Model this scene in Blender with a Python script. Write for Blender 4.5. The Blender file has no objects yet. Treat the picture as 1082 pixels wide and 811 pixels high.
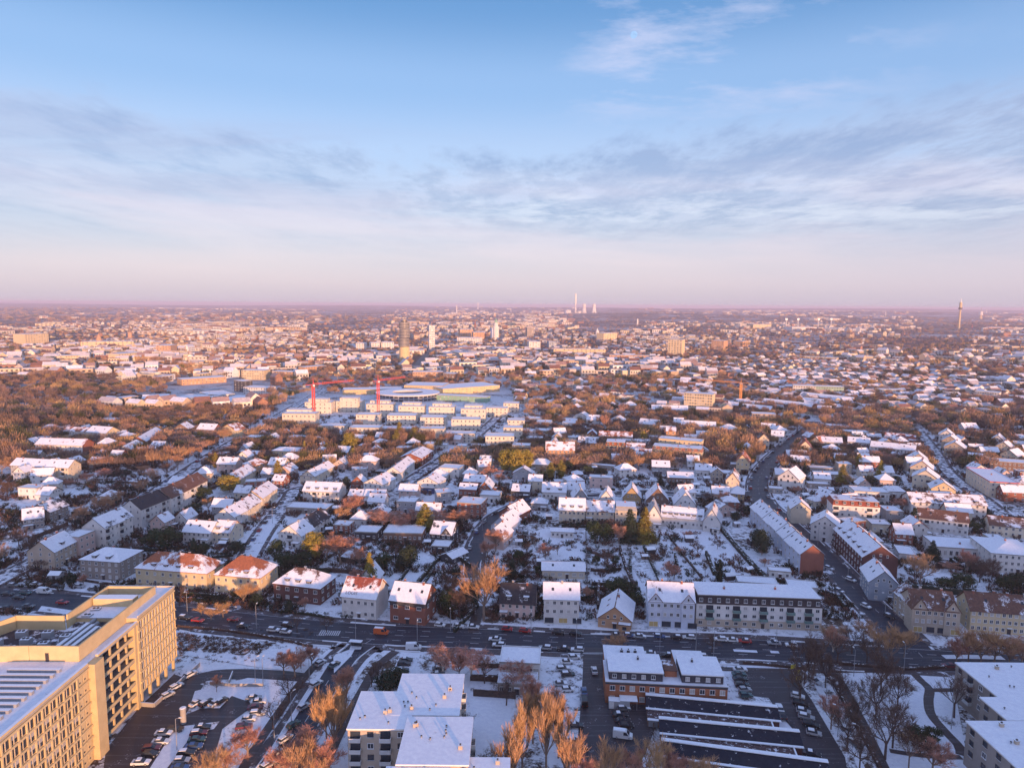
import bpy, math, random
import numpy as np
from mathutils import Vector, Matrix
random.seed(7)
rng = np.random.default_rng(7)
SC = bpy.context.scene
COL = SC.collection
F = 721.0; PITCH = math.radians(6.6); ROLL = math.radians(0.42); CAMH = 115.0
SUN_EL = math.radians(4.5); SUN_AZ = math.radians(25)      # sun stands behind the camera and to its right

def at(px, py, h=0.0):
    """photograph pixel -> point on the level h above the ground"""
    x = (px-541)/F; y = -(py-405.5)/F
    c, s = math.cos(ROLL), math.sin(ROLL)
    x, y = c*x-s*y, s*x+c*y
    dy = math.cos(PITCH)+y*math.sin(PITCH); dz = -math.sin(PITCH)+y*math.cos(PITCH)
    t = (h-CAMH)/dz
    return Vector((x*t, dy*t, h))
def proj(X, Y, Z=0.0):
    dz = Z-CAMH
    zc = Y*math.cos(PITCH)-dz*math.sin(PITCH); yc = Y*math.sin(PITCH)+dz*math.cos(PITCH)
    x = X/zc; y = yc/zc
    c, s = math.cos(ROLL), math.sin(ROLL)
    x, y = c*x+s*y, -s*x+c*y
    return 541+F*x, 405.5-F*y

# ---------------------------------------------------------------- materials
def lin(r, g, b):
    f = lambda v: ((v/255+0.055)/1.055)**2.4 if v > 10 else v/255/12.92
    return (f(r), f(g), f(b), 1)
MATS = {}
def newmat(name):
    m = bpy.data.materials.new(name); m.use_nodes = True
    nt = m.node_tree; nt.nodes.clear()
    o = nt.nodes.new('ShaderNodeOutputMaterial'); b = nt.nodes.new('ShaderNodeBsdfPrincipled')
    nt.links.new(b.outputs[0], o.inputs[0])
    return m, nt, b
def N(nt, t, **k):
    n = nt.nodes.new(t)
    for a, v in k.items():
        if isinstance(a, str) and a.startswith('i_'):
            n.inputs[a[2:].replace('_', ' ')].default_value = v
        else: setattr(n, a, v)
    return n
def mixc(nt, fac, a, b, mode='MIX'):
    n = nt.nodes.new('ShaderNodeMix'); n.data_type = 'RGBA'; n.blend_type = mode
    for s, v in ((0, fac), (6, a), (7, b)):
        if hasattr(v, 'is_linked') or hasattr(v, 'links'): nt.links.new(v, n.inputs[s])
        else: n.inputs[s].default_value = v
    return n.outputs[2]
def math_(nt, op, a, b=None, clamp=False):
    n = nt.nodes.new('ShaderNodeMath'); n.operation = op; n.use_clamp = clamp
    for i, v in enumerate((a, b)):
        if v is None: continue
        if hasattr(v, 'links'): nt.links.new(v, n.inputs[i])
        else: n.inputs[i].default_value = v
    return n.outputs[0]
def maprange(nt, v, a, b, c=0.0, d=1.0):
    n = nt.nodes.new('ShaderNodeMapRange'); nt.links.new(v, n.inputs[0])
    for i, q in zip((1, 2, 3, 4), (a, b, c, d)): n.inputs[i].default_value = q
    return n.outputs[0]
def noise(nt, scale, detail=3, vec=None, rough=0.6):
    n = N(nt, 'ShaderNodeTexNoise'); n.inputs['Scale'].default_value = scale
    n.inputs['Detail'].default_value = detail; n.inputs['Roughness'].default_value = rough
    if vec is not None: nt.links.new(vec, n.inputs['Vector'])
    return n.outputs['Fac']
def objvec(nt, kind='Object', jitter=True):
    tc = N(nt, 'ShaderNodeTexCoord'); v = tc.outputs[kind]
    if jitter:
        oi = N(nt, 'ShaderNodeObjectInfo')
        c = N(nt, 'ShaderNodeCombineXYZ')
        r = math_(nt, 'MULTIPLY', oi.outputs['Random'], 97.0)
        nt.links.new(r, c.inputs[0]); nt.links.new(r, c.inputs[1])
        a = N(nt, 'ShaderNodeVectorMath', operation='ADD')
        nt.links.new(v, a.inputs[0]); nt.links.new(c.outputs[0], a.inputs[1]); v = a.outputs[0]
    return v
def worldvec(nt):
    return N(nt, 'ShaderNodeNewGeometry').outputs['Position']
def mat(name, col, rough=0.85, var=0.18, nscale=0.6, metal=0.0, spec=0.3):
    if name in MATS: return MATS[name]
    m, nt, b = newmat(name)
    b.inputs['Roughness'].default_value = rough; b.inputs['Metallic'].default_value = metal
    b.inputs['Specular IOR Level'].default_value = spec
    c = lin(*col) if max(col) > 1 else (*col, 1)
    if var:
        v = objvec(nt)
        n1 = noise(nt, nscale, 4, v)
        f = maprange(nt, n1, 0.3, 0.72, 1-var, 1+var*0.5)
        oi = N(nt, 'ShaderNodeObjectInfo')
        f2 = maprange(nt, oi.outputs['Random'], 0, 1, 1-var*0.6, 1+var*0.3)
        f = math_(nt, 'MULTIPLY', f, f2)
        hsv = N(nt, 'ShaderNodeHueSaturation'); hsv.inputs['Color'].default_value = c
        nt.links.new(f, hsv.inputs['Value'])
        nt.links.new(hsv.outputs[0], b.inputs['Base Color'])
    else: b.inputs['Base Color'].default_value = c
    MATS[name] = m; return m
SNOW = (0.80, 0.82, 0.86, 1)
def snow_mat(name, under, cover, scale=0.35, rough=0.8, flat=True, world=False, tiles=False, detail_scale=3.0, zf=None):
    """a surface with snow lying on its upward faces; cover 0..1 = how much of it is still white"""
    if name in MATS: return MATS[name]
    m, nt, b = newmat(name)
    v = worldvec(nt) if world else objvec(nt)
    n1 = noise(nt, scale, 3, v); n2 = noise(nt, detail_scale, 3, v)
    n = math_(nt, 'ADD', math_(nt, 'MULTIPLY', n1, 0.72), math_(nt, 'MULTIPLY', n2, 0.28))
    t = 0.5+(0.5-cover)*0.42
    if zf:
        sz = N(nt, 'ShaderNodeSeparateXYZ'); tco = N(nt, 'ShaderNodeTexCoord'); nt.links.new(tco.outputs['Object'], sz.inputs[0])
        n = math_(nt, 'ADD', n, maprange(nt, sz.outputs[2], zf[0], zf[1], 0.10, -0.11))
    f = maprange(nt, n, t-0.03, t+0.04)
    g = N(nt, 'ShaderNodeNewGeometry'); sx = N(nt, 'ShaderNodeSeparateXYZ')
    nt.links.new(g.outputs['Normal'], sx.inputs[0])
    up = maprange(nt, sx.outputs[2], 0.45, 0.6)
    f = math_(nt, 'MULTIPLY', f, up)
    uc = under if isinstance(under, tuple) else (0.1, 0.1, 0.1)
    uc = lin(*uc) if max(uc) > 1 else (*uc, 1)
    n3 = noise(nt, 1.3, 4, v)
    und = mixc(nt, maprange(nt, n3, 0.3, 0.7), (uc[0]*0.65, uc[1]*0.65, uc[2]*0.7, 1), (uc[0]*1.2, uc[1]*1.15, uc[2]*1.1, 1))
    sn = mixc(nt, maprange(nt, noise(nt, 0.9, 4, v), 0.35, 0.7), (SNOW[0]*0.86, SNOW[1]*0.86, SNOW[2]*0.9, 1), SNOW)
    c = mixc(nt, f, und, sn)
    nt.links.new(c, b.inputs['Base Color']); b.inputs['Roughness'].default_value = rough
    b.inputs['Specular IOR Level'].default_value = 0.25
    bp = N(nt, 'ShaderNodeBump'); bp.inputs['Strength'].default_value = 0.5; bp.inputs['Distance'].default_value = 0.12
    hsum = math_(nt, 'ADD', math_(nt, 'MULTIPLY', f, 0.6), math_(nt, 'MULTIPLY', n2, 0.5))
    if tiles:
        w = N(nt, 'ShaderNodeTexWave'); w.inputs['Scale'].default_value = 2.2; w.bands_direction = 'Z'
        nt.links.new(v, w.inputs['Vector'])
        hsum = math_(nt, 'ADD', hsum, math_(nt, 'MULTIPLY', w.outputs['Fac'], 0.25))
    nt.links.new(hsum, bp.inputs['Height']); nt.links.new(bp.outputs[0], b.inputs['Normal'])
    MATS[name] = m; return m
WALL = dict(white=(0.66, 0.64, 0.62), cream=(0.62, 0.54, 0.42), beige=(0.46, 0.38, 0.30), yellow=(0.62, 0.50, 0.32), ochre=(0.42, 0.30, 0.16),
            brick=(0.27, 0.105, 0.075), darkbrick=(0.13, 0.06, 0.055), grey=(0.34, 0.34, 0.36), bluegrey=(0.30, 0.35, 0.42), paleblue=(0.52, 0.56, 0.66),
            pink=(0.56, 0.42, 0.38), orange=(0.50, 0.30, 0.18), dark=(0.06, 0.06, 0.07), blue=(0.06, 0.09, 0.2), greybrown=(0.30, 0.26, 0.23), green=(0.25, 0.42, 0.30), stone=(0.58, 0.45, 0.25), estate=(0.62, 0.57, 0.48), brown=(0.20, 0.13, 0.10), lime=(0.3, 0.45, 0.35))
TILE = dict(red=(0.26, 0.075, 0.05), orange=(0.33, 0.12, 0.06), brown=(0.14, 0.075, 0.055), dark=(0.05, 0.045, 0.05), grey=(0.13, 0.13, 0.14), pink=(0.32, 0.18, 0.15))
def wall_mat(k):
    return mat('wall_'+k, WALL[k], 0.9, 0.14, 0.35)
def roof_mat(k, s):
    s = round(s, 1)
    return snow_mat('roof_%s_%d' % (k, int(s*10)), TILE[k], s, 0.22, tiles=True)
def M(k):
    if k in MATS: return MATS[k]
    P = dict(glass=((0.035, 0.045, 0.06), 0.12, 0.0, 1), frame=((0.7, 0.7, 0.7), 0.6, 0.05, 1), darkframe=((0.06, 0.06, 0.065), 0.6, 0.05, 1),
             curtain=((0.42, 0.40, 0.38), 0.35, 0.1, 1), metal=((0.30, 0.31, 0.33), 0.45, 0.1, 1), tyre=((0.02, 0.02, 0.02), 0.9, 0, 1),
             lamp=((0.7, 0.7, 0.68), 0.2, 0, 1), tail=((0.35, 0.02, 0.02), 0.3, 0, 1), snow=((0.8, 0.82, 0.86), 0.8, 0.06, 1), door=((0.05, 0.045, 0.05), 0.6, 0.1, 1),
             reddoor=((0.3, 0.03, 0.03), 0.6, 0.1, 1), slate=((0.055, 0.055, 0.07), 0.7, 0.25, 1.5), concrete=((0.36, 0.34, 0.32), 0.85, 0.2, 0.4),
             balcony=((0.55, 0.55, 0.54), 0.8, 0.1, 1), greenglass=((0.14, 0.24, 0.22), 0.3, 0.15, 1), craneR=((0.62, 0.10, 0.09), 0.5, 0.1, 0.5), craneO=((0.62, 0.27, 0.08), 0.5, 0.1, 0.5),
             warmglass=((0.5, 0.36, 0.14), 0.35, 0.1, 1), redpaint=((0.45, 0.05, 0.05), 0.5, 0.1, 0.5), yellowpaint=((0.75, 0.6, 0.05), 0.5, 0.05, 0.5), sign=((0.75, 0.75, 0.75), 0.4, 0, 1))
    c, r, v, s = P[k]; return mat(k, c, r, v, s)

# ---------------------------------------------------------------- mesh helpers
class MB:
    def __init__(s): s.v = []; s.f = []; s.m = []; s.mats = []
    def mi(s, m):
        if m not in s.mats: s.mats.append(m)
        return s.mats.index(m)
    def poly(s, pts, m):
        i = len(s.v); s.v += [tuple(p) for p in pts]; s.f.append(tuple(range(i, i+len(pts)))); s.m.append(s.mi(m))
    def box(s, x0, y0, z0, x1, y1, z1, m, top=None):
        i = len(s.v)
        s.v += [(x0, y0, z0), (x1, y0, z0), (x1, y1, z0), (x0, y1, z0), (x0, y0, z1), (x1, y0, z1), (x1, y1, z1), (x0, y1, z1)]
        k = s.mi(m); t = s.mi(top) if top else k
        for f, q in (((0, 3, 2, 1), k), ((4, 5, 6, 7), t), ((0, 1, 5, 4), k), ((1, 2, 6, 5), k), ((2, 3, 7, 6), k), ((3, 0, 4, 7), k)):
            s.f.append(tuple(i+j for j in f)); s.m.append(q)
    def prism(s, pts, z0, z1, m, top=None):
        """vertical prism over a CCW footprint"""
        n = len(pts); i = len(s.v); k = s.mi(m); t = s.mi(top) if top else k
        s.v += [(p[0], p[1], z0) for p in pts]+[(p[0], p[1], z1) for p in pts]
        for a in range(n):
            b = (a+1) % n; s.f.append((i+a, i+b, i+n+b, i+n+a)); s.m.append(k)
        s.f.append(tuple(i+n+a for a in range(n))); s.m.append(t)
        s.f.append(tuple(i+a for a in reversed(range(n)))); s.m.append(k)
    def solid(s, rings, m, cap=True):
        """loft between rings (lists of points, same count)"""
        n = len(rings[0]); i = len(s.v); k = s.mi(m)
        for r in rings: s.v += [tuple(p) for p in r]
        for a in range(len(rings)-1):
            for b in range(n):
                c = (b+1) % n
                s.f.append((i+a*n+b, i+a*n+c, i+(a+1)*n+c, i+(a+1)*n+b)); s.m.append(k)
        if cap:
            s.f.append(tuple(i+b for b in reversed(range(n)))); s.m.append(k)
            s.f.append(tuple(i+(len(rings)-1)*n+b for b in range(n))); s.m.append(k)
    def tube(s, a, b, r0, r1, m, n=6, cap=True):
        a = Vector(a); b = Vector(b); d = (b-a)
        if d.length < 1e-6: return
        d.normalize(); u = d.orthogonal().normalized(); w = d.cross(u)
        R = lambda c, r: [c+(u*math.cos(t)+w*math.sin(t))*r for t in [2*math.pi*q/n for q in range(n)]]
        s.solid([R(a, r0), R(b, r1)], m, cap)
    def slab(s, quad, t, m, under=None):
        """thick sheet: quad (CCW seen from above) thickened by t upward along its normal"""
        q = [Vector(p) for p in quad]; nrm = (q[1]-q[0]).cross(q[2]-q[0]).normalized()*t
        n = len(q); i = len(s.v); k = s.mi(m)
        s.v += [tuple(p) for p in q]+[tuple(p+nrm) for p in q]
        s.f.append(tuple(i+n+a for a in range(n))); s.m.append(k)
        s.f.append(tuple(i+a for a in reversed(range(n)))); s.m.append(k)
        for a in range(n):
            b = (a+1) % n; s.f.append((i+a, i+b, i+n+b, i+n+a)); s.m.append(k)
    def mesh(s, name, smooth=False):
        me = bpy.data.meshes.new(name); me.from_pydata(s.v, [], s.f)
        for m in s.mats: me.materials.append(m)
        me.polygons.foreach_set('material_index', s.m)
        if smooth: me.polygons.foreach_set('use_smooth', [True]*len(s.f))
        me.update(); return me
    def build(s, name, parent=None, loc=None, rz=0.0, smooth=False):
        return link(name, s.mesh(name, smooth), parent, loc, rz)
def link(name, data, parent=None, loc=None, rz=0.0, sc=None):
    o = bpy.data.objects.new(name, data); COL.objects.link(o)
    if parent is not None: o.parent = parent
    if loc is not None: o.location = loc
    if rz: o.rotation_euler = (0, 0, rz)
    if sc is not None: o.scale = sc
    return o
THINGS = []
def empty(name, label, cat, loc, rz=0.0, group=None):
    o = bpy.data.objects.new(name, None); o.empty_display_size = 0.5; COL.objects.link(o)
    o.location = loc; o.rotation_euler = (0, 0, rz)
    tag(o, label, cat, group); return o
def tag(o, label=None, cat=None, group=None, kind=None):
    if label: o['label'] = label
    if cat: o['category'] = cat
    if group: o['group'] = group
    if kind: o['kind'] = kind
    return o
def struct(name, mb, smooth=False):
    return tag(mb.build(name, smooth=smooth), kind='structure')
BLD = []      # (centre x, centre y, radius, label) of every building
ROADS = []    # (points, half width)
def dist_seg(p, a, b):
    ax, ay = a; bx, by = b; dx, dy = bx-ax, by-ay
    L = dx*dx+dy*dy
    t = 0 if L == 0 else max(0, min(1, ((p[0]-ax)*dx+(p[1]-ay)*dy)/L))
    return math.hypot(p[0]-ax-t*dx, p[1]-ay-t*dy)
def on_road(x, y, pad=0.0, skip=None):
    for r in ROADS:
        if r is skip: continue
        pts, hw, bb = r
        if x < bb[0]-hw-pad or x > bb[2]+hw+pad or y < bb[1]-hw-pad or y > bb[3]+hw+pad: continue
        for a, b in zip(pts, pts[1:]):
            if dist_seg((x, y), a, b) < hw+pad: return True
    return False
FOOT = []     # footprints: (cx, cy, ang, hw, hd)
def in_building(x, y, pad=0.0):
    for cx, cy, a, hw, hd in FOOT:
        dx, dy = x-cx, y-cy
        if abs(dx)+abs(dy) > 2*(hw+hd)+pad*2: continue
        c, s = math.cos(a), math.sin(a)
        if abs(dx*c+dy*s) < hw+pad and abs(-dx*s+dy*c) < hd+pad: return True
    return False
# ---------------------------------------------------------------- ground
def ground_material():
    m, nt, b = newmat('snowy_ground')
    p = worldvec(nt)
    n1 = noise(nt, 0.035, 5, p); n2 = noise(nt, 0.35, 4, p); n3 = noise(nt, 1.6, 3, p)
    nn = math_(nt, 'ADD', math_(nt, 'ADD', math_(nt, 'MULTIPLY', n1, 0.45), math_(nt, 'MULTIPLY', n2, 0.35)), math_(nt, 'MULTIPLY', n3, 0.2))
    f = maprange(nt, nn, 0.425, 0.495)
    soil = mixc(nt, maprange(nt, n3, 0.3, 0.7), (0.045, 0.034, 0.028, 1), (0.12, 0.085, 0.06, 1))
    sn = mixc(nt, maprange(nt, n2, 0.3, 0.7), (0.66, 0.68, 0.73, 1), SNOW)
    near = mixc(nt, f, soil, sn)
    # far land: patchwork of woods and white fields
    n4 = noise(nt, 0.0016, 5, p); n5 = noise(nt, 0.006, 4, p)
    ff = maprange(nt, math_(nt, 'ADD', math_(nt, 'MULTIPLY', n4, 0.6), math_(nt, 'MULTIPLY', n5, 0.4)), 0.50, 0.60)
    far = mixc(nt, ff, mixc(nt, maprange(nt, n5, 0.35, 0.65), (0.075, 0.045, 0.045, 1), (0.16, 0.10, 0.08, 1)), (0.46, 0.45, 0.48, 1))
    ln = N(nt, 'ShaderNodeVectorMath', operation='LENGTH'); nt.links.new(p, ln.inputs[0])
    fd = maprange(nt, ln.outputs['Value'], 700, 1400)
    nt.links.new(mixc(nt, fd, near, far), b.inputs['Base Color'])
    b.inputs['Roughness'].default_value = 0.9; b.inputs['Specular IOR Level'].default_value = 0.15
    bp = N(nt, 'ShaderNodeBump'); bp.inputs['Strength'].default_value = 0.6; bp.inputs['Distance'].default_value = 0.25
    nt.links.new(n3, bp.inputs['Height']); nt.links.new(bp.outputs[0], b.inputs['Normal'])
    return m
def shade_crest(x):  # height profile of an unseen ridge added behind the camera to shade the foreground
    P = [(-900, 44), (-60, 42), (-25, 12), (72, 12), (86, 36), (110, 36), (127, 31), (142, 31), (152, 43), (188, 42), (230, 45), (480, 46), (900, 40)]
    if x <= P[0][0]: return P[0][1]
    for (a, ha), (b, hb) in zip(P, P[1:]):
        if a <= x <= b: return ha+(hb-ha)*(x-a)/(b-a)
    return 40
def far_h(x, y):
    """low hills out towards the horizon"""
    d = math.hypot(x, y)
    z = 0.0
    if d > 4500:
        for cx, cy, r, h in ((1500, 7000, 1500, 42), (-5200, 9000, 3000, 30), (5200, 9500, 3200, 55), (900, 13500, 4000, 60), (-3800, 17500, 4200, 75), (9000, 16500, 6000, 95), (-12000, 15000, 4500, 80), (3200, 6200, 900, 25)):
            q = ((x-cx)**2+((y-cy)*1.6)**2)/(r*r)
            z += h*math.exp(-q)
    return z
gm = ground_material()
def build_ground():
    mb = MB()
    ys = [-3000, -1200, -500]+list(range(-320, 0, 16))+[0, 120, 400, 900, 1500, 2200, 3000]+[3000+i*350 for i in range(1, 60)]+[26000, 32000]
    xs = [-32000, -20000, -14000]+[-14000+i*500 for i in range(1, 24)]+[-2000, -1400, -1000]+list(range(-900, 901, 12))+[1000, 1400, 2000]+[2000+i*500 for i in range(1, 24)]+[14000, 20000, 32000]
    def z(x, y):
        if -320 < y < 0:
            t = (y+112)/75.0
            w = math.exp(-t*t*1.6)
            e = 1.0 if abs(x) < 760 else max(0, 1-(abs(x)-760)/140)
            return shade_crest(x)*w*e+ (1.2*math.sin(x*0.21)+0.8*math.sin(x*0.53+y*0.3))*w*e
        return far_h(x, y)
    n = len(xs)
    for y in ys:
        for x in xs: mb.v.append((x, y, z(x, y)))
    k = mb.mi(gm)
    for j in range(len(ys)-1):
        for i in range(n-1):
            a = j*n+i; mb.f.append((a, a+1, a+1+n, a+n)); mb.m.append(k)
    o = struct('ground', mb, smooth=True)
    return o
build_ground()

# ---------------------------------------------------------------- roads
def asphalt(name, col, rough=0.55):
    m, nt, b = newmat(name)
    p = worldvec(nt); n1 = noise(nt, 0.25, 5, p); n2 = noise(nt, 2.2, 3, p)
    c = mixc(nt, maprange(nt, n1, 0.3, 0.7), (col[0]*0.7, col[1]*0.7, col[2]*0.72, 1), (col[0]*1.25, col[1]*1.22, col[2]*1.2, 1))
    st = maprange(nt, math_(nt, 'ADD', math_(nt, 'MULTIPLY', n1, 0.5), math_(nt, 'MULTIPLY', n2, 0.5)), 0.60, 0.66)
    c = mixc(nt, st, c, (0.34, 0.35, 0.38, 1))
    mp = N(nt, 'ShaderNodeMapping'); mp.inputs['Rotation'].default_value = (0, 0, 0.12); mp.inputs['Scale'].default_value = (0.025, 1.1, 1); nt.links.new(p, mp.inputs['Vector'])
    n5 = noise(nt, 1.0, 4, mp.outputs[0]); sl = math_(nt, 'MULTIPLY', maprange(nt, n5, 0.54, 0.66), maprange(nt, n2, 0.35, 0.6, .3, 1))
    c = mixc(nt, math_(nt, 'MULTIPLY', sl, .45), c, (0.17, 0.175, 0.20, 1))
    nt.links.new(c, b.inputs['Base Color'])
    nt.links.new(maprange(nt, n1, 0.3, 0.7, rough*0.7, rough*1.2), b.inputs['Roughness'])
    b.inputs['Specular IOR Level'].default_value = 0.3
    return m
A_ROAD = asphalt('asphalt', (0.026, 0.031, 0.046)); A_LOT = asphalt('car_park_asphalt', (0.048, 0.042, 0.048)); A_PATH = asphalt('wet_path', (0.055, 0.042, 0.042))
A_SNOWROAD = snow_mat('snowy_street', (0.06, 0.06, 0.07), 0.55, 0.3, world=True)
M_PAVE = snow_mat('snowy_pavement', (0.10, 0.09, 0.095), 0.30, 0.25, world=True)
M_VERGE = snow_mat('snow_verge', (0.09, 0.07, 0.055), 0.78, 0.2, world=True)
M_SNOWFIELD = snow_mat('snow_field', (0.10, 0.08, 0.06), 0.80, 0.12, world=True)
M_HEATH = snow_mat('scrubby_snow', (0.10, 0.075, 0.06), 0.62, 0.35, world=True, detail_scale=1.4)
M_LINE = mat('road_paint', (0.62, 0.63, 0.66), 0.7, 0.25, 1.5)
def smooth_pts(pts, step=3.0):
    out = []
    n = len(pts)
    for i in range(n-1):
        p0 = pts[max(i-1, 0)]; p1 = pts[i]; p2 = pts[i+1]; p3 = pts[min(i+2, n-1)]
        L = math.dist(p1, p2); k = max(1, int(L/step))
        for j in range(k):
            t = j/k
            out.append(tuple(0.5*((2*p1[c])+(-p0[c]+p2[c])*t+(2*p0[c]-5*p1[c]+4*p2[c]-p3[c])*t*t+(-p0[c]+3*p1[c]-3*p2[c]+p3[c])*t**3) for c in (0, 1)))
    out.append(tuple(pts[-1])); return out
def norms(pts):
    r = []
    for i in range(len(pts)):
        a = pts[max(i-1, 0)]; b = pts[min(i+1, len(pts)-1)]
        dx, dy = b[0]-a[0], b[1]-a[1]; L = math.hypot(dx, dy) or 1
        r.append((-dy/L, dx/L))
    return r
def strip(mb, pts, off0, off1, z0, z1, m, test=None):
    ns = norms(pts)
    for i in range(len(pts)-1):
        (x, y), (u, v) = pts[i], pts[i+1]; n0, n1 = ns[i], ns[i+1]
        mx = (x+u)/2+n0[0]*(off0+off1)/2; my = (y+v)/2+n0[1]*(off0+off1)/2
        if test and test(mx, my): continue
        a = (x+n0[0]*off0, y+n0[1]*off0); b = (u+n1[0]*off0, v+n1[1]*off0)
        c = (u+n1[0]*off1, v+n1[1]*off1); d = (x+n0[0]*off1, y+n0[1]*off1)
        if z1 > z0+0.01: mb.prism([a, d, c, b] if off0 > off1 else [a, b, c, d], z0, z1, m)
        else: mb.poly([(a[0], a[1], z1), (b[0], b[1], z1), (c[0], c[1], z1), (d[0], d[1], z1)] if off1 > off0 else [(d[0], d[1], z1), (c[0], c[1], z1), (b[0], b[1], z1), (a[0], a[1], z1)], m)
ROADDEF = [  # name, pixel centreline, width, material, pavement width, dashes
 ('main_road', [(-160, 616), (-40, 628), (40, 635), (120, 643), (200, 651), (300, 662), (400, 670), (500, 674), (600, 679), (700, 683), (800, 686), (900, 692), (1000, 698), (1082, 703), (1240, 712)], 15, A_ROAD, 3.0, True),
 ('side_road', [(392, 676), (368, 692), (345, 722), (325, 758), (296, 800), (270, 842)], 8.5, A_ROAD, 2.6, False),
 ('yard_street', [(630, 684), (630, 715), (629, 750), (627, 790), (625, 830)], 8.5, A_LOT, 0, False),
 ('curved_street', [(975, 694), (950, 668), (905, 624), (868, 586), (835, 556), (808, 532), (801, 514), (806, 498), (821, 481), (840, 464), (852, 455), (858, 445)], 11, A_ROAD, 2.4, False),
 ('east_street', [(1060, 545), (1040, 528), (1012, 508), (998, 494), (990, 480), (980, 467), (970, 455)], 7, A_SNOWROAD, 2, False),
 ('garden_street', [(498, 610), (500, 592), (505, 572), (518, 551), (540, 537), (566, 529), (620, 524), (690, 520), (760, 525), (795, 520)], 7, A_ROAD, 2, False),
 ('villa_street', [(418, 520), (434, 507), (452, 495), (472, 482), (492, 469), (508, 456), (521, 445), (530, 436)], 7, A_SNOWROAD, 2, False),
 ('west_street', [(262, 590), (278, 563), (293, 543), (306, 527), (314, 517), (345, 513)], 7, A_SNOWROAD, 2, False),
 ('avenue', [(-60, 642), (0, 612), (50, 586), (110, 552), (170, 516), (225, 480), (262, 458), (300, 436), (345, 410)], 8, A_SNOWROAD, 2, False),
 ('estate_street', [(360, 459), (430, 462), (505, 463), (560, 458)], 7, A_SNOWROAD, 2, False),
 ('north_street', [(540, 470), (545, 452), (552, 436), (560, 425)], 7, A_SNOWROAD, 0, False),
 ('lane', [(880, 606), (862, 598), (830, 592), (800, 600)], 3.5, A_SNOWROAD, 0, False),
 ('garden_path', [(800, 602), (776, 574), (758, 556), (748, 549)], 2.5, A_PATH, 0, False),
 ('driveway', [(500, 668), (506, 640), (512, 626)], 4, A_PATH, 0, False),
 ('downtown_street', [(437, 392), (446, 380), (455, 370), (460, 362)], 16, A_ROAD, 0, False),
 ('yard_track', [(140, 765), (182, 735), (215, 715), (262, 712), (325, 716)], 6, A_LOT, 0, False),
]
LIN = {}
for nm, px, w, mt, pv, da in ROADDEF:
    pts = smooth_pts([tuple(at(*p)[:2]) for p in px], 3.0 if w < 12 else 4.0)
    xs = [p[0] for p in pts]; ys = [p[1] for p in pts]
    r = (pts, w/2, (min(xs), min(ys), max(xs), max(ys))); ROADS.append(r); LIN[nm] = r
zlev = 0.010
for (nm, px, w, mt, pv, da) in ROADDEF:
    r = LIN[nm]; pts = r[0]; mb = MB()
    zlev += 0.004
    strip(mb, pts, -w/2, w/2, zlev, zlev, mt)
    struct(nm, mb)
    if pv:
        mb = MB(); tst = lambda x, y, r=r: on_road(x, y, 0.6, skip=r)
        for s in (1, -1):
            strip(mb, pts, s*w/2, s*(w/2+pv), 0.0, 0.13, M_PAVE, tst)
        struct('pavement', mb)
        mb = MB()
        for s in (1, -1):
            strip(mb, pts, s*(w/2+pv), s*(w/2+pv+1.6), 0.005, 0.006, M_VERGE, tst)
        struct('snow_verge', mb)
mb = MB()
P = LIN['main_road'][0]
def dashes(mb, P, off, on, gap, wd, z=0.08, test=None):
    acc = 0; ns = norms(P); draw = 0.0
    cyc = on+gap; s = 0.0
    for i in range(len(P)-1):
        a, b = P[i], P[i+1]; L = math.dist(a, b)
        t = 0.0
        while t < L:
            ph = (s+t) % cyc
            if ph < on:
                e = min(L, t+on-ph)
                q = [(a[0]+(b[0]-a[0])*k/L, a[1]+(b[1]-a[1])*k/L) for k in (t, e)]
                n = ns[i]
                o = [(q[0][0]+n[0]*(off-wd), q[0][1]+n[1]*(off-wd), z), (q[1][0]+n[0]*(off-wd), q[1][1]+n[1]*(off-wd), z), (q[1][0]+n[0]*(off+wd), q[1][1]+n[1]*(off+wd), z), (q[0][0]+n[0]*(off+wd), q[0][1]+n[1]*(off+wd), z)]
                if not (test and test(q[0][0], q[0][1])): mb.poly(o, M_LINE)
                t = e+1e-6
            else: t += cyc-ph
        s += L
for o_, on, gp in ((0.15, 3, 6), (-3.6, 3, 6), (3.7, 3, 6), (-6.9, 400, 0.1), (6.9, 400, 0.1)):
    dashes(mb, P, o_, on, gp, 0.09)
dashes(mb, LIN['side_road'][0], 0, 3, 6, 0.08); dashes(mb, LIN['curved_street'][0], 0, 3, 8, 0.07)
# stop lines and crossing
for px0, px1 in (((352, 691), (372, 694)), ((616, 690), (640, 690))):
    a, b = at(*px0), at(*px1)
    mb.poly([(a.x, a.y, .08), (b.x, b.y, .08), (b.x, b.y+.45, .08), (a.x, a.y+.45, .08)], M_LINE)
for k in range(10):
    a = at(338+k*2.2, 668+k*0.05)
    mb.poly([(a.x, a.y-2, .081), (a.x+.4, a.y-2, .081), (a.x+.4, a.y+1.5, .081), (a.x, a.y+1.5, .081)], M_LINE)
struct('road_markings', mb)

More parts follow.
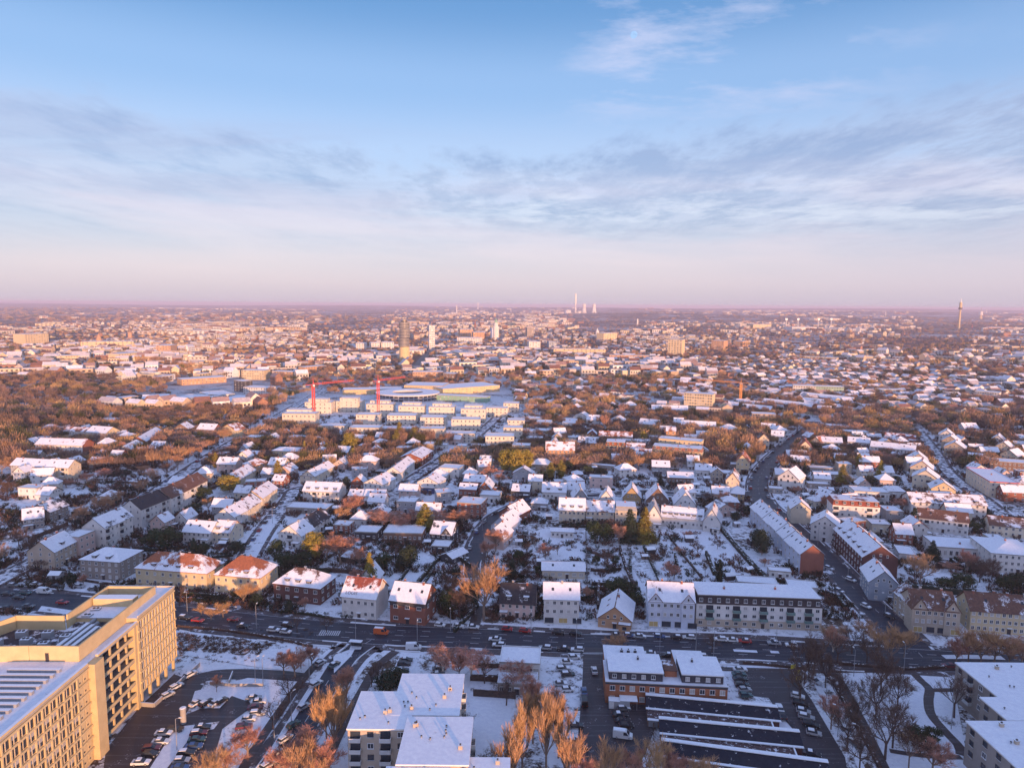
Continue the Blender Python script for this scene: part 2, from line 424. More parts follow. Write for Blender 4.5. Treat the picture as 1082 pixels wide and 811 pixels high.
def ridge(P, off, test, seed=1, w=.34, h=.3, keep=.72):
    R = random.Random(seed); ns = norms(P); mb = MB(); run = []
    for i in range(len(P)):
        x = P[i][0]+ns[i][0]*(off+R.uniform(-.15, .15)); y = P[i][1]+ns[i][1]*(off+R.uniform(-.15, .15))
        if test(x, y) or R.random() > keep:
            if len(run) > 1: mb.solid(run, M('snow'))
            run = []; continue
        a = w*R.uniform(.5, 1.4); hh = h*R.uniform(.4, 1.3); n = ns[i]
        run.append([(x-n[0]*a, y-n[1]*a, 0.02), (x-n[0]*a*.5, y-n[1]*a*.5, .1+hh*.8), (x+n[0]*a*.4, y+n[1]*a*.4, .1+hh), (x+n[0]*a, y+n[1]*a, .02)])
    if len(run) > 1: mb.solid(run, M('snow'))
    return mb
for nm_, offs in (('main_road', (7.3, -7.3, 10.6, -10.6)), ('side_road', (4.2, -4.2)), ('curved_street', (6.5, -6.5)), ('avenue', (4, -4)), ('garden_street', (3.6, -3.6))):
    for o_ in offs:
        g = ridge(LIN[nm_][0], o_, lambda x, y, r=LIN[nm_]: on_road(x, y, -.3, skip=r), int(abs(o_*7)))
        if g.f: struct('ploughed_snow', g, smooth=True)
def area(name, px, m, z):
    mb = MB(); pts = [at(*p) for p in px]
    # make CCW
    s = sum(pts[i].x*pts[(i+1) % len(pts)].y-pts[(i+1) % len(pts)].x*pts[i].y for i in range(len(pts)))
    if s < 0: pts = pts[::-1]
    mb.poly([(p.x, p.y, z) for p in pts], m)
    return struct(name, mb)
area('car_park', [(783, 706), (836, 708), (858, 740), (893, 800), (898, 830), (852, 830), (843, 776), (822, 752), (812, 737), (786, 734)], A_LOT, 0.10)
area('service_yard', [(640, 741), (684, 738), (692, 770), (680, 800), (640, 822), (618, 822), (622, 790), (628, 745)], A_LOT, 0.104)
area('office_yard', [(109, 815), (112, 792), (147, 747), (184, 712), (215, 724), (196, 755), (262, 728), (275, 740), (235, 770), (222, 815)], A_LOT, 0.112)
area('junction', [(-60, 626), (0, 617), (60, 622), (125, 632), (130, 650), (60, 655), (0, 668), (-60, 680)], A_ROAD, 0.10)
area('lawn', [(186, 664), (250, 671), (325, 684), (341, 692), (336, 704), (322, 711), (262, 703), (186, 691)], M_SNOWFIELD, 0.11)
area('scrub_patch', [(187, 669), (245, 674), (292, 680), (268, 694), (236, 690), (187, 687)], M_HEATH, 0.125)
area('lawn', [(206, 730), (262, 716), (316, 720), (258, 806), (232, 806), (248, 775), (276, 746), (245, 735), (232, 748), (200, 748)], M_SNOWFIELD, 0.118)
area('parking_island', [(186, 768), (232, 762), (226, 770), (205, 774), (176, 812), (158, 812)], M_SNOWFIELD, 0.121)
area('lawn', [(0, 644), (28, 648), (18, 656), (0, 664)], M_SNOWFIELD, 0.12)
area('lawn', [(44, 640), (78, 645), (70, 652), (36, 650)], M_SNOWFIELD, 0.12)
area('lawn', [(352, 692), (376, 684), (371, 693), (353, 711)], M_SNOWFIELD, 0.13)
area('lawn', [(415, 708), (424, 690), (445, 690), (432, 720), (400, 735), (385, 745)], M_SNOWFIELD, 0.12)
area('lawn', [(497, 700), (540, 702), (541, 780), (520, 830), (497, 830), (497, 740)], M_SNOWFIELD, 0.10)
area('park_lawn', [(903, 713), (962, 711), (1010, 713), (1010, 735), (1020, 790), (1015, 806), (975, 830), (932, 830), (915, 770)], M_SNOWFIELD, 0.10)
def path(name, px, w, m, z):
    pts = smooth_pts([tuple(at(*p)[:2]) for p in px], 1.5); mb = MB(); strip(mb, pts, -w/2, w/2, z, z, m); return struct(name, mb)
path('footpath', [(966, 712), (974, 720), (982, 728), (981, 740), (984, 755), (998, 772), (1013, 788), (1016, 798)], 2.6, A_PATH, 0.135)
path('footpath', [(983, 729), (995, 729), (1008, 729), (1016, 730)], 2.0, A_PATH, 0.139)
path('footpath', [(940, 793), (958, 796), (985, 799), (1016, 800)], 1.8, A_PATH, 0.143)
path('footpath', [(640, 705), (760, 706.5), (860, 709), (902, 708.5), (960, 708.5), (1010, 706.5)], 2.2, A_PATH, 0.147)
path('footpath', [(870, 706), (885, 720), (902, 752), (930, 800), (950, 840)], 4.2, A_PATH, 0.151)
path('snow_strip', [(850, 708), (862, 722), (880, 752), (897, 785), (912, 815)], 1.8, M_SNOWFIELD, 0.155)
path('snow_strip', [(893, 712), (905, 735), (925, 775), (945, 815)], 1.5, M_VERGE, 0.159)
path('footpath', [(340, 696), (325, 712), (300, 745), (268, 793), (250, 825)], 2.6, A_PATH, 0.145)
path('snow_strip', [(346, 700), (330, 725), (308, 760), (284, 800), (270, 830)], 1.6, M_SNOWFIELD, 0.149)
path('footpath', [(418, 688), (398, 705), (380, 735), (358, 775), (340, 815)], 3.0, A_PATH, 0.153)
path('footpath', [(448, 689), (520, 689), (590, 692)], 2.0, M_VERGE, 0.12)
path('traffic_island', [(775, 687), (800, 688.3)], 1.6, M_SNOWFIELD, 0.14)
path('traffic_island', [(814, 688.6), (823, 689)], 1.6, M_SNOWFIELD, 0.14)
path('traffic_island', [(370, 684), (382, 684)], 2.6, M_SNOWFIELD, 0.16)
path('traffic_island', [(997, 694), (1030, 694), (1060, 695)], 2.6, M_SNOWFIELD, 0.16)
path('traffic_island', [(0, 645), (40, 650), (90, 657)], 1.5, M_SNOWFIELD, 0.17)
path('railway_path', [(0, 465), (25, 453), (45, 445), (70, 438)], 5, M_SNOWFIELD, 0.1)
# snow fields and gardens further out
for i, px in enumerate([[(700, 558), (770, 560), (800, 612), (760, 616), (690, 612)], [(570, 560), (617, 560), (618, 600), (573, 600)], [(430, 600), (480, 580), (478, 612), (455, 628), (425, 622)],
    [(622, 590), (660, 588), (684, 625), (630, 625)], [(505, 600), (535, 596), (530, 640), (505, 640)], [(280, 545), (296, 552), (285, 590), (255, 590)], [(345, 448), (365, 446), (355, 462), (330, 462)], [(455, 470), (520, 462), (560, 470), (470, 485)],
    [(800, 590), (840, 600), (850, 622), (790, 625)], [(225, 470), (275, 452), (290, 440), (275, 438), (215, 468)]]):
    area('garden_snow', px, M_SNOWFIELD, 0.105+0.004*i)
# ---------------------------------------------------------------- building kit
WIN = {}
def win_mesh(w, h, style='w'):
    k = (round(w, 2), round(h, 2), style)
    if k in WIN: return WIN[k]
    mb = MB(); t = 0.09; fr = M('frame') if style in 'wcy' else M('darkframe')
    gl = M('curtain') if style == 'c' else M('warmglass') if style == 'y' else M('glass')
    x0, x1 = -w/2, w/2
    for a in ((x0, 0, x0+t, h), (x1-t, 0, x1, h), (x0+t, 0, x1-t, t), (x0+t, h-t, x1-t, h)):
        mb.box(a[0], -0.10, a[1], a[2], 0.02, a[3], fr)
    if w > 0.9 and style != 'k': mb.box(-0.035, -0.08, t, 0.035, 0.02, h-t, fr)
    mb.box(x0-0.08, -0.2, -0.1, x1+0.08, 0.02, -0.01, M('concrete'), M('snow'))
    pane = MB(); pane.box(x0+t, -0.03, t, x1-t, 0.015, h-t, gl)
    WIN[k] = (mb.mesh('window'), pane.mesh('pane')); return WIN[k]
def add_win(parent, x, y, z, rz, w, h, style='w', pane=True, near=True):
    a, b = win_mesh(w, h, style)
    o = link('window', a, parent, (x, y, z), rz); 
    link('pane', b, o)
    return o
DM = {}
def dormer_mesh(w, h, dp, mk, sk):
    k = (w, h, dp, mk, sk)
    if k not in DM:
        mb = MB(); m = roof_mat(mk, 0.2)
        mb.box(-w/2, 0, 0, w/2, dp, h, wall_mat('dark' if mk != 'white' else 'white')); mb.box(-w/2-0.15, -0.2, h, w/2+0.15, dp+.3, h+0.18, roof_mat(mk, sk), M('snow'))
        DM[k] = mb.mesh('dormer')
    return DM[k]
CH = {}
def chim_mesh(k='brick', w=0.7, h=1.5):
    q = (k, w, h)
    if q not in CH:
        mb = MB(); mb.box(-w/2, -w*.4, -1.2, w/2, w*.4, h, wall_mat(k)); mb.box(-w/2-.08, -w*.4-.08, h, w/2+.08, w*.4+.08, h+.12, M('concrete'), M('snow'))
        mb.box(-w*.2, -w*.2, h+.12, w*.2, w*.2, h+.4, M('darkframe'))
        CH[q] = mb.mesh('chimney')
    return CH[q]
BAL = {}
def balcony_mesh(w=2.6, dp=1.2, k='balcony'):
    q = (w, dp, k)
    if q not in BAL:
        mb = MB(); m = M(k)
        mb.box(-w/2, -dp, -0.15, w/2, 0, 0, M('concrete'))
        mb.box(-w/2, -dp, 0, w/2, -dp+.08, 0.95, m, M('snow')); mb.box(-w/2, -dp+.08, 0, -w/2+.08, 0, 0.95, m, M('snow')); mb.box(w/2-.08, -dp+.08, 0, w/2, 0, 0.95, m, M('snow'))
        mb.box(-w/2+.15, -0.03, 0.05, w/2-.15, 0.02, 2.2, M('glass'))
        BAL[q] = mb.mesh('balcony')
    return BAL[q]
def house(label, x1, y1, x2, y2, h, d, roof='gp', rh=4.0, wall='white', tile='red', snow=0.8, rows=2, cols=4, sc=2, dorm=0, chim=1, balc=(), name='house', cat=None, group=None, shop=False, band=None, base=None, wst='w', side=True, zf=None, gab=(), win=(1.1, 1.35), A=None, B=None, endwall=None, fill=True, vents=0, sky=0, rim=None, ww=None, door=True):
    A = at(x1, y1, h) if A is None else A; B = at(x2, y2, h) if B is None else B
    w = (B-A).xy.length; ang = math.atan2(B.y-A.y, B.x-A.x)
    c, s = math.cos(ang), math.sin(ang)
    cx = (A.x+B.x)/2-s*d/2; cy = (A.y+B.y)/2+c*d/2
    FOOT.append((cx, cy, ang, w/2, d/2)); 
    px, py = proj(cx, cy, h/2)
    BLD.append((cx, cy, max(w, d)/2, label, px, py))
    cat = cat or name.replace('_', ' ')
    gz = far_h(cx, cy)
    root = empty(name, label, cat, (cx, cy, gz), ang, group)
    X0, X1, Y0, Y1 = -w/2, w/2, -d/2, d/2
    wm = wall_mat(wall); rm = roof_mat(tile, snow) if not zf else snow_mat('roof_%s_z%d_%d' % (tile, zf[0]*10, snow*10), TILE[tile], snow, .22, tiles=True, zf=zf); ew = wall_mat(endwall) if endwall else wm
    mb = MB(); ov = 0.45
    if roof == 'gp':
        i = [(X0, Y0), (X0, Y1)]
        mb.poly([(X0, Y0, 0), (X1, Y0, 0), (X1, Y0, h), (X0, Y0, h)], wm); mb.poly([(X1, Y1, 0), (X0, Y1, 0), (X0, Y1, h), (X1, Y1, h)], wm)
        mb.poly([(X1, Y0, 0), (X1, Y1, 0), (X1, Y1, h), (X1, 0, h+rh-.05), (X1, Y0, h)], ew); mb.poly([(X0, Y1, 0), (X0, Y0, 0), (X0, Y0, h), (X0, 0, h+rh-.05), (X0, Y1, h)], wm)
    elif roof == 'gg':
        mb.poly([(X1, Y0, 0), (X1, Y1, 0), (X1, Y1, h), (X1, Y0, h)], wm); mb.poly([(X0, Y1, 0), (X0, Y0, 0), (X0, Y0, h), (X0, Y1, h)], wm)
        gm_ = wm
        mb.poly([(X0, Y0, 0), (X1, Y0, 0), (X1, Y0, h), (0, Y0, h+rh-.05), (X0, Y0, h)], ew); mb.poly([(X1, Y1, 0), (X0, Y1, 0), (X0, Y1, h), (0, Y1, h+rh-.05), (X1, Y1, h)], wm)
    else:
        mb.box(X0, Y0, 0, X1, Y1, h, wm)
    if base:   # ground floor in another colour
        hb, kb = base; mb.box(X0-.05, Y0-.05, 0, X1+.05, Y1+.05, hb, wall_mat(kb))
    if band:
        z0, z1, kb = band; mb.box(X0-.06, Y0-.06, z0, X1+.06, Y1+.06, z1, wall_mat(kb) if kb in WALL else M(kb))
    mb.build('wall', root)
    r = MB(); t = 0.22
    if roof in ('gp', 'gg'):
        if roof == 'gp':
            k = rh/(d/2); e = ov*k
            r.slab([(X0-ov, Y0-ov, h-e), (X1+ov, Y0-ov, h-e), (X1+ov, 0, h+rh), (X0-ov, 0, h+rh)], t, rm)
            r.slab([(X1+ov, Y1+ov, h-e), (X0-ov, Y1+ov, h-e), (X0-ov, 0, h+rh), (X1+ov, 0, h+rh)], t, rm)
            r.box(X0-ov, -.18, h+rh+.05, X1+ov, .18, h+rh+.3, roof_mat(tile, .5))
        else:
            k = rh/(w/2); e = ov*k
            r.slab([(X0-ov, Y1+ov, h-e), (X0-ov, Y0-ov, h-e), (0, Y0-ov, h+rh), (0, Y1+ov, h+rh)], t, rm)
            r.slab([(X1+ov, Y0-ov, h-e), (X1+ov, Y1+ov, h-e), (0, Y1+ov, h+rh), (0, Y0-ov, h+rh)], t, rm)
            r.box(-.18, Y0-ov, h+rh+.05, .18, Y1+ov, h+rh+.3, roof_mat(tile, .5))
        if rim:
            if roof == 'gp':
                for xx in (X0-ov-.03, X1+ov-.12): 
                    for sgn in (1, -1):
                        r.slab([(xx, sgn*(Y0-ov), h-e+.1), (xx+.15, sgn*(Y0-ov), h-e+.1), (xx+.15, 0, h+rh+.1), (xx, 0, h+rh+.1)] if sgn > 0 else [(xx+.15, -(Y0-ov), h-e+.1), (xx, -(Y0-ov), h-e+.1), (xx, 0, h+rh+.1), (xx+.15, 0, h+rh+.1)], .3, M(rim))
    elif roof == 'hip':
        q = min(w, d)/2; rx = max(0.01, w/2-q) if w >= d else 0.01; ry = max(0.01, d/2-q) if d > w else 0.01
        E4 = [(X0-ov, Y0-ov), (X1+ov, Y0-ov), (X1+ov, Y1+ov), (X0-ov, Y1+ov)]
        T4 = [(-rx, -ry), (rx, -ry), (rx, ry), (-rx, ry)]
        r.solid([[(a, b, h-.05) for a, b in E4], [(a, b, h+.18) for a, b in E4], [(a, b, h+rh) for a, b in T4]], rm)
    elif roof == 'flat':
        r.box(X0-.15, Y0-.15, h, X1+.15, Y1+.15, h+.3, M('concrete') if not rim else M(rim), snow_mat('roof_flat_%d' % int(snow*10), TILE[tile], snow, 0.15))
        for a in ((X0-.15, Y0-.15, X1+.15, Y0+.1), (X0-.15, Y1-.1, X1+.15, Y1+.15), (X0-.15, Y0+.1, X0+.1, Y1-.1), (X1-.1, Y0+.1, X1+.15, Y1-.1)):
            r.box(a[0], a[1], h+.3, a[2], a[3], h+.55, M('concrete') if not rim else M(rim), M('snow'))
    elif roof == 'mans':
        g = 1.1
        r.solid([[(X0-.25, Y0-.25, h), (X1+.25, Y0-.25, h), (X1+.25, Y1+.25, h), (X0-.25, Y1+.25, h)], [(X0+g-.2, Y0+g-.2, h+rh), (X1-g+.2, Y0+g-.2, h+rh), (X1-g+.2, Y1-g+.2, h+rh), (X0+g-.2, Y1-g+.2, h+rh)]], rm)
        r.box(X0+g-.7, Y0+g-.9, h+rh+.003, X1-g+.7, Y1-g+.7, h+rh+.3, M('concrete'), snow_mat('roof_flat_%d' % int(snow*10), TILE[tile], snow, 0.15))
    ro = r.build('roof', root)
    top = h+rh if roof in ('gp', 'gg') else h+.3+(rh if roof == 'mans' else 0)
    R = random.Random(label)
    if roof in ('gp', 'gg') and d >= 9 and not sky and not dorm and cy < 760: sky = 2
    if roof == 'gp' and chim == 1 and w > 13: chim = 2
    for i in range(chim):
        u = (i+.5)/chim+R.uniform(-.08, .08)
        if roof == 'gp': p = (X0+w*u, R.choice((-.5, .6)), h+rh-.2)
        elif roof == 'gg': p = (R.choice((-.6, .6)), Y0+d*min(.9, u+.1), h+rh-.2)
        elif roof == 'hip': p = (X0+w*(.3+.4*u), .8, h+rh*.85)
        else: p = (X0+w*u, Y0+d*R.uniform(.35, .8), top-.2)
        link('chimney', chim_mesh('brick' if R.random() < .7 else 'grey', .7, 1.0 if roof != 'flat' else .9), ro, p)
    for i in range(vents):
        v = MB(); v.tube((0, 0, -.1), (0, 0, .55), .25, .25, M('metal'), 8); 
        if i == 0: VM = v.mesh('roof_vent')
        link('roof_vent', VM, ro, (X0+w*R.uniform(.08, .92), Y0+d*R.uniform(.12, .9), top))
    if dorm:
        for i in range(dorm):
            u = (i+.5)/dorm
            if roof in ('gp', 'hip'):
                k = rh/(d/2); yy = Y0+.9; z = h+.9*k-.1; hh = 1.35
                if roof == 'hip': xx = X0+w*(.15+.7*u)
                else: xx = X0+w*u
                dm = link('dormer', dormer_mesh(1.9, 1.35, 2.6, tile, snow), ro, (xx, yy, z))
                add_win(dm, 0, -.03, .35, 0, 1.1, .85, wst)
            elif roof == 'gg':
                k = rh/(w/2); z = h+.9*k-.1; sgn = -1 if cx > 0 else 1
                yy = Y0+d*u
                dm = link('dormer', dormer_mesh(1.9, 1.35, 2.6, tile, snow), ro, (sgn*(w/2-.9), yy, z), math.pi/2*sgn)
                add_win(dm, 0, -.03, .35, 0, 1.1, .85, wst)
            elif roof == 'mans':
                add_win(ro, X0+w*u, Y0+.0, h+.75, 0, 1.3, 1.45, 'w')
    for (u, bw, bh) in gab:   # front gables standing above the eaves
        g = MB(); gx = X0+w*u
        g.poly([(gx-bw/2, Y0-.35, 0), (gx+bw/2, Y0-.35, 0), (gx+bw/2, Y0-.35, h), (gx, Y0-.35, h+bh), (gx-bw/2, Y0-.35, h)], wm)
        g.poly([(gx+bw/2, Y0-.35, 0), (gx+bw/2, 0, 0), (gx+bw/2, 0, h), (gx+bw/2, Y0-.35, h)], wm); g.poly([(gx-bw/2, 0, 0), (gx-bw/2, Y0-.35, 0), (gx-bw/2, Y0-.35, h), (gx-bw/2, 0, h)], wm)
        go = g.build('gable_bay', root)
        g = MB(); k = bh/(bw/2); e = .3*k
        g.slab([(gx-bw/2-.3, -.5, h-e), (gx-bw/2-.3, Y0-.7, h-e), (gx, Y0-.7, h+bh), (gx, -.5, h+bh)], .2, rm)
        g.slab([(gx+bw/2+.3, Y0-.7, h-e), (gx+bw/2+.3, -.5, h-e), (gx, -.5, h+bh), (gx, Y0-.7, h+bh)], .2, rm)
        g.build('gable_roof', go)
        add_win(go, gx, Y0-.36, h+bh*.15, 0, .8, 1.1, wst)
    # windows
    zoff = (base[0] if (base and shop) else 0)
    rr = rows
    sh = h/rows; ww_, wh = win
    for j in range(rows):
        for i in range(cols):
            xx = X0+w*(i+.5)/cols
            gin = [g for g in gab if abs(xx-(X0+w*g[0])) < g[1]/2]
            yy = Y0-(.36 if gin else .005)-(.06 if (base and j*sh < base[0]) or band else 0)
            if j == 0 and shop:
                if i % 2 == 0:
                    a, b = win_mesh(min(3.2, w/cols*1.5), 2.0, 'k' if R.random() < .7 else 'y'); o = link('shop_window', a, root, (xx+w/cols*.25, yy, .5)); link('pane', b, o)
                continue
            if i in balc and j > 0:
                link('balcony', balcony_mesh(min(3.0, w/cols*.9), 1.25, 'greenglass' if wall == 'white' and d == 12.5 else 'balcony'), root, (xx, yy, j*sh+.2)); continue
            if j == 0 and i == cols//2 and door and not shop:
                dm_ = MB(); dm_.box(-.6, -.08, 0, .6, .02, 2.15, M('door')); dm_.box(-.9, -.9, 2.25, .9, .02, 2.4, M('concrete'), M('snow'))
                dm_.build('door', root, (xx, yy, .02)); continue
            st = wst if R.random() < .78 else ('c' if wst == 'w' else wst)
            add_win(root, xx, yy, j*sh+sh*.33, 0, ww_, wh, st)
        if side:
            for i in range(sc):
                yy = Y0+d*(i+.5)/sc
                pad = .065 if (base and j*sh < base[0]) or band else .005
                # only the flank turned to the camera gets its windows' detail; the far one has them too when it is near
                cam = Vector((-cx, -cy)); fx = Vector((c, s))
                sg = 1 if cam.dot(fx) > 0 else -1
                add_win(root, sg*(w/2+pad), yy, j*sh+sh*.33, sg*math.pi/2, ww_*.85, wh, wst if R.random() < .8 else 'w')
    if roof == 'gg' and rh > 2.5:
        add_win(root, 0, Y0-.005, h+rh*.12, 0, 1.0, 1.2, wst)
        if w > 9:
            for q in (-1, 1): add_win(root, q*w*.2, Y0-.005, h+.15, 0, .8, 1.1, wst)
    if roof == 'gp' and sc and rh > 2.5:
        cam = Vector((-cx, -cy)); sg = 1 if cam.dot(Vector((c, s))) > 0 else -1
        add_win(root, sg*(w/2+.005), 0, h+rh*.12, sg*math.pi/2, .9, 1.1, wst)
    if roof in ('gp', 'gg', 'hip') and d >= 7 and w < 17 and h < 7.5 and R.random() < .6 and name == 'house' and not shop:
        ew_ = R.uniform(2.6, 4.2); ex = R.choice((X0+ew_/2+.3, X1-ew_/2-.3)); dd = R.uniform(1.8, 3.0); hh = R.uniform(2.3, 2.7)
        e = MB(); e.box(ex-ew_/2, Y0-dd, 0, ex+ew_/2, Y0-.22, hh, wm); eo = e.build('extension', root)
        e = MB(); e.box(ex-ew_/2-.2, Y0-dd-.25, hh, ex+ew_/2+.2, Y0-.23, hh+.28, M('darkframe'), M('snow')); e.build('extension_roof', eo)
        add_win(eo, ex, Y0-dd-.005, .9, 0, 1.4, 1.2, 'k')
    for i in range(sky):    # roof windows
        u = (i+.5)/sky
        if roof == 'gp':
            k = rh/(d/2); a = math.atan(k)
            sm = MB(); sm.box(-.45, -.6, 0, .45, .6, .12, M('darkframe'), M('glass'))
            o = sm.build('roof_window', ro, (X0+w*u, Y0+d*.27, h+d*.27*k+.2)); o.rotation_euler = (a, 0, 0)
        elif roof == 'gg':
            k = rh/(w/2); a = math.atan(k); sg = -1 if cx > 0 else 1
            sm = MB(); sm.box(-.6, -.45, 0, .6, .45, .12, M('darkframe'), M('glass'))
            o = sm.build('roof_window', ro, (sg*w*.25, Y0+d*(.2+.6*u), h+w*.25*k+.2)); o.rotation_euler = (0, sg*a, 0)
    return root
def H(*a, **k): return house(*a, **k)
ORD = ['nearest', 'second', 'third', 'fourth', 'fifth', 'sixth', 'seventh', 'eighth', 'ninth', 'tenth', 'eleventh', 'twelfth', 'thirteenth', 'fourteenth']
ORDN = ['first', 'second', 'third', 'fourth', 'fifth', 'sixth', 'seventh', 'eighth', 'ninth', 'tenth', 'eleventh', 'twelfth', 'thirteenth', 'fourteenth', 'fifteenth', 'sixteenth', 'seventeenth', 'eighteenth', 'nineteenth', 'twentieth']
def row(fmt, x1, y1, x2, y2, n, h, d, group, frm='left', **k):
    """n terraced houses whose eaves share one line; fmt takes the ordinal"""
    A = at(x1, y1, h); B = at(x2, y2, h)
    for i in range(n):
        a = A.lerp(B, i/n); b = A.lerp(B, (i+1)/n)
        g = (b-a).normalized()*0.02; a += g; b -= g
        q = dict(k); 
        dz = [0, .25, -.2, .1, -.3][i % 5]
        if 'tiles' in q: q['tile'] = q['tiles'][i % len(q['tiles'])]; del q['tiles']
        if 'walls' in q: q['wall'] = q['walls'][i % len(q['walls'])]; del q['walls']
        e = q.pop('end', None)
        if e and i == n-1: q['endwall'] = e
        lab = fmt % ORDN[i]
        house(lab, 0, 0, 0, 0, h+[0, .45, .15, .6, .3][i % 5], d, A=a, B=b, group=group, **q)
# ---------------------------------------------------------------- the office tower, lower left
def office():
    root = empty('office_building', 'long beige office block with gridded windows and rooftop plant at the lower left', 'office building', (-115, 150, 0))
    ox, oy = 115, -150
    st = wall_mat('stone'); fl = snow_mat('roof_flat_office', (0.2, 0.18, 0.17), 0.9, 0.12)
    XF = -105.0
    # body: near wing, loggia bay, far wing
    mb = MB()
    mb.box(XF-30+ox, 90+oy, 0, XF+ox, 162.4+oy, 25, st)
    mb.box(XF-1.2-29+ox, 162.4+oy, 0, XF-3.4+ox, 183+oy, 25, st)
    mb.box(XF-20+ox, 183+oy, 4.2, XF+ox, 204+oy, 26.6, st)
    mb.box(XF-19+ox, 184+oy, 0, XF-5+ox, 203+oy, 4.2, wall_mat('dark'))
    for k in range(5): mb.box(XF-1.2+ox, 184.2+k*4.6+oy, 0, XF-.5+ox, 184.9+k*4.6+oy, 4.2, st)
    mb.box(XF-.6+ox, 160.6+oy, 0, XF+1.6+ox, 164.4+oy, 25.4, st)      # fin
    mb.box(XF-3.4+ox, 181.8+oy, 0, XF-.3+ox, 183+oy, 25, st)
    mb.build('wall', root)
    mb = MB()
    mb.box(XF-30+ox, 90+oy, 25, XF+.15+ox, 183.2+oy, 25.35, M('concrete'), fl)
    mb.box(XF-.6+ox, 90+oy, 25.35, XF+.15+ox, 160.4+oy, 25.9, st, M('snow')); mb.box(XF-.6+ox, 164.6+oy, 25.35, XF+.15+ox, 183+oy, 25.9, st, M('snow'))
    mb.box(XF-20.2+ox, 182.9+oy, 26.6, XF+.2+ox, 204.2+oy, 26.9, M('concrete'), fl)
    for a in ((XF-20.2, 203.9, XF+.2, 204.2), (XF-.1, 183.2, XF+.2, 203.9), (XF-20.2, 183.2, XF-19.9, 203.9)):
        mb.box(a[0]+ox, a[1]+oy, 26.9, a[2]+ox, a[3]+oy, 27.3, st, M('snow'))
    rf = mb.build('roof', root)
    # ribbed roof lights on the near wing
    sk = MB(); sk.box(-6.4, -.45, 0, 6.4, .45, .75, M('metal'), M('snow'))
    sm = sk.mesh('roof_light')
    for k in range(18): link('roof_light', sm, rf, (XF-11+ox, 158-k*2.4+oy-.8, 25.35))
    # penthouse screen: open-topped enclosure with plant inside
    mb = MB(); W = [(-108, 162), (-108, 199), (-122.5, 199), (-122.5, 179), (-136, 179), (-136, 171), (-150, 160), (-150, 150), (-120.5, 162)]
    n = len(W)
    def wallseg(a, b, z0, z1, t=.45):
        dx, dy = b[0]-a[0], b[1]-a[1]; L = math.hypot(dx, dy); nx, ny = -dy/L*t, dx/L*t
        mb.prism([(a[0]+ox, a[1]+oy), (b[0]+ox, b[1]+oy), (b[0]+nx+ox, b[1]+ny+oy), (a[0]+nx+ox, a[1]+ny+oy)], z0, z1, st)
    seg = [((-120.5, 162), (-108, 162)), ((-108, 162.5), (-108, 198.5)), ((-108, 199), (-122.5, 199)), ((-122.5, 198.5), (-122.5, 179.5)), ((-122.5, 179), (-136, 179)), ((-136, 178.5), (-142, 166.5)), ((-142, 166), (-155, 166)), ((-155, 160), (-120.6, 162))]
    for a, b in seg: wallseg(a, b, 25.36, 29.4)
    mb.box(-116.5+ox, 161.93+oy, 25.4, -115.6+ox, 162.0+oy, 27.6, M('door'))
    pw = mb.build('plant_screen', root)
    mb = MB(); mb.prism([(-155+ox, 163+oy), (-109+ox, 163+oy), (-109+ox, 198+oy), (-122+ox, 198+oy), (-122+ox, 178+oy), (-136+ox, 178+oy)], 25.36, 25.6, M('slate'), snow_mat('roof_flat_plant', (0.05, .05, .06), .45, .3))
    mb.build('plant_deck', root)
    R = random.Random(3)
    for k in range(3):
        d = MB(); d.tube((0, 0, 0), (0, 13+k*2, 0), .55, .55, M('metal'), 8); d.box(-.5, 0, .5, .5, 13, .62, M('snow')); d.build('duct', pw, (-113-k*1.9+ox, 165+k+oy, 26.3))
    un = MB(); un.box(-1.2, -.9, 0, 1.2, .9, 1.7, M('metal'), M('snow')); un.tube((-.5, 0, 1.7), (-.5, 0, 1.9), .4, .4, M('darkframe'), 10); un.tube((.5, 0, 1.7), (.5, 0, 1.9), .4, .4, M('darkframe'), 10); um = un.mesh('cooling_unit')
    for x, y in ((-127, 170), (-131, 174), (-124, 174), (-121, 168), (-118, 172), (-134, 169), (-119.5, 184), (-119.5, 188), (-139, 168)): link('cooling_unit', um, pw, (x+ox, y+oy, 25.6), R.uniform(0, .2))
    so = MB(); so.box(-1, -.6, 0, 1, .6, .12, M('glass')); so.box(-1.03, -.63, -.2, 1.03, .63, 0, M('darkframe')); sm = so.mesh('solar_panel')
    for k in range(6):
        o = link('solar_panel', sm, pw, (-110.6+ox, 166+k*1.7+oy, 26.2)); o.rotation_euler = (.35, 0, 0)
    b = MB(); b.box(-121.5+ox, 190+oy, 25.6, -110+ox, 193+oy, 29.2, st, M('snow')); b.build('lift_house', root)
    # window grid: piers and bands in relief, each window its own part
    pm = MB(); bays = 26; y0, y1 = 92.0, 156.0; pit = (y1-y0)/bays
    NW = MB(); NW.box(-.0, 0, 0, .06, pit-.5, 2.1, M('glass')); NW.box(.0, pit-.5, -.2, .36, pit-.1, 2.3, st); NW.box(0, .75, 0, .14, .98, 2.1, wall_mat('yellow')); wmesh = NW.mesh('window')
    NW2 = MB(); NW2.box(-.0, 0, 0, .06, pit-.5, 2.1, M('glass')); NW2.box(.06, .05, 1.0, .09, pit-.55, 2.1, M('curtain')); NW2.box(.0, pit-.5, -.2, .36, pit-.1, 2.3, st); NW2.box(0, .75, 0, .14, .98, 2.1, wall_mat('yellow')); wmesh2 = NW2.mesh('window')
    cnt = 0; extra = []
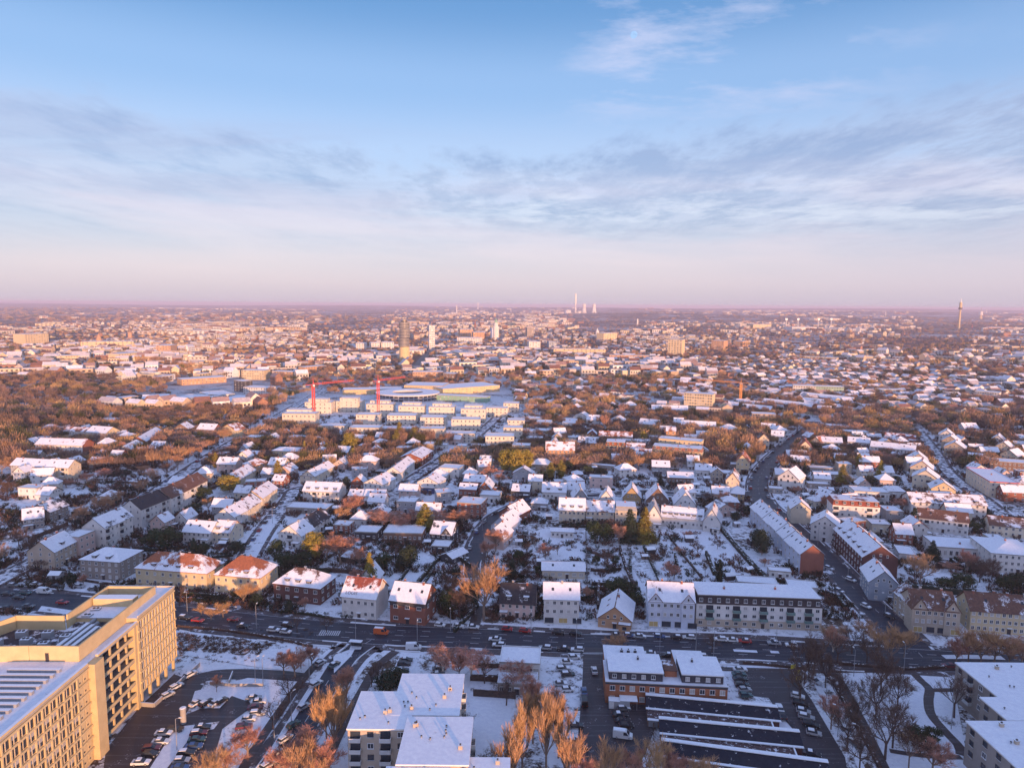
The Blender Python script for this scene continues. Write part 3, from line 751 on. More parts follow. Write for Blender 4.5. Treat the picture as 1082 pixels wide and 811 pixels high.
    for r in range(8):
        z = 1.0+r*3.0
        pm.box(XF+.01+ox, 91+oy, z+2.2, XF+.35+ox, 160.5+oy, z+2.75, st)
        for i in range(bays):
            if i >= 13 and cnt < 96: link('window', wmesh if R.random() < .65 else wmesh2, root, (XF+.01+ox, y0+i*pit+oy, z)); cnt += 1
            else: extra.append((XF+.01+ox, y0+i*pit+oy, z, 1))
        for k in range(2): extra.append((XF+.01+ox, 156.4+k*2.0+oy, z, 2))
    for r in range(7):
        z = 5.0+r*3.05
        pm.box(XF+.01+ox, 183+oy, z+2.25, XF+.3+ox, 204+oy, z+2.8, st)
        for i in range(12): extra.append((XF+.01+ox, 184.0+i*1.62+oy, z, 3))
    pm.build('spandrel', root)
    ex = MB()
    for x, y, z, k in extra:
        if k == 1: ex.box(x, y, z, x+.06, y+pit-.5, z+2.1, M('glass')); ex.box(x, y+pit-.5, z-.2, x+.36, y+pit-.1, z+2.3, st); ex.box(x, y+.75, z, x+.14, y+.98, z+2.1, wall_mat('yellow'))
        elif k == 2: ex.box(x, y, z, x+.05, y+1.5, z+2.0, wall_mat('stone')); ex.box(x+.05, y+.3, z+.4, x+.09, y+.8, z+.8, M('glass'))
        else: ex.box(x, y, z, x+.06, y+1.2, z+2.2, M('glass')); ex.box(x, y+1.25, z-.1, x+.34, y+1.5, z+2.2, st); ex.box(x, y+.5, z, x+.12, y+.66, z+2.1, M('frame'))
    o = ex.build('window', root); o['kind'] = 'stuff'
    # loggias
    for r in range(7):
        z = 1.2+r*3.3
        lg = MB(); lg.box(XF-3.4+ox, 164.5+oy, z, XF-.6+ox, 181.7+oy, z+.3, M('concrete')); lg.box(XF-.8+ox, 164.5+oy, z+.3, XF-.55+ox, 181.7+oy, z+1.1, st)
        lo = lg.build('loggia', root)
        g = MB(); g.box(XF-3.38+ox, 165+oy, z+.35, XF-3.3+ox, 181.5+oy, z+2.9, M('glass')); g.build('pane', lo)
        for k in range(4):
            g = MB(); g.box(XF-1.3+ox, 167.5+k*3.7+oy, z+1.1, XF-.9+ox, 168+k*3.7+oy, z+3.3, st); g.build('post', lo)
    # ramp wall beside the far wing
    FOOT.append((-120, 147, 0, 16, 58)); BLD.append((-105, 165, 20, 'beige office block', 110, 700))
office()
def ramp():
    A, B = at(163, 747), at(211, 703)
    a = math.atan2(B.y-A.y, B.x-A.x); L = (B-A).length
    root = empty('ramp_wall', 'low concrete ramp wall topped with snow beside the office block', 'wall', A, a)
    mb = MB(); mb.box(0, -.2, 0, L, .2, 1.3, M('concrete'), M('snow')); mb.build('wall', root)
    mb = MB(); mb.box(-.2, .2, 0, .2, 9.5, 1.3, M('concrete'), M('snow')); mb.build('end_wall', root)
ramp()

# ---------------------------------------------------------------- flat-roofed flats, bottom centre
def flats_block(label, boxes, face, balc=True, name='apartment_block', wallk='beige', storey=2.9, sidec=3):
    """boxes: (x0, y0, x1, y1, h)"""
    cx = sum(b[0]+b[2] for b in boxes)/len(boxes)/2; cy = sum(b[1]+b[3] for b in boxes)/len(boxes)/2
    root = empty(name, label, 'apartment block', (cx, cy, 0)); px, py = proj(cx, cy, 5)
    BLD.append((cx, cy, 12, label, px, py))
    R = random.Random(label)
    w = MB(); r = MB(); fl = snow_mat('roof_flat_10', (0.2, .2, .2), 1.0, .15); items = []
    for q, (x0, y0, x1, y1, h) in enumerate(boxes):
        FOOT.append(((x0+x1)/2, (y0+y1)/2, 0, (x1-x0)/2, (y1-y0)/2))
        x0 -= cx; x1 -= cx; y0 -= cy; y1 -= cy
        w.box(x0, y0, 0, x1, y1, h-.01*q, wall_mat(wallk))
        r.box(x0-.25, y0-.25, h-.01*q, x1+.25, y1+.25, h+.35+.03*q, M('frame'), fl)
        n = max(2, int((x1-x0)/3.2)); rows = int(h/storey)
        for j in range(rows):
            z = h-(j+1)*storey
            if z < 0: continue
            for i in range(n):
                if (x1-x0) < 4: continue
                xx = x0+(x1-x0)*(i+.5)/n
                if i % 2 == 0 and balc: items.append(('b', xx, y0, z+.3, 0))
                else: items.append(('w', xx, y0-.005, z+1.0, 0))
            ny = max(2, int((y1-y0)/4))
            for i in range(ny):
                yy = y0+(y1-y0)*(i+.5)/ny
                sg = -1 if cx > 0 else 1
                xx = x1 if sg > 0 else x0
                if i % 3 == 2 and balc: items.append(('b', xx, yy, z+.3, sg*math.pi/2))
                else: items.append(('w', xx+.005*sg, yy, z+1.0, sg*math.pi/2))
    w.build('wall', root); ro = r.build('roof', root)
    nb = 0
    def buried(x, y, k):
        for (a, b, c2, d2, h) in boxes:
            if a-cx+.3 < x < c2-cx-.3 and b-cy+.3 < y < d2-cy-.3: return True
        return False
    for k, x, y, z, rz in items:
        dx, dy = math.sin(rz)*.6, -math.cos(rz)*.6
        if buried(x+dx, y+dy, 0): continue
        if k == 'b': link('balcony', balcony_mesh(2.7, 1.1), root, (x, y, z), rz)
        else: add_win(root, x, y, z, rz, 1.5, 1.4, 'k' if R.random() < .6 else 'w')
    for q, (x0, y0, x1, y1, h) in enumerate(boxes):
        k = int((x1-x0)*(y1-y0)/32)+1
        for i in range(k):
            X, Y = R.uniform(x0+1.5, x1-1.5)-cx, R.uniform(y0+1.5, y1-1.5)-cy
            if i % 4 == 0: link('chimney', chim_mesh('beige', .9, .9), ro, (X, Y, h+.3))
            else:
                v = MB(); v.tube((0, 0, 0), (0, 0, .5), .16, .16, M('metal'), 8); v.tube((0, 0, .5), (0, 0, .62), .26, .2, M('darkframe'), 8); v.build('roof_vent', ro, (X, Y, h+.3))
    return root
flats_block('snow-roofed beige flats with stacked balconies at the bottom centre, farther of two', [(-38.3, 151, -24, 166.4, 15), (-29, 156.5, -12.5, 175, 15)], None)
flats_block('nearer of two snow-roofed beige flats at the bottom centre edge', [(-24.5, 138, -9, 155, 15.4), (-11.5, 128, 0, 141.8, 14.2), (-26.5, 120, -13, 137.7, 14.8)], None)
flats_block('grey-brown flat-roofed flats in the lower right corner, farthest of three stepped blocks', [(131.5, 173, 166, 190.5, 11)], None, wallk='greybrown')
flats_block('middle of three stepped grey-brown flats in the lower right corner', [(126.5, 162.5, 166, 172.5, 11)], None, wallk='greybrown')
flats_block('nearest of three stepped grey-brown flats in the lower right corner', [(115.5, 143, 166, 161.5, 11.2)], None, wallk='greybrown', balc=False)
# ---------------------------------------------------------------- brick office with slate top storey
def brick_office():
    A = at(640, 720, 6.5); B = at(769, 726, 6.5); w = (B-A).xy.length; a = math.atan2(B.y-A.y, B.x-A.x)
    root = empty('brick_building', 'orange brick building with dark slate top storey and snowy flat roofs', 'office building', (A.x, A.y, 0), a)
    c, s = math.cos(a), math.sin(a); FOOT.append((A.x+c*w/2-s*11, A.y+s*w/2+c*11, a, w/2, 11)); BLD.append((A.x+w/2, A.y+10, 16, 'orange brick building', 705, 715))
    bm = wall_mat('brick2') if 'brick2' in WALL else mat('wall_brick2', (0.36, 0.14, 0.075), .9, .2, .8)
    fl = snow_mat('roof_flat_10', (0.2, .2, .2), 1.0, .15)
    mb = MB(); mb.box(0, 0, 0, w, 12, 6.5, bm); mb.box(.5, 12, 0, 13, 21, 6.5, bm); mb.box(22, 12, 0, 31, 20, 6.3, bm); mb.box(17.5, 4, 6.5, 21, 9, 8.6, bm)
    mb.box(-.08, -.08, 5.9, w+.08, .0, 6.5, M('slate')); mb.build('wall', root)
    mb = MB(); mb.box(1, 1.2, 6.5, 16.5, 11.5, 9.2, M('slate')); mb.box(22, 1.2, 6.5, w-1, 11.5, 9.2, M('slate')); up = mb.build('slate_storey', root)
    mb = MB(); mb.box(-.1, -.1, 6.503, w+.1, 12.1, 6.7, M('concrete'), fl); mb.box(.8, .8, 9.2, 16.8, 11.8, 9.5, M('frame'), fl); mb.box(21.8, .8, 9.2, w-.8, 11.8, 9.5, M('frame'), fl)
    mb.box(.4, 12.1, 6.5, 13.2, 21.2, 6.9, M('frame'), fl); mb.box(21.9, 12.1, 6.3, 31.2, 20.2, 6.75, M('frame'), fl); mb.box(17.3, 3.8, 8.6, 21.2, 9.2, 8.8, M('slate'), snow_mat('roof_brown_5', TILE['brown'], .3, .3)); rf = mb.build('roof', root)
    for k in range(3): link('chimney', chim_mesh('dark', .9, .8), rf, (6+k*2.1, 17, 6.9))
    for x in (10, 26): link('chimney', chim_mesh('dark', .6, .8), rf, (x, 8, 9.5))
    for i in range(12):
        for j in range(2):
            if j == 0 and 4 < i: continue
            if j == 0 and i == 1:
                d = MB(); d.box(-.7, -.1, 0, .7, .01, 2.3, M('reddoor')); d.build('door', root, (2+i*2.85, 0, .02)); continue
            add_win(root, 2+i*2.85, -.005, .9+j*3.2, 0, 1.5, 1.5, 'w' if (i+j) % 3 else 'c')
    for i in range(5): add_win(up, 2.6+i*2.8, 1.19, 7.3, 0, 1.2, 1.2, 'c' if i % 2 else 'w')
    for i in range(4): add_win(up, 23.6+i*2.9, 1.19, 7.3, 0, 1.2, 1.2, 'c')
    mb = MB(); mb.box(4, -3.2, 2.6, 9, -.1, 2.8, M('metal'), M('snow'))
    for x in (4.2, 8.8): mb.tube((x, -3, 0), (x, -3, 2.6), .07, .07, M('metal'))
    mb.build('canopy', root)
brick_office()
# garage rows
def garages():
    rows_ = [((683, 735), (820, 748), 'farthest'), ((697, 760), (843, 774), 'middle'), ((700, 783), (873, 806), 'nearest')]
    rmat = snow_mat('roof_corrugated', (0.016, 0.020, 0.034), 0.18, 0.6)
    bmat = snow_mat('roof_brown_sheet', (0.09, 0.06, 0.06), 0.30, 0.9)
    for p, q, nm in rows_:
        A = at(*p, 3.2); B = at(*q, 3.2); L = (B-A).xy.length; a = math.atan2(B.y-A.y, B.x-A.x)
        root = empty('garage_row', nm+' of three long dark-roofed garage rows edged with snow below the brick building', 'garage', (A.x, A.y, 0), a, 'long garage rows')
        c, s = math.cos(a), math.sin(a); FOOT.append((A.x+c*L/2+s*3.5, A.y+s*L/2-c*3.5, a, L/2, 5)); BLD.append((A.x+c*L/2, A.y+s*L/2-3, 12, nm+' long garage row', *proj(A.x+c*L/2, A.y+s*L/2)))
        mb = MB(); mb.box(0, -4.6, 0, L, 0, 2.3, wall_mat('darkbrick')); mb.box(0, -.25, 2.3, L, 0, 3.8, wall_mat('darkbrick')); mb.box(0, -9.6, 0, L-2, -4.8, 2.0, wall_mat('brown')); mb.build('wall', root)
        mb = MB(); mb.slab([(-.3, -4.9, 2.35), (L+.3, -4.9, 2.35), (L+.3, .2, 3.9), (-.3, .2, 3.9)], .15, rmat); mb.box(-.3, -.9, 3.95, L+.3, .3, 4.2, M('snow')); mb.box(-.3, -5.3, 2.42, L+.3, -4.6, 2.66, M('snow')); mb.build('roof', root)
        mb = MB(); mb.box(0, -9.8, 2.0, L-2, -4.95, 2.2, bmat); mb.box(L-2.4, -9.8, 2.2, L-2, -5, 2.4, M('snow')); mb.box(0, -10.2, 2.2, L-2, -9.3, 2.4, M('snow')); lr = mb.build('lower_roof', root)
        dm = MB(); dm.box(0, -.06, 0, 2.5, .01, 1.9, M('metal')); dmm = dm.mesh('garage_door')
        for k in range(int((L-3)/2.9)): link('garage_door', dmm, root, (.3+k*2.9, -9.605, .02))
garages()
H('low white building with snowy ribbed flat roof beside the pink birches', 528, 700, 570, 702, 5, 10, 'flat', 0, 'white', 'grey', 1.0, 1, 6, 2, win=(1.8, 2.2), chim=0, name='commercial_building')
H('low flat annex in front of the ribbed white building', 526, 722, 567, 724, 3.2, 6.5, 'flat', 0, 'greybrown', 'grey', .85, 1, 5, 1, chim=0, name='annex')
# ---------------------------------------------------------------- the row along the main road
G1 = 'houses along the north side of the main road'
H('beige gabled flats with dark gable beside the far left junction', 57, 583, 81, 571, 8, 12, 'gp', 4.5, 'beige', 'dark', .8, 3, 5, 3, dorm=1, name='apartment_house')
H('pinkish flat-roofed stair wing behind the beige gabled flats', 83, 568, 100, 561, 9.5, 8, 'flat', 0, 'pink', 'grey', 1, 3, 3, 2, chim=0, name='apartment_house')
H('grey-brown hipped house with wide roof dormer behind the office block', 84, 591, 126, 594, 8, 14, 'hip', 3.5, 'greybrown', 'grey', .9, 3, 6, 4, dorm=2, name='apartment_house')
H('cream house with orange hipped roof and three dormers right behind the office block', 143, 600, 218, 606, 7, 12, 'hip', 5.5, 'yellow', 'orange', .55, zf=(7.6, 10.5), rows=2, cols=9, sc=3, dorm=4, chim=3, group=G1)
H('sunlit beige house with steep orange hipped roof and flat dormer', 227, 607, 274, 611, 7, 14, 'hip', 6, 'yellow', 'orange', .45, zf=(7.6, 10.5), rows=2, cols=6, sc=4, dorm=2, chim=2, group=G1)
H('dark brick house with brown hipped roof and two front dormers', 289, 616, 338, 622, 6.5, 12, 'hip', 5, 'darkbrick', 'brown', .75, zf=(8.2, 10.2), rows=2, cols=5, sc=3, dorm=3, group=G1, win=(1.6, 1.4))
w1 = H('white house with half-bare red roof by the road junction', 361, 629, 397, 632.5, 8.2, 12, 'gp', 5, 'white', 'red', .6, zf=(9.6, 11.8), rows=2, cols=5, sc=0, group=G1, rim='frame')
H('red brick house with dark slate band and snowy roof', 412, 633, 449, 637, 8.6, 12, 'gp', 4.6, 'brick', 'dark', 1, 2, 3, 2, group=G1, band=(6.6, 8.55, 'dark'), win=(1.7, 1.3), sky=3)
H('small white house with steep snowy gable behind the red-roofed white house', 378, 613, 397, 614, 4, 10, 'gg', 4.5, 'white', 'dark', .75, 1, 2, 2)
H('low pink house with dark patchy roof and dormer', 528, 636, 565, 638, 5.6, 12, 'gp', 5, 'pink', 'dark', .35, 2, 5, 1, dorm=2, group=G1)
H('cream three-storey house with shop windows and smooth snowy roof', 575, 632, 612, 633, 9.6, 11, 'gp', 4, 'white', 'grey', 1, 3, 5, 2, group=G1, shop=True, chim=1)
H('low cream building with row of pinkish windows behind the three-storey house', 573, 602, 618, 603, 3.6, 9, 'gp', 2.2, 'cream', 'grey', 1, 1, 6, 1, chim=0, win=(1.8, 1.4), wst='c', name='annex')
H('peach bungalow with dark brown gable and big snowy roof', 632, 652, 667, 656, 3.5, 16, 'gg', 4.6, 'orange', 'brown', 1, 1, 3, 4, group=G1, band=(3.4, 3.6, 'brown'))
H('pale blue twin-gabled townhouse with shops below', 686, 634, 734, 636.5, 10, 13, 'gp', 4.6, 'paleblue', 'brown', .85, 3, 7, 4, group=G1, shop=True, gab=((.14, 4.6, 3.0), (.86, 4.6, 3.0)), chim=2)
H('long white apartment building with slate attic and green glass balconies', 736, 637, 869, 642, 8.6, 12.5, 'mans', 3, 'white', 'dark', 1, 3, 14, 2, group=G1, balc=(1, 4, 7, 10, 12), dorm=14, base=(2.9, 'beige'), name='apartment_block', chim=2, win=(1.4, 1.3))
H('beige corner house with two front gables and brown roof', 966, 642, 1012, 646, 9, 13, 'gp', 4.4, 'beige', 'brown', .5, 3, 7, 3, group=G1, gab=((.13, 5.0, 3.6), (.88, 5.0, 3.6)), chim=2, shop=True)
H('narrow beige wing with bare brown roof along the curved street corner', 945, 624, 964, 640, 8, 8, 'gp', 3.4, 'beige', 'brown', .6, 3, 4, 1, name='apartment_house')
H('long yellow-beige terrace with bare brown roof at the right edge', 1026, 644, 1104, 650, 8, 11, 'gp', 4.5, 'yellow', 'brown', .28, 3, 12, 2, group=G1, chim=4)
H('blue-grey gabled house with snowy roof on the curved street', 919, 614, 949, 617, 7.6, 15, 'gg', 4.6, 'bluegrey', 'grey', 1, 3, 2, 4, wst='w')
H('long dark brick tenement with chimneys along its snowy ridge', 912, 588, 949, 590, 8.8, 38, 'gg', 5, 'darkbrick', 'brown', .75, 3, 1, 11, chim=6, dorm=6, name='apartment_block')
row('%s house from the far end of the white terrace stepping down the curved street', 793, 535, 846, 586, 7, 8.6, 10, 'white terrace on the curved street', rh=4, wall='paleblue', tile='grey', snow=.9, rows=3, cols=2, sc=0, end='brick', sky=2, chim=1)
H('grey house with yellow gable between the white terrace and white gabled house', 836, 537, 857, 538.5, 8, 12, 'gg', 4, 'cream', 'grey', .95, 3, 0, 3)
H('tall white gabled house with three rows of windows near the curved street', 857, 553, 886, 557, 8.2, 13, 'gg', 4.6, 'white', 'grey', .95, 3, 3, 3)
H('white four-storey flats with bare reddish roof on the right', 880, 533, 930, 536, 10, 12, 'mans', 2.6, 'white', 'red', .6, 3, 7, 2, balc=(0, 5), dorm=6, name='apartment_block')
H('white two-storey flats with bare brown roof on the right', 971, 546, 1024, 552, 7, 11, 'gp', 3.4, 'white', 'brown', .35, 2, 9, 3, name='apartment_block', balc=(1, 7))
H('long white flats with half-snowed brown roof behind bare-roofed white flats', 963, 530, 1043, 534, 7.5, 13, 'gp', 4, 'white', 'brown', .6, 3, 12, 3, name='apartment_block', chim=4, dorm=4)
H('low cream house with red-brown roof at the right edge', 1046, 554, 1104, 560, 5.5, 11, 'gp', 3.4, 'cream', 'brown', .4, 2, 8, 2)
H('long cream block with red roof edge set at an angle on the right', 1046, 509, 1077, 511, 9.5, 38, 'flat', 0, 'cream', 'grey', 1, 3, 4, 8, rim='redpaint', name='apartment_block', balc=(2,))
H('low snow-roofed hall behind dark firs on the right', 990, 578, 1052, 582, 5, 16, 'flat', 0, 'white', 'grey', 1, 1, 10, 2, name='hall', win=(1.4, 2.2))
H('big white villa with low hipped snowy roof at the right edge', 1048, 584, 1100, 588, 8.5, 22, 'hip', 2.6, 'white', 'grey', 1, 3, 8, 5, name='apartment_block')
H('low grey-roofed garages behind the dark brick tenement', 950, 585, 968, 587, 3, 12, 'flat', 0, 'white', 'grey', 1, 1, 2, 2, chim=0, name='garage', cat='garage')
H('white lean-to with snowy roof behind the long white apartment building', 813, 603, 836, 605, 3, 4.5, 'flat', 0, 'white', 'grey', 1, 1, 3, 1, chim=0, name='shed')
H('snow-covered garage roofs directly behind the long white apartment building', 780, 615, 822, 618, 2.8, 7, 'flat', 0, 'grey', 'grey', 1, 1, 5, 1, chim=0, name='garage', cat='garage', door=False)
H('snow-covered low roof at the right end behind the long white apartment building', 833, 619, 864, 622, 2.8, 7, 'flat', 0, 'grey', 'grey', 1, 1, 4, 1, chim=0, name='garage', cat='garage', door=False)
# snow lettering on the red roof
ro = [c_ for c_ in w1.children if c_.name.startswith('roof')][0]
cu = bpy.data.curves.new('lettering', 'FONT'); cu.body = 'LOUIS'; cu.size = 1.7; cu.extrude = 0.02
cu.materials.append(mat('snow_letters', TILE['brown'], .9, 0.1))
to = link('lettering_curve', cu, None)
bpy.context.view_layer.update()
lm = bpy.data.meshes.new_from_object(to.evaluated_get(bpy.context.evaluated_depsgraph_get())); bpy.data.objects.remove(to)
to = link('lettering', lm, ro, (-5.5, -5.55, 8.85)); to.rotation_euler = (math.atan(5/6), 0, 0)
# ---------------------------------------------------------------- the left avenue
AP = dict(name='apartment_block')
H('white gabled flats with balconies left of the dark-roofed terrace', 111, 558, 140, 545, 10, 12, 'gp', 4.5, 'white', 'dark', .65, 3, 6, 3, dorm=2, balc=(0, 3), **AP)
H('long white flats with bare dark roof by the avenue', 149, 538, 179, 526, 10, 12, 'gp', 4.5, 'white', 'dark', .08, 3, 7, 3, balc=(1, 5), **AP)
H('white flats with orange-tipped roof up the avenue', 181, 526, 219, 507, 10, 12, 'gp', 4.5, 'white', 'brown', .3, 3, 8, 3, balc=(1, 4, 6), chim=2, **AP)
H('white gabled end house of the row behind the dark conifer', 247, 546, 262, 538, 6.5, 11, 'gp', 4, 'white', 'grey', .85, 2, 3, 2, sky=2)
H('cream house second in the row behind the dark conifer', 262, 538, 276, 529, 6.5, 11, 'gp', 4, 'cream', 'brown', .6, 2, 3, 2)
H('house with pinkish half-bare roof at the far end of that row', 277, 526, 293, 515, 6.5, 11, 'gp', 4, 'cream', 'pink', .7, 2, 3, 2)
H('low white house with snowy roof beside the dark spreading conifer', 193, 561, 222, 563, 5.5, 11, 'gp', 4, 'white', 'grey', 1, 2, 6, 2, sky=3)
H('cream house with three white dormers beside the low white house', 224, 561, 243, 562.5, 5.5, 11, 'gp', 4, 'cream', 'pink', .7, 2, 4, 2, dorm=2)
H('white gabled house with wooden balcony at the bend of the west street', 294, 563, 318, 566, 5.5, 11, 'gg', 4.5, 'white', 'grey', .95, 2, 3, 3, balc=(1,))
H('dark-roofed house running back from the white gabled house', 330, 557, 349, 545, 5, 11, 'gp', 4, 'white', 'dark', .35, 2, 5, 2)
H('white two-storey flats with long snowy dormered roof', 320, 518, 358, 519.5, 6.5, 12, 'gp', 4, 'white', 'grey', 1, 2, 8, 3, dorm=4, balc=(2, 5), **AP)
H('flat snow-roofed wing below the white dormered flats', 302, 536, 345, 538, 3, 10, 'flat', 0, 'greybrown', 'grey', 1, 1, 7, 2, chim=0, name='annex')
H('small cream house with pyramid roof on the left of long cream house', 317, 502, 331, 503, 5.5, 9, 'hip', 3.2, 'cream', 'brown', .7, 2, 3, 2)
H('long cream house with snowy roof rising to the right', 332, 503, 353, 492, 5.5, 9, 'gp', 3.4, 'cream', 'grey', .95, 2, 6, 2)
H('sunlit pale yellow villa with low hipped snowy roof', 287, 476, 315, 477, 7, 14, 'hip', 1.8, 'yellow', 'grey', .95, 2, 6, 3)
H('low cream house with snowy roof left of the pale yellow villa', 247, 479, 272, 480, 4, 12, 'hip', 1.5, 'cream', 'grey', 1, 1, 6, 2)
H('house with pinkish snowy roof above the yellow-green round tree', 252, 507, 270, 496, 6, 11, 'gp', 3.8, 'cream', 'pink', .7, 2, 4, 2)
H('orange-roofed round-cornered house below the pale yellow villa', 267, 492, 285, 488, 6, 11, 'hip', 3.2, 'orange', 'orange', .6, 2, 4, 2)
H('brown gabled house at the left edge of the lit bare trees', 183, 453, 199, 453, 6, 12, 'gg', 4.4, 'brown', 'grey', .85, 2, 3, 2)
H('brick house with snowy ridge roof among lit bare trees', 208, 453, 226, 454, 5.5, 11, 'gp', 4.2, 'brick', 'grey', .85, 2, 5, 2)
H('yellow sunlit gabled house right of the brick house among trees', 232, 453, 249, 455, 6, 12, 'gg', 4.6, 'yellow', 'orange', .5, 2, 4, 2)
H('white four-storey block with red end wall on the far left', 37, 469, 87, 470.5, 9.5, 12, 'gp', 3.6, 'white', 'red', .8, 3, 10, 0, endwall='brick', chim=4, **AP)
H('cream gabled block with balconies in front of the red-ended block', 48, 493, 72, 494, 9, 11, 'gp', 4, 'cream', 'grey', .95, 3, 6, 2, balc=(4,), **AP)
H('shaded grey block joined to the left of the cream gabled block', 11, 491, 47, 493, 8.4, 11, 'gp', 3.6, 'grey', 'grey', .95, 3, 8, 2, **AP)
H('low white block with orange roof behind the red-ended block', 66, 455, 89, 456, 7, 12, 'gp', 2.5, 'white', 'orange', .5, 2, 7, 2, **AP)
H('bright yellow-ended white block behind the red-ended block', 91, 456, 112, 457.5, 8, 14, 'gp', 4, 'white', 'grey', .95, 3, 5, 3, endwall='yellow', **AP)
H('brick-red house with pink snowy roof left of the railway trees', 154, 466, 172, 455, 5.5, 11, 'gp', 3.6, 'brick', 'pink', .75, 2, 5, 2)
H('small white house with snowy roof beside the rounded orange tree', 138, 475, 151, 468, 5.5, 10, 'gp', 3, 'white', 'grey', .9, 2, 4, 2)
H('shaded house with snow-patched roof among bare trees on the left', 24, 549, 46, 546, 5.5, 12, 'gp', 4.2, 'greybrown', 'dark', .7, 2, 5, 2)
H('second shaded house with patchy roof among bare trees on the left', 52, 541, 72, 533, 5.5, 12, 'gp', 4.2, 'greybrown', 'dark', .6, 2, 5, 2)
for i, (a, b, c, dd) in enumerate([(104, 444, 128, 444), (128, 441, 152, 441), (106, 450, 128, 449.5), (150, 426, 172, 425)]):
    H('%s long low hall with snowy flat roof on the upper left' % ORDN[i], a, b, c, dd, 4.5, 14, 'flat', 0, 'white', 'grey', 1, 1, 7, 2, chim=0, name='hall', group='low halls on the upper left', win=(1.6, 1.6))
H('small detached house with snowy hipped roof behind low halls', 128, 460, 143, 457, 5, 10, 'hip', 3, 'white', 'grey', .85, 2, 3, 2)
# ---------------------------------------------------------------- middle left gardens
H('white gabled villa with tall windows on the villa street', 384, 510, 404, 512, 6, 17, 'gg', 3.6, 'white', 'grey', .95, 2, 4, 4)
H('white long house with snowy roof behind the white gabled villa', 423, 499, 438, 487, 6, 10, 'gp', 3.4, 'white', 'grey', .9, 2, 5, 2, sky=3)
H('red-brown house with snowy low roof up the villa street', 445, 484, 457, 476, 6, 16, 'gp', 3, 'brick', 'brown', .85, 2, 4, 3)
H('white gabled house above the blue garage', 441, 508.5, 463, 510.5, 6.2, 12, 'gg', 3.4, 'white', 'dark', .85, 2, 3, 3)
H('flat-roofed blue garage box in front of the white gabled house', 441, 515, 459, 516, 3.4, 6, 'flat', 0, 'blue', 'grey', 1, 1, 2, 1, chim=0, name='garage', cat='garage')
H('white cube house with flat snowy roof', 464, 494, 485, 495.5, 6.4, 11, 'flat', 0, 'white', 'grey', 1, 2, 3, 3, chim=0)
H('brick cottage with pink snowy roof right of the cube house', 490, 508, 512, 509, 4.6, 12, 'gp', 3, 'brick', 'pink', .85, 1, 4, 2)
H('brick house in front of the brick cottage', 485, 516, 503, 517, 4.6, 9, 'gp', 2.5, 'brick', 'brown', .8, 1, 4, 2)
H('red brick house with flat snow roof and roof terrace', 483, 531, 508, 533, 8, 12, 'flat', 0, 'brick', 'grey', .9, 3, 4, 3, chim=1)
H('grey flat-roofed house left of the tall yellow conifer', 419, 530, 438, 531, 6, 10, 'flat', 0, 'grey', 'grey', .95, 2, 3, 2)
H('white long bungalow with row of windows on the middle left', 385, 523.5, 406, 524, 4.6, 10, 'gp', 2.6, 'white', 'grey', 1, 1, 6, 2)
H('pale low house left of the white long bungalow', 368, 523, 384, 523.5, 4.2, 10, 'gp', 2.4, 'grey', 'grey', .95, 1, 4, 2)
H('dark blue low house with snowy flat roof', 375, 562, 398, 563, 4, 10, 'flat', 0, 'dark', 'grey', .95, 1, 4, 2, chim=0)
H('long low brown building with pink snowy roof behind orange tree', 405, 563, 446, 564, 4, 12, 'flat', 0, 'brown', 'brown', .9, 1, 8, 2, chim=0, name='hall')
H('dark timber house with jagged snowy roofs', 455, 563, 477, 565, 5, 12, 'gp', 4.4, 'dark', 'dark', .85, 2, 4, 2, gab=((.75, 5, 3.2),))
H('small dark shed with tilted snowy roof beside the timber house', 478, 590, 494, 583, 2.8, 7, 'gp', 1.6, 'dark', 'grey', .95, 1, 3, 1, chim=0, name='shed')
H('snow-covered flat carport left of the tilted shed', 456, 577, 474, 578, 2.8, 8, 'flat', 0, 'dark', 'grey', .95, 1, 3, 1, chim=0, name='carport')
H('house with flat snowy roof on the inner bend of the street', 507, 523, 527, 524, 4, 10, 'flat', 0, 'white', 'grey', 1, 1, 4, 2, chim=0)
H('cream low house with snowy roof beside the villa street end', 505, 487, 522, 487, 4, 10, 'flat', 0, 'cream', 'grey', 1, 1, 4, 2, chim=0)
for i, (x, y, wd) in enumerate([(476, 486, 26), (484, 477, 25), (493, 471, 24), (505, 476, 14), (482, 471, 14)]):
    H('%s snowy flat-roofed bungalow in the patio-house cluster' % ORDN[i], x, y, x+wd, y+.7, 3.6, 9, 'flat', 0, 'cream', 'grey', 1, 1, 5, 2, chim=0, group='flat-roofed patio bungalows')
H('snow-roofed low building beside the blond brick wall', 452, 470, 472, 470.5, 3.4, 8, 'flat', 0, 'white', 'grey', 1, 1, 4, 2, chim=0)
H('low orange-walled house with snowy roof in front of the estate', 378, 471, 400, 472, 4.6, 9, 'flat', 0, 'orange', 'grey', .9, 1, 5, 2, chim=0)
H('small pink house among trees in front of the estate', 472, 463, 486, 464, 5, 8, 'gp', 2.6, 'pink', 'pink', .8, 1, 3, 2)
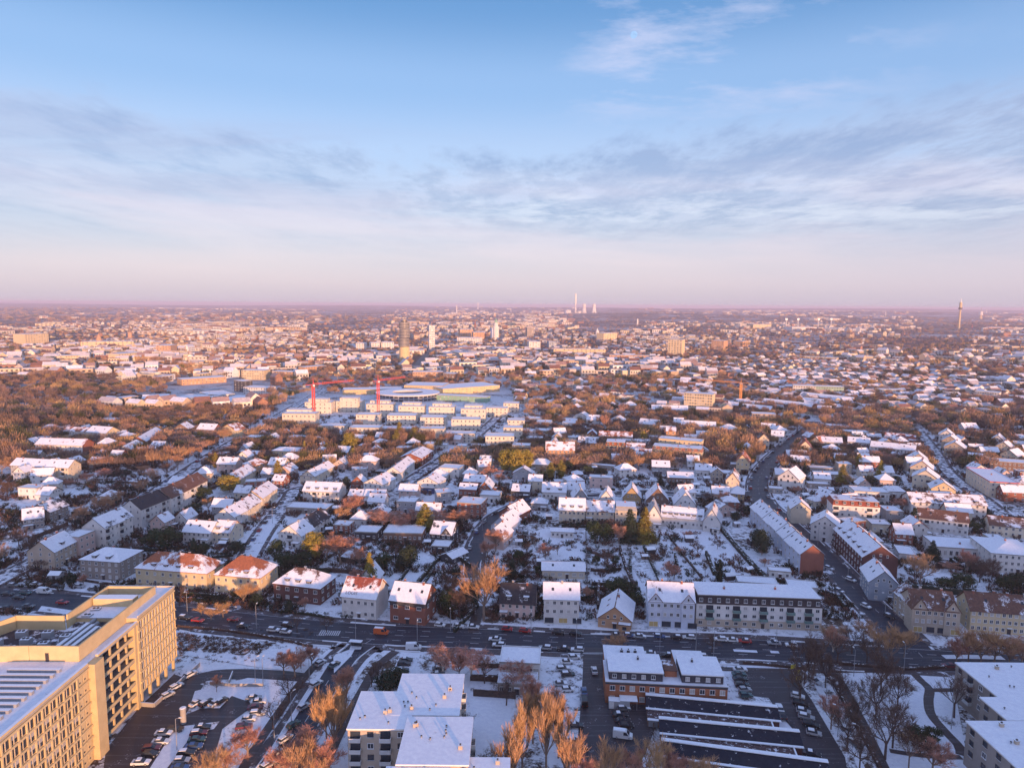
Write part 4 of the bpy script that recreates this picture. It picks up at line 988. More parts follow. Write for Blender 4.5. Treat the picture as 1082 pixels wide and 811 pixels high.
# ---------------------------------------------------------------- centre
H('cream apartment house with three dark dormers', 591, 538, 618, 539, 7, 11, 'gp', 5, 'cream', 'grey', 1, 2, 6, 2, dorm=3, **AP)
H('middle house with brown roof patch joined to the dormered house', 619, 539.5, 649, 540.5, 6, 11, 'gp', 4.4, 'cream', 'brown', .55, 2, 6, 2)
H('tall white gable with two windows above the middle house', 633, 527, 648, 528, 7, 11, 'gg', 5, 'white', 'grey', .85, 2, 2, 2)
H('flat-dormered house left of the big twin spruces', 650, 539, 673, 540, 7, 11, 'mans', 2, 'cream', 'grey', 1, 2, 5, 2)
H('long low white terrace with strip windows', 699, 545, 743, 549, 5.4, 10, 'gp', 4.4, 'white', 'grey', .85, 1, 11, 2, dorm=7, chim=4, **AP)
H('white gable at the left end of the long low terrace', 683, 546, 699, 547, 5.5, 14, 'gg', 6.4, 'white', 'grey', .9, 1, 2, 2)
H('white gable at the right end of the long low terrace', 743, 550, 761, 552, 5.6, 14, 'gg', 6.4, 'white', 'grey', .9, 1, 3, 2)
H('house with grey gable, leftmost of the gable row', 606, 526, 621, 526, 4.6, 12, 'gg', 5.4, 'grey', 'grey', .9, 1, 3, 2)
H('house with ochre timber gable in the gable row', 658, 525, 677, 526, 4.8, 13, 'gg', 6, 'ochre', 'dark', .85, 1, 3, 2, dorm=1)
H('house with dark brick gable in the gable row', 684, 527, 706, 528, 5, 13, 'gg', 6.4, 'brown', 'brown', .85, 1, 3, 2)
H('white steep-gabled house, rightmost of the gable row', 713, 532, 735, 533, 5.4, 13, 'gg', 6.6, 'white', 'grey', .9, 1, 3, 2)
H('white house with two dark dormers and snowy roof', 573, 519, 598, 520, 4.8, 11, 'gp', 4.4, 'white', 'grey', 1, 1, 6, 2, dorm=2)
H('low white house right of the two-dormered white house', 600, 517, 618, 517, 4.4, 10, 'gp', 3.6, 'white', 'grey', .9, 1, 4, 2, sky=2)
H('low dark house with snowy roof left of the two-dormered house', 541, 518, 559, 519, 4.5, 10, 'gp', 3, 'dark', 'grey', .8, 1, 5, 2)
H('long white garden building with snowy barrel roof', 582, 561, 606, 562, 3.2, 6, 'gp', 1.0, 'white', 'grey', 1, 1, 5, 1, chim=0, name='garage', cat='garage')
H('small pavilion with pointed snowy roof', 605, 501, 616, 501, 2.6, 7, 'hip', 2.2, 'brown', 'grey', 1, 1, 2, 1, chim=0, name='shed')
H('small grey shed in the snowy garden left of the spruces', 586, 509, 596, 509, 2.6, 6, 'flat', 0, 'grey', 'grey', 1, 1, 2, 1, chim=0, name='shed')
H('red-walled house, uppermost of the row left of centre', 545, 545, 560, 537, 5.6, 10, 'gp', 4.6, 'brick', 'brown', .85, 1, 4, 2, sky=2)
H('house with snowy roof second in the row left of centre', 538, 557, 550, 548, 5.6, 10, 'gp', 4.6, 'paleblue', 'grey', .9, 1, 4, 2, sky=2)
H('house with snowy roof third in the row left of centre', 532, 569, 542, 560, 5.6, 10, 'gp', 4.6, 'pink', 'grey', .9, 1, 4, 2, sky=2)
H('tall apartment house with orange snowy roof, sunlit', 577, 475, 607, 475.5, 9, 12, 'gp', 5, 'orange', 'orange', .6, 3, 7, 2, **AP)
H('low pink-roofed front wing of the orange-roofed apartment house', 575, 486, 602, 487, 4.4, 8, 'flat', 0, 'pink', 'pink', .8, 1, 5, 2, chim=0, name='annex')
H('sunlit cream apartment villa with mansard roof', 640, 470, 661, 471, 9.4, 13, 'mans', 2.4, 'yellow', 'orange', .8, 3, 5, 3, dorm=4, balc=(1,), **AP)
H('orange-roofed house joined right of the cream apartment villa', 662, 474, 681, 475, 8, 12, 'gp', 3.6, 'yellow', 'orange', .6, 3, 4, 2, **AP)
H('long flats with orange roof edge behind the cream apartment villa', 633, 460, 668, 461.5, 7.5, 12, 'gp', 3, 'orange', 'orange', .5, 2, 10, 2, balc=(7,), **AP)
H('large sunlit white apartment building with orange roofline', 689, 474, 742, 478, 9.5, 12, 'mans', 2.2, 'yellow', 'orange', .75, 3, 12, 2, balc=(2, 5, 8, 10), dorm=8, **AP)
H('upper rear section of the large sunlit apartment building', 696, 463, 741, 467, 11, 11, 'flat', 0, 'yellow', 'orange', .9, 3, 9, 2, **AP)
H('small orange-topped stair tower above the large sunlit building', 704, 455, 714, 455.5, 13, 8, 'gp', 2.5, 'orange', 'orange', .6, 4, 2, 1, chim=1, **AP)
H('long low grey wall building below the cream apartment villa', 603, 489, 649, 493, 2.8, 5, 'flat', 0, 'greybrown', 'grey', 1, 1, 9, 1, chim=0, name='garage', cat='garage', door=False)
H('snow-roofed hall right of the lit bare tree pair', 706, 504, 733, 505, 4, 12, 'gp', 2.5, 'brown', 'grey', 1, 1, 7, 2, chim=0, name='hall')
H('low white house behind the rightmost gable', 735, 496, 752, 497, 4.5, 10, 'gp', 3.4, 'white', 'grey', .95, 1, 4, 2)
H('cottage behind the snowy left verge of the curved street', 753, 521, 771, 522, 4.6, 10, 'gp', 3.4, 'cream', 'brown', .8, 1, 4, 2, dorm=1)
H('yellowish cottage at the mouth of the white terrace', 771, 521, 786, 522.5, 4.8, 11, 'hip', 3.6, 'ochre', 'grey', .95, 2, 3, 2)
H('orange-roofed gabled house on the left of the curved street', 778, 487, 791, 488.2, 7.5, 14, 'gg', 5, 'yellow', 'orange', .3, 2, 3, 4, chim=2)
H('brown-roofed gabled house further up the curved street', 801, 464, 813, 464.6, 7, 14, 'gg', 4.6, 'cream', 'brown', .35, 2, 3, 4, chim=2)
H('second gabled house with brown-patched roof left of the curved street', 767, 507, 781, 508.3, 6.4, 15, 'gg', 5, 'cream', 'brown', .55, 2, 3, 3, dorm=2)
H('white gabled house with brown window frames right of curved street', 822, 503, 844, 506.5, 7.6, 14, 'gg', 5.4, 'white', 'grey', .9, 2, 3, 3, wst='k')
H('low pink house with snowy roof behind the brown-framed gable', 836, 487, 856, 488.5, 5, 11, 'gp', 3.4, 'pink', 'pink', .85, 1, 5, 2)
H('red-brown-roofed gabled house on the far curve', 844, 472, 858, 473, 6.6, 15, 'gg', 5, 'cream', 'red', .35, 2, 3, 3)
H('orange-gabled house right of the far curve', 856, 466, 868, 468, 6, 13, 'gg', 4.4, 'cream', 'orange', .4, 2, 3, 3)
H('long white flats with snowy roof right of the far curve', 867, 466, 890, 467.5, 7, 11, 'gp', 3.2, 'white', 'grey', .95, 2, 6, 2, balc=(2, 4), **AP)
H('white flats with snowy roof in the middle of the upper right row', 896, 466, 919, 468, 7, 10, 'gp', 3.2, 'white', 'grey', .95, 2, 6, 2, balc=(2,), **AP)
H('long white snowy-roofed terrace on the upper right', 920, 471, 967, 476, 6.6, 10, 'gp', 3.4, 'white', 'grey', .95, 2, 12, 2, chim=5, **AP)
H('low house with bright red roof above the long snowy terrace', 935, 462, 967, 465, 6, 12, 'gp', 3.4, 'brick', 'red', .5, 2, 7, 2)
H('nearest house of the staggered gabled group on the east street', 984, 515.5, 1010, 518, 5.5, 12, 'gg', 4.4, 'yellow', 'grey', .85, 1, 3, 3)
H('cream gabled house with balcony in the staggered group', 964, 503, 992, 506.5, 7.5, 12, 'gg', 5, 'cream', 'grey', .9, 2, 4, 3, balc=(2,))
H('third gabled house of the staggered group on the east street', 962, 493, 986, 496, 7.5, 11, 'gg', 5, 'cream', 'orange', .75, 2, 3, 3)
H('farthest gabled house of the staggered group on the east street', 960, 485, 981, 487, 7, 14, 'gg', 4.6, 'beige', 'grey', .9, 2, 3, 3)
row('%s stepped house from the near end of the upper right group', 997.5, 471.5, 1019.5, 474, 1, 7.6, 14, 'stepped terrace on the upper right', rh=4.4, roof='gg', wall='beige', tile='grey', snow=.9, rows=2, cols=4, sc=3)
H('second stepped house from the near end of upper right group', 995, 465, 1013, 467, 7.8, 13, 'gg', 4.4, 'beige', 'grey', .9, 2, 3, 3, group='stepped terrace on the upper right')
H('third stepped house from the near end of upper right group', 992, 459, 1008, 460.5, 8, 13, 'gg', 4.4, 'white', 'grey', .9, 2, 3, 3, group='stepped terrace on the upper right')
H('nearest stepped house of the far right group', 1057, 479, 1075, 482, 6.8, 13, 'gg', 4, 'cream', 'grey', .9, 2, 3, 3, group='stepped terrace at the far right')
H('middle stepped house of the far right group', 1052, 471, 1068, 473, 7, 13, 'gg', 4, 'cream', 'grey', .9, 2, 3, 3, group='stepped terrace at the far right')
H('farthest stepped house of the far right group', 1047, 464, 1061, 465.5, 7, 13, 'gg', 4, 'white', 'grey', .9, 2, 3, 3, group='stepped terrace at the far right')
H('long flat pink-topped building at the right edge', 1046, 487, 1104, 491, 6, 12, 'flat', 0, 'brown', 'pink', .9, 2, 12, 2, chim=0, **AP)
H('white low block beside the pink-topped building', 1024, 481, 1045, 483, 6.5, 12, 'flat', 0, 'white', 'grey', 1, 2, 5, 2, chim=0, **AP)
H('white rooftop-terraced flats behind the red-roofed white flats', 903, 519, 940, 521, 7.4, 12, 'flat', 0, 'white', 'pink', .75, 2, 8, 2, balc=(5, 6), **AP)
H('yellow house end beside the garden behind white terraced flats', 861, 505, 878, 506, 4.5, 9, 'gp', 3, 'white', 'grey', .95, 1, 4, 2)
for i, (x, y, wd) in enumerate([(856, 494, 24), (860, 500, 26), (854, 511, 22), (866, 517, 15), (862, 487, 20), (760, 483, 26), (757, 490, 24), (758, 499, 20), (813, 516, 14), (757, 474, 28)]):
    H('%s snow-capped garden outbuilding behind the curved street houses' % ORDN[i], x, y, x+wd, y+1, 2.8, 6, 'gp' if i % 2 else 'flat', 1.2, 'greybrown', 'grey', 1, 1, 4, 1, chim=0, name='shed', group='garden outbuildings by the curved street', door=False)
# top centre-right houses around y 430-470
L3 = [('white long-roofed house behind the sunlit big building', 720, 449, 756, 451, 'gp', 'white', 'grey', .95, 10), ('pinkish house with pyramid roof behind the large sunlit building', 761, 453, 779, 454, 'hip', 'orange', 'pink', .7, 11),
 ('white house with dormer at the top of the curved street', 804, 452, 819, 453, 'gp', 'white', 'grey', .9, 10), ('white gabled house left of the pointed orange tree', 606, 440, 622, 441, 'gg', 'white', 'grey', .9, 12), ('second white house left of the pointed orange tree', 620, 443, 633, 443.5, 'gp', 'white', 'grey', .9, 10),
 ('white gabled house right of the pointed orange tree', 644, 444, 660, 445, 'gg', 'white', 'grey', .9, 12), ('house with striped orange-lit roof', 675, 447, 696, 449, 'gp', 'cream', 'orange', .75, 12), ('pink tower-like house with pyramid roof', 659, 428, 672, 428.5, 'hip', 'pink', 'grey', .9, 10),
 ('long orange-walled flats with pink roof left of the yellow tower block', 689, 432, 727, 433, 'gp', 'orange', 'pink', .8, 11), ('white house with snowy roof below the orange-walled flats', 712, 446, 722, 446.5, 'gp', 'white', 'grey', .95, 9),
 ('snow-roofed house just left of the white long-roofed house', 697, 455, 713, 456, 'gp', 'white', 'grey', .9, 9), ('flat snowy house in front of the north street', 556, 442, 572, 442.5, 'flat', 'white', 'grey', 1, 12), ('second flat snowy house by the north street', 567, 446, 582, 446.5, 'flat', 'white', 'grey', 1, 14),
 ('third flat snowy house by the north street', 568, 455, 582, 455.5, 'flat', 'white', 'grey', 1, 12), ('long flat snowy terrace by the north street', 594, 447, 608, 447.5, 'flat', 'white', 'grey', 1, 30), ('fourth flat snowy house by the north street', 556, 463, 573, 463.5, 'flat', 'white', 'grey', 1, 10),
 ('low brown house right of the orange-roofed apartment house', 611, 467, 632, 468, 'gp', 'brown', 'dark', .6, 10), ('white flat house in front of the brown low house', 600, 462, 613, 462.5, 'flat', 'white', 'grey', 1, 10), ('flat-roofed pavilion left of the orange-roofed apartment house', 553, 456, 566, 456, 'flat', 'pink', 'grey', 1, 12),
 ('snowy house beyond the pink snowy villa', 815, 460, 828, 461, 'gp', 'white', 'grey', .9, 9), ('round white-roofed hall at the head of the curved street', 820, 455, 833, 455, 'hip', 'white', 'grey', 1, 12), ('white flat block at the head of the curved street', 876, 450, 892, 450.5, 'flat', 'white', 'grey', 1, 12),
 ('long low snowy hall right of the curve head', 893, 456, 918, 457, 'flat', 'white', 'grey', 1, 10), ('white house behind the third staggered gable', 1019, 452, 1034, 452, 'gp', 'white', 'grey', .95, 10)]
for lb, a, b, c, dd, rf, wl, tl, sn, dp in L3:
    H(lb, a, b, c, dd, 6 if rf != 'flat' else 5, dp, rf, 4, wl, tl, sn, 2, max(3, int((c-a)/4.5)), 2, dorm=0)
# ---------------------------------------------------------------- new estate of pale yellow blocks
ES = 'pale yellow blocks of the new housing estate'
def blocks(lst, fmt, h, d, **k):
    for i, (x, y, wd) in enumerate(lst):
        h_ = h+(.9, -.7, .3, -1.2, .6)[(i*3+int(wd)) % 5]
        H(fmt % ORDN[i], x, y, x+wd, y+.3, h_, d+((i*7) % 4)-1.5, 'flat', 0, 'estate', 'grey', 1, 3, max(4, int(wd/4.2)), 2, chim=0, group=ES, name='apartment_block', win=(1.35, 1.5), **k)
        # set-back attic storey
        A = at(x+3, y-2.2, h+2.6); 
blocks([(298, 437, 35), (322, 425, 28), (355, 424, 27), (387, 427, 28), (421, 429, 27), (453, 430, 27), (487, 432, 26)], '%s block from the left in the back row of pale estate blocks', 12.5, 15)
blocks([(376, 438, 24), (409, 439, 30), (444, 441, 27), (477, 443, 30)], '%s block from the left in the middle row of pale estate blocks', 10, 14)
blocks([(336, 450, 28), (369, 452, 32), (402, 453, 32), (443, 453, 26), (471, 458, 31), (513, 461, 30)], '%s block from the left in the front row of pale estate blocks', 9, 13)
blocks([(514, 431, 22), (532, 426, 16), (536, 444, 18), (532, 452, 20)], '%s pale block at the right end of the estate', 9, 12)
for i, (x, y, wd, h) in enumerate([(303, 433, 26, 14.2), (326, 421.5, 20, 14.2), (359, 420.5, 19, 14.2), (391, 423.5, 20, 14.2), (425, 425.5, 19, 14.2), (457, 426.5, 19, 14.2), (491, 428.5, 18, 14.2)]):
    H('set-back attic storey on the %s block of the estate back row' % ORDN[i], x, y, x+wd, y+.3, h+.9, 9, 'flat', 0, 'estate', 'grey', 1, 5, 4, 2, chim=0, group='attic storeys of the estate', name='attic_storey', cat='roof storey', side=False)
# round school
def school():
    c0 = at(431, 421, 0); root = empty('school_building', 'large round snow-roofed building with oval courtyard behind the estate', 'school', c0); BLD.append((c0.x, c0.y, 40, 'round snow-roofed school', 431, 418)); FOOT.append((c0.x, c0.y, 0, 40, 35))
    w = MB(); r = MB(); n = 40; fl = snow_mat('roof_flat_10', (0.2, .2, .2), 1.0, .15)
    for i in range(n):
        a, b = 2*math.pi*i/n, 2*math.pi*(i+1)/n
        P = lambda t, R, k=1: (math.cos(t)*R*1.15, math.sin(t)*R)
        w.prism([P(a, 17), P(a, 33), P(b, 33), P(b, 17)], 0, 7.5, wall_mat('grey')); r.prism([P(a, 16.5), P(a, 34), P(b, 34), P(b, 16.5)], 7.5, 8.4, M('frame'), fl)
    w.build('wall', root); r.build('roof', root)
    for i in range(40):
        a = 2*math.pi*(i+.5)/n
        g = MB(); g.box(-2.2, -.05, 0, 2.2, .05, 2.0, M('glass'))
        if i == 0: GM = g.mesh('window')
        for z in (1, 4.4): link('window', GM, root, (math.cos(a)*33.1*1.15, math.sin(a)*33.1, z), a+math.pi/2)
school()
H('long flat snowy hall right behind the round school', 427, 407, 467, 408, 9, 40, 'flat', 0, 'stone', 'grey', 1, 2, 14, 3, chim=0, name='hall')
H('vast snow-covered flat hall behind the green-fronted building', 468, 411, 528, 407, 8, 45, 'flat', 0, 'stone', 'grey', 1, 2, 16, 3, chim=0, name='hall')
H('long building with bright green facade beside the round school', 455, 417, 514, 420, 6, 14, 'flat', 0, 'green', 'grey', 1, 2, 14, 2, chim=0, name='hall')
H('white swooping hall left of the round school', 362, 412, 425, 411, 6, 24, 'flat', 0, 'stone', 'grey', 1, 1, 14, 3, chim=0, name='hall')
FAR = [ # label, x1,y1,x2,y2,h,d,roof,wall,tile,rows
 ('sunlit yellow tower block with balconies', 723, 415, 753, 417, 19, 14, 'flat', 'yellow', 'grey', 6), ('white and pale green apartment block on the upper right', 838, 407, 862, 408, 13, 13, 'flat', 'white', 'grey', 4), ('pale green half of the long apartment block on the upper right', 862, 408, 892, 409, 13, 13, 'flat', 'lime', 'grey', 4),
 ('nearest long snowy terrace roof below the orange crane', 783, 430, 814, 433, 6, 12, 'gp', 'orange', 'grey', 2), ('second long snowy terrace roof below the orange crane', 805, 424, 857, 430, 6, 12, 'gp', 'orange', 'grey', 2), ('third long snowy terrace roof right of the orange crane', 828, 421, 884, 427, 6, 12, 'gp', 'orange', 'grey', 2), ('farthest long snowy terrace roof right of the orange crane', 845, 417, 900, 423, 6, 12, 'gp', 'orange', 'grey', 2),
 ('pinkish flats with snowy roof below the crane', 795, 437, 820, 438, 8, 12, 'flat', 'orange', 'grey', 3),
 ('bright pale yellow office block on the upper left', 255, 391, 279, 391.5, 14, 20, 'flat', 'yellow', 'grey', 4), ('cream rounded block right of the pale yellow office block', 287, 392, 308, 393, 13, 16, 'flat', 'orange', 'grey', 4), ('white office with dark windows below the pale yellow block', 257, 409, 283, 410, 9, 18, 'flat', 'white', 'grey', 3),
 ('dark grey cube building on the upper left', 247, 402, 257, 403, 14, 14, 'flat', 'dark', 'grey', 4), ('long red-orange hall lit by the sun on the upper left', 192, 401, 239, 398, 8, 22, 'flat', 'orange', 'red', 2), ('large factory hall with snowy roof left of the dark cube', 183, 420, 220, 421, 8, 30, 'flat', 'white', 'grey', 2), ('second factory hall with snowy roof left of the dark cube', 222, 418, 248, 416, 8, 40, 'flat', 'white', 'grey', 2),
 ('third factory hall with ramped roof below the dark cube', 248, 425, 276, 418, 7, 30, 'flat', 'orange', 'grey', 2), ('striped pink office slab behind the left crane', 322, 388, 345, 386, 11, 16, 'flat', 'orange', 'grey', 3), ('low white hall left edge beyond the woods', 150, 421, 178, 420, 6, 20, 'gp', 'white', 'grey', 1),
 ('first of three white rounded buildings left of the round tower', 376, 362.5, 387, 362.5, 20, 30, 'flat', 'white', 'grey', 4), ('second of three white rounded buildings left of the round tower', 390, 362, 401, 362, 20, 30, 'flat', 'white', 'grey', 4), ('third of three white rounded buildings left of the round tower', 403, 361.5, 416, 361.5, 20, 30, 'flat', 'white', 'grey', 4),
 ('slender pale high-rise right of the round glass tower', 453.5, 344, 459.5, 344, 62, 18, 'flat', 'white', 'grey', 14), ('broad orange department block right of the slender high-rise', 486, 348, 500, 348, 30, 40, 'flat', 'orange', 'grey', 7), ('second broad orange block beside the department block', 500, 351, 512, 351, 26, 40, 'flat', 'orange', 'grey', 5), ('long pale shopping block below the orange department block', 483, 356.5, 505, 357, 16, 40, 'flat', 'white', 'grey', 3),
 ('sunlit cream high-rise slab on the upper right of centre', 706, 358.5, 721, 359, 38, 20, 'flat', 'yellow', 'grey', 9), ('white block left of the cream high-rise slab', 638, 352, 652, 351.5, 26, 30, 'flat', 'yellow', 'grey', 6), ('yellow block with long roof right of the cream slab', 752, 359.5, 765, 360, 24, 30, 'flat', 'orange', 'grey', 4), ('low orange block right of the white office box', 775, 360, 785, 360.5, 16, 30, 'flat', 'orange', 'grey', 3),
 ('dark glass high-rise in the centre distance', 557, 346, 564, 346, 34, 25, 'flat', 'greybrown', 'grey', 8), ('bright greenish white block in the centre distance', 559, 361, 571, 361, 20, 30, 'flat', 'white', 'grey', 4), ('bluish block right of the greenish white block', 580, 361, 588, 361, 18, 25, 'flat', 'bluegrey', 'grey', 4),
 ('long yellow hall near the stadium', 796, 342.5, 815, 342.5, 26, 60, 'flat', 'yellow', 'grey', 4), ('white stadium stand beneath the left floodlights', 837, 345.5, 863, 345.5, 18, 50, 'flat', 'white', 'grey', 3), ('second white stadium stand on the right', 886, 347, 915, 347.5, 14, 50, 'flat', 'white', 'grey', 3), ('low stand between the two stadium stands', 864, 346.5, 885, 347, 10, 40, 'flat', 'bluegrey', 'grey', 2),
 ('long cream hospital block on the far left', 26, 353, 51, 352, 32, 40, 'flat', 'yellow', 'grey', 6), ('second long cream block on the far left', 85, 361, 141, 360.5, 16, 30, 'flat', 'yellow', 'grey', 4), ('cream house with gable on the left between two woods', 93, 371, 94, 371, 10, 10, 'gp', 'white', 'grey', 2),
 ('low yellow hall left of centre on the left skyline', 60, 376, 94, 375, 12, 25, 'flat', 'yellow', 'grey', 3), ('white block with long facade on the left', 125, 374, 150, 372, 14, 25, 'flat', 'yellow', 'grey', 3), ('orange block on the left middle distance', 165, 365, 180, 365, 22, 40, 'flat', 'orange', 'grey', 5),
 ('long orange school block behind the vast snowy hall', 436, 393, 468, 393, 13, 18, 'flat', 'orange', 'grey', 3), ('striped slab right of the long orange school block', 468, 394.5, 480, 395, 13, 18, 'flat', 'brown', 'grey', 4), ('long white flats with curved roof in the upper centre', 595, 380, 640, 381, 12, 15, 'flat', 'yellow', 'grey', 3),
 ('long cream terrace in the upper centre right', 644, 375, 700, 376, 12, 14, 'flat', 'orange', 'grey', 3), ('pink terrace in the upper centre', 585, 368.5, 640, 369, 14, 20, 'flat', 'yellow', 'grey', 3), ('big white flats with grey bays on the upper right', 930, 411.5, 957, 412, 9, 14, 'flat', 'white', 'grey', 3),
 ('white modern house with dark glass on the far right', 1030, 413, 1056, 415, 10, 14, 'flat', 'white', 'grey', 3), ('bright apartment slab right of the curved wood', 907, 376, 923, 376.5, 14, 20, 'flat', 'yellow', 'grey', 3), ('pink and cream terrace right of the wood edge', 840, 376, 885, 378, 10, 14, 'flat', 'yellow', 'grey', 3), ('low cream terrace beside the bright apartment slab', 877, 382, 905, 384, 9, 14, 'flat', 'orange', 'grey', 2),
 ('long white warehouse roofs on the far right', 1050, 352, 1110, 354, 10, 80, 'flat', 'bluegrey', 'grey', 2), ('bright warehouse strip on the far right edge', 1062, 358, 1110, 360, 8, 40, 'flat', 'yellow', 'grey', 1), ('white warehouse right of the broadcasting tower', 1045, 346, 1072, 346, 16, 60, 'flat', 'orange', 'grey', 3)]
for f in FAR:
    lb, a, b, c, dd, h, d, rf, wl, tl, rw = f
    n = max(3, min(12, int((c-a)/2.6)))
    if b < 395: H(lb, a, b, c, dd, h, d, rf, 4, wl, tl, 1, rw, n, 1, chim=0, side=False, name='distant_building', cat='building', door=False, win=(2.2, 1.8) if b > 370 else (3.0, 2.0))
    else: H(lb, a, b, c, dd, h, d, rf, 3.4, wl, tl, 1, rw, n, 2, chim=0, name='apartment_block', door=False, win=(1.8, 1.6))
# ---------------------------------------------------------------- towers, spires, cranes
def prop(p): 
    z = far_h(p.x, p.y); return (p.x, p.y, z)
def exz():
    p = at(427.5, 381.5); root = empty('round_tower', 'round high-rise with stacked offset glass drums, tallest in the town centre', 'tower', p)
    BLD.append((p.x, p.y, 14, 'round glass tower', 427, 360)); FOOT.append((p.x, p.y, 0, 16, 16))
    D = p.y
    px = D/F*1.02; H0 = 42*px*1.0
    gl = mat('tower_glass', (0.075, 0.075, 0.085), .35, .1); cc = wall_mat('stone')
    b = MB(); b.tube((0, 0, 0), (0, 0, H0*.36), 5.6*px, 5.2*px, cc, 24); b.build('shaft', root)
    for i, (z0, z1, ox) in enumerate([(.36, .56, -.5), (.575, .79, .4), (.805, .96, -.1)]):
        m = MB(); k = 6 if i < 2 else 4
        for j in range(k):
            a = z0+(z1-z0)*j/k; c = z0+(z1-z0)*(j+.62)/k; e = z0+(z1-z0)*(j+1)/k
            m.tube((ox*px, 0, H0*a), (ox*px, 0, H0*c), 5.5*px, 5.5*px, gl, 28); m.tube((ox*px, 0, H0*c), (ox*px, 0, H0*e), 5.62*px, 5.62*px, M('concrete'), 28)
        m.build('glass_drum', root)
    m = MB(); m.tube((0, 0, H0*.96), (0, 0, H0*1.0), 3.4*px, 3.4*px, gl, 20); m.tube((0, 0, H0), (0, 0, H0*1.02), 1.6*px, 1.2*px, cc, 16); m.build('crown', root)
exz()
def simple_tower(nm, label, cat, x, ybase, ytop, parts):
    p = at(x, ybase); D = p.y; px = D/F*1.03; h = (ybase-ytop)*px
    root = empty(nm, label, cat, prop(p))
    for pn, m, rings in parts:    # rings (t, radius px)
        mb = MB()
        for (t0, r0), (t1, r1) in zip(rings, rings[1:]): mb.tube((0, 0, t0*h), (0, 0, t1*h), r0*px, r1*px, m, 12)
        mb.build(pn, root)
    return root
CC = wall_mat('stone'); OR = wall_mat('orange'); WH = wall_mat('white')
simple_tower('broadcasting_tower', 'tall slim broadcasting tower with platform and mast on the right skyline', 'tower', 1013, 348, 319, [('shaft', CC, [(0, 1.25), (.2, 1.0), (.7, .75)]), ('platform', M('darkframe'), [(.70, 1.7), (.77, 1.8)]), ('upper_shaft', CC, [(.77, 1.35), (.95, 1.2)]), ('mast', M('frame'), [(.95, .5), (1.08, .25)])])
simple_tower('water_tower', 'short pale tower with wide head right of the broadcasting tower', 'tower', 1036, 338, 330, [('shaft', CC, [(0, 1.6), (.5, 1.0)]), ('head', WH, [(.5, 1.9), (.95, 1.7)]), ('antenna', M('metal'), [(.95, .3), (1.5, .2)])])
simple_tower('chimney', 'tallest white power station chimney on the horizon', 'chimney', 608, 332, 312, [('stack', WH, [(0, .95), (1, .6)])])
for x, l in ((617, 'left'), (627.5, 'right')):
    simple_tower('cooling_tower', '%s white cooling tower of the power station on the horizon' % l, 'cooling tower', x, 333, 323, [('shell', WH, [(0, 2.9), (.3, 2.2), (.65, 1.7), (1, 1.9)])])
simple_tower('boiler_house', 'blocky white boiler houses at the foot of the tall chimney', 'power station', 600, 333, 329, [('wall', WH, [(0, 3.2), (1, 3.2)])])
simple_tower('boiler_house', 'small white tank building between chimney and cooling towers', 'power station', 612, 332, 329.5, [('wall', WH, [(0, 2.2), (1, 2.2)])])
simple_tower('chimney', 'thin white chimney left of the power station', 'chimney', 482.5, 332, 323, [('stack', WH, [(0, .7), (1, .5)])])
simple_tower('chimney', 'faint second thin chimney left of the power station', 'chimney', 505, 329, 322, [('stack', WH, [(0, .6), (1, .4)])])
simple_tower('town_hall_tower', 'white stepped tower with green cap in the town centre', 'tower', 524, 359, 337, [('shaft', WH, [(0, 3.2), (.62, 3.2)]), ('upper_stage', WH, [(.62, 2.3), (.8, 2.1)]), ('cap', wall_mat('green'), [(.8, 1.8), (.92, .9), (1.0, .2)])])
simple_tower('tower_annex', 'slimmer shaded slab beside the white stepped tower', 'tower', 519.8, 358, 347, [('wall', wall_mat('paleblue'), [(0, 1.6), (1, 1.6)])])
simple_tower('church_tower', 'church spire catching sun on the left skyline', 'church', 137.5, 357, 344, [('shaft', OR, [(0, 2.2), (.45, 1.9)]), ('spire', wall_mat('brown'), [(.45, 1.9), (1.0, .1)])])
simple_tower('church_tower', 'white church tower with pointed cap right of the centre', 'church', 631, 357, 347, [('shaft', WH, [(0, 2.0), (.6, 1.8)]), ('spire', WH, [(.6, 1.8), (1.0, .1)])])
simple_tower('church_tower', 'small red church spire beyond the department block', 'church', 502, 349, 338, [('shaft', wall_mat('brick'), [(0, 1.0), (.5, .9)]), ('spire', wall_mat('brick'), [(.5, .9), (1, .1)])])
simple_tower('church_tower', 'orange church tower on the far left between pale halls', 'church', 105, 366, 353, [('shaft', OR, [(0, 3.0), (.6, 2.6)]), ('spire', OR, [(.6, 2.6), (1, .4)])])
simple_tower('church_tower', 'tiny white church tower in the distant right centre', 'church', 673.5, 343, 337, [('shaft', WH, [(0, .9), (1, .8)])])
simple_tower('church_tower', 'dark domed church tower at the far left edge', 'church', 19.5, 376, 363, [('shaft', wall_mat('yellow'), [(0, 3.2), (.5, 2.6)]), ('spire', wall_mat('brown'), [(.5, 2.4), (1, .3)])])
for i, x in enumerate((830.5, 843, 864.5, 878)):
    p = at(x, 346.5); px = p.y/F*1.03
    root = empty('floodlight', '%s stadium floodlight mast from the left' % ORDN[i], 'floodlight', prop(p), 0, 'stadium floodlight masts')
    m = MB(); 
    for dx in (-.45, .45): m.tube((dx*px, 0, 0), (dx*px*.6, 0, 9*px), .25*px, .22*px, WH, 6)
    m.build('mast', root); m = MB(); m.box(-1.2*px, -.3*px, 8.2*px, 1.2*px, .3*px, 10*px, M('sign')); m.build('lamp_head', root)
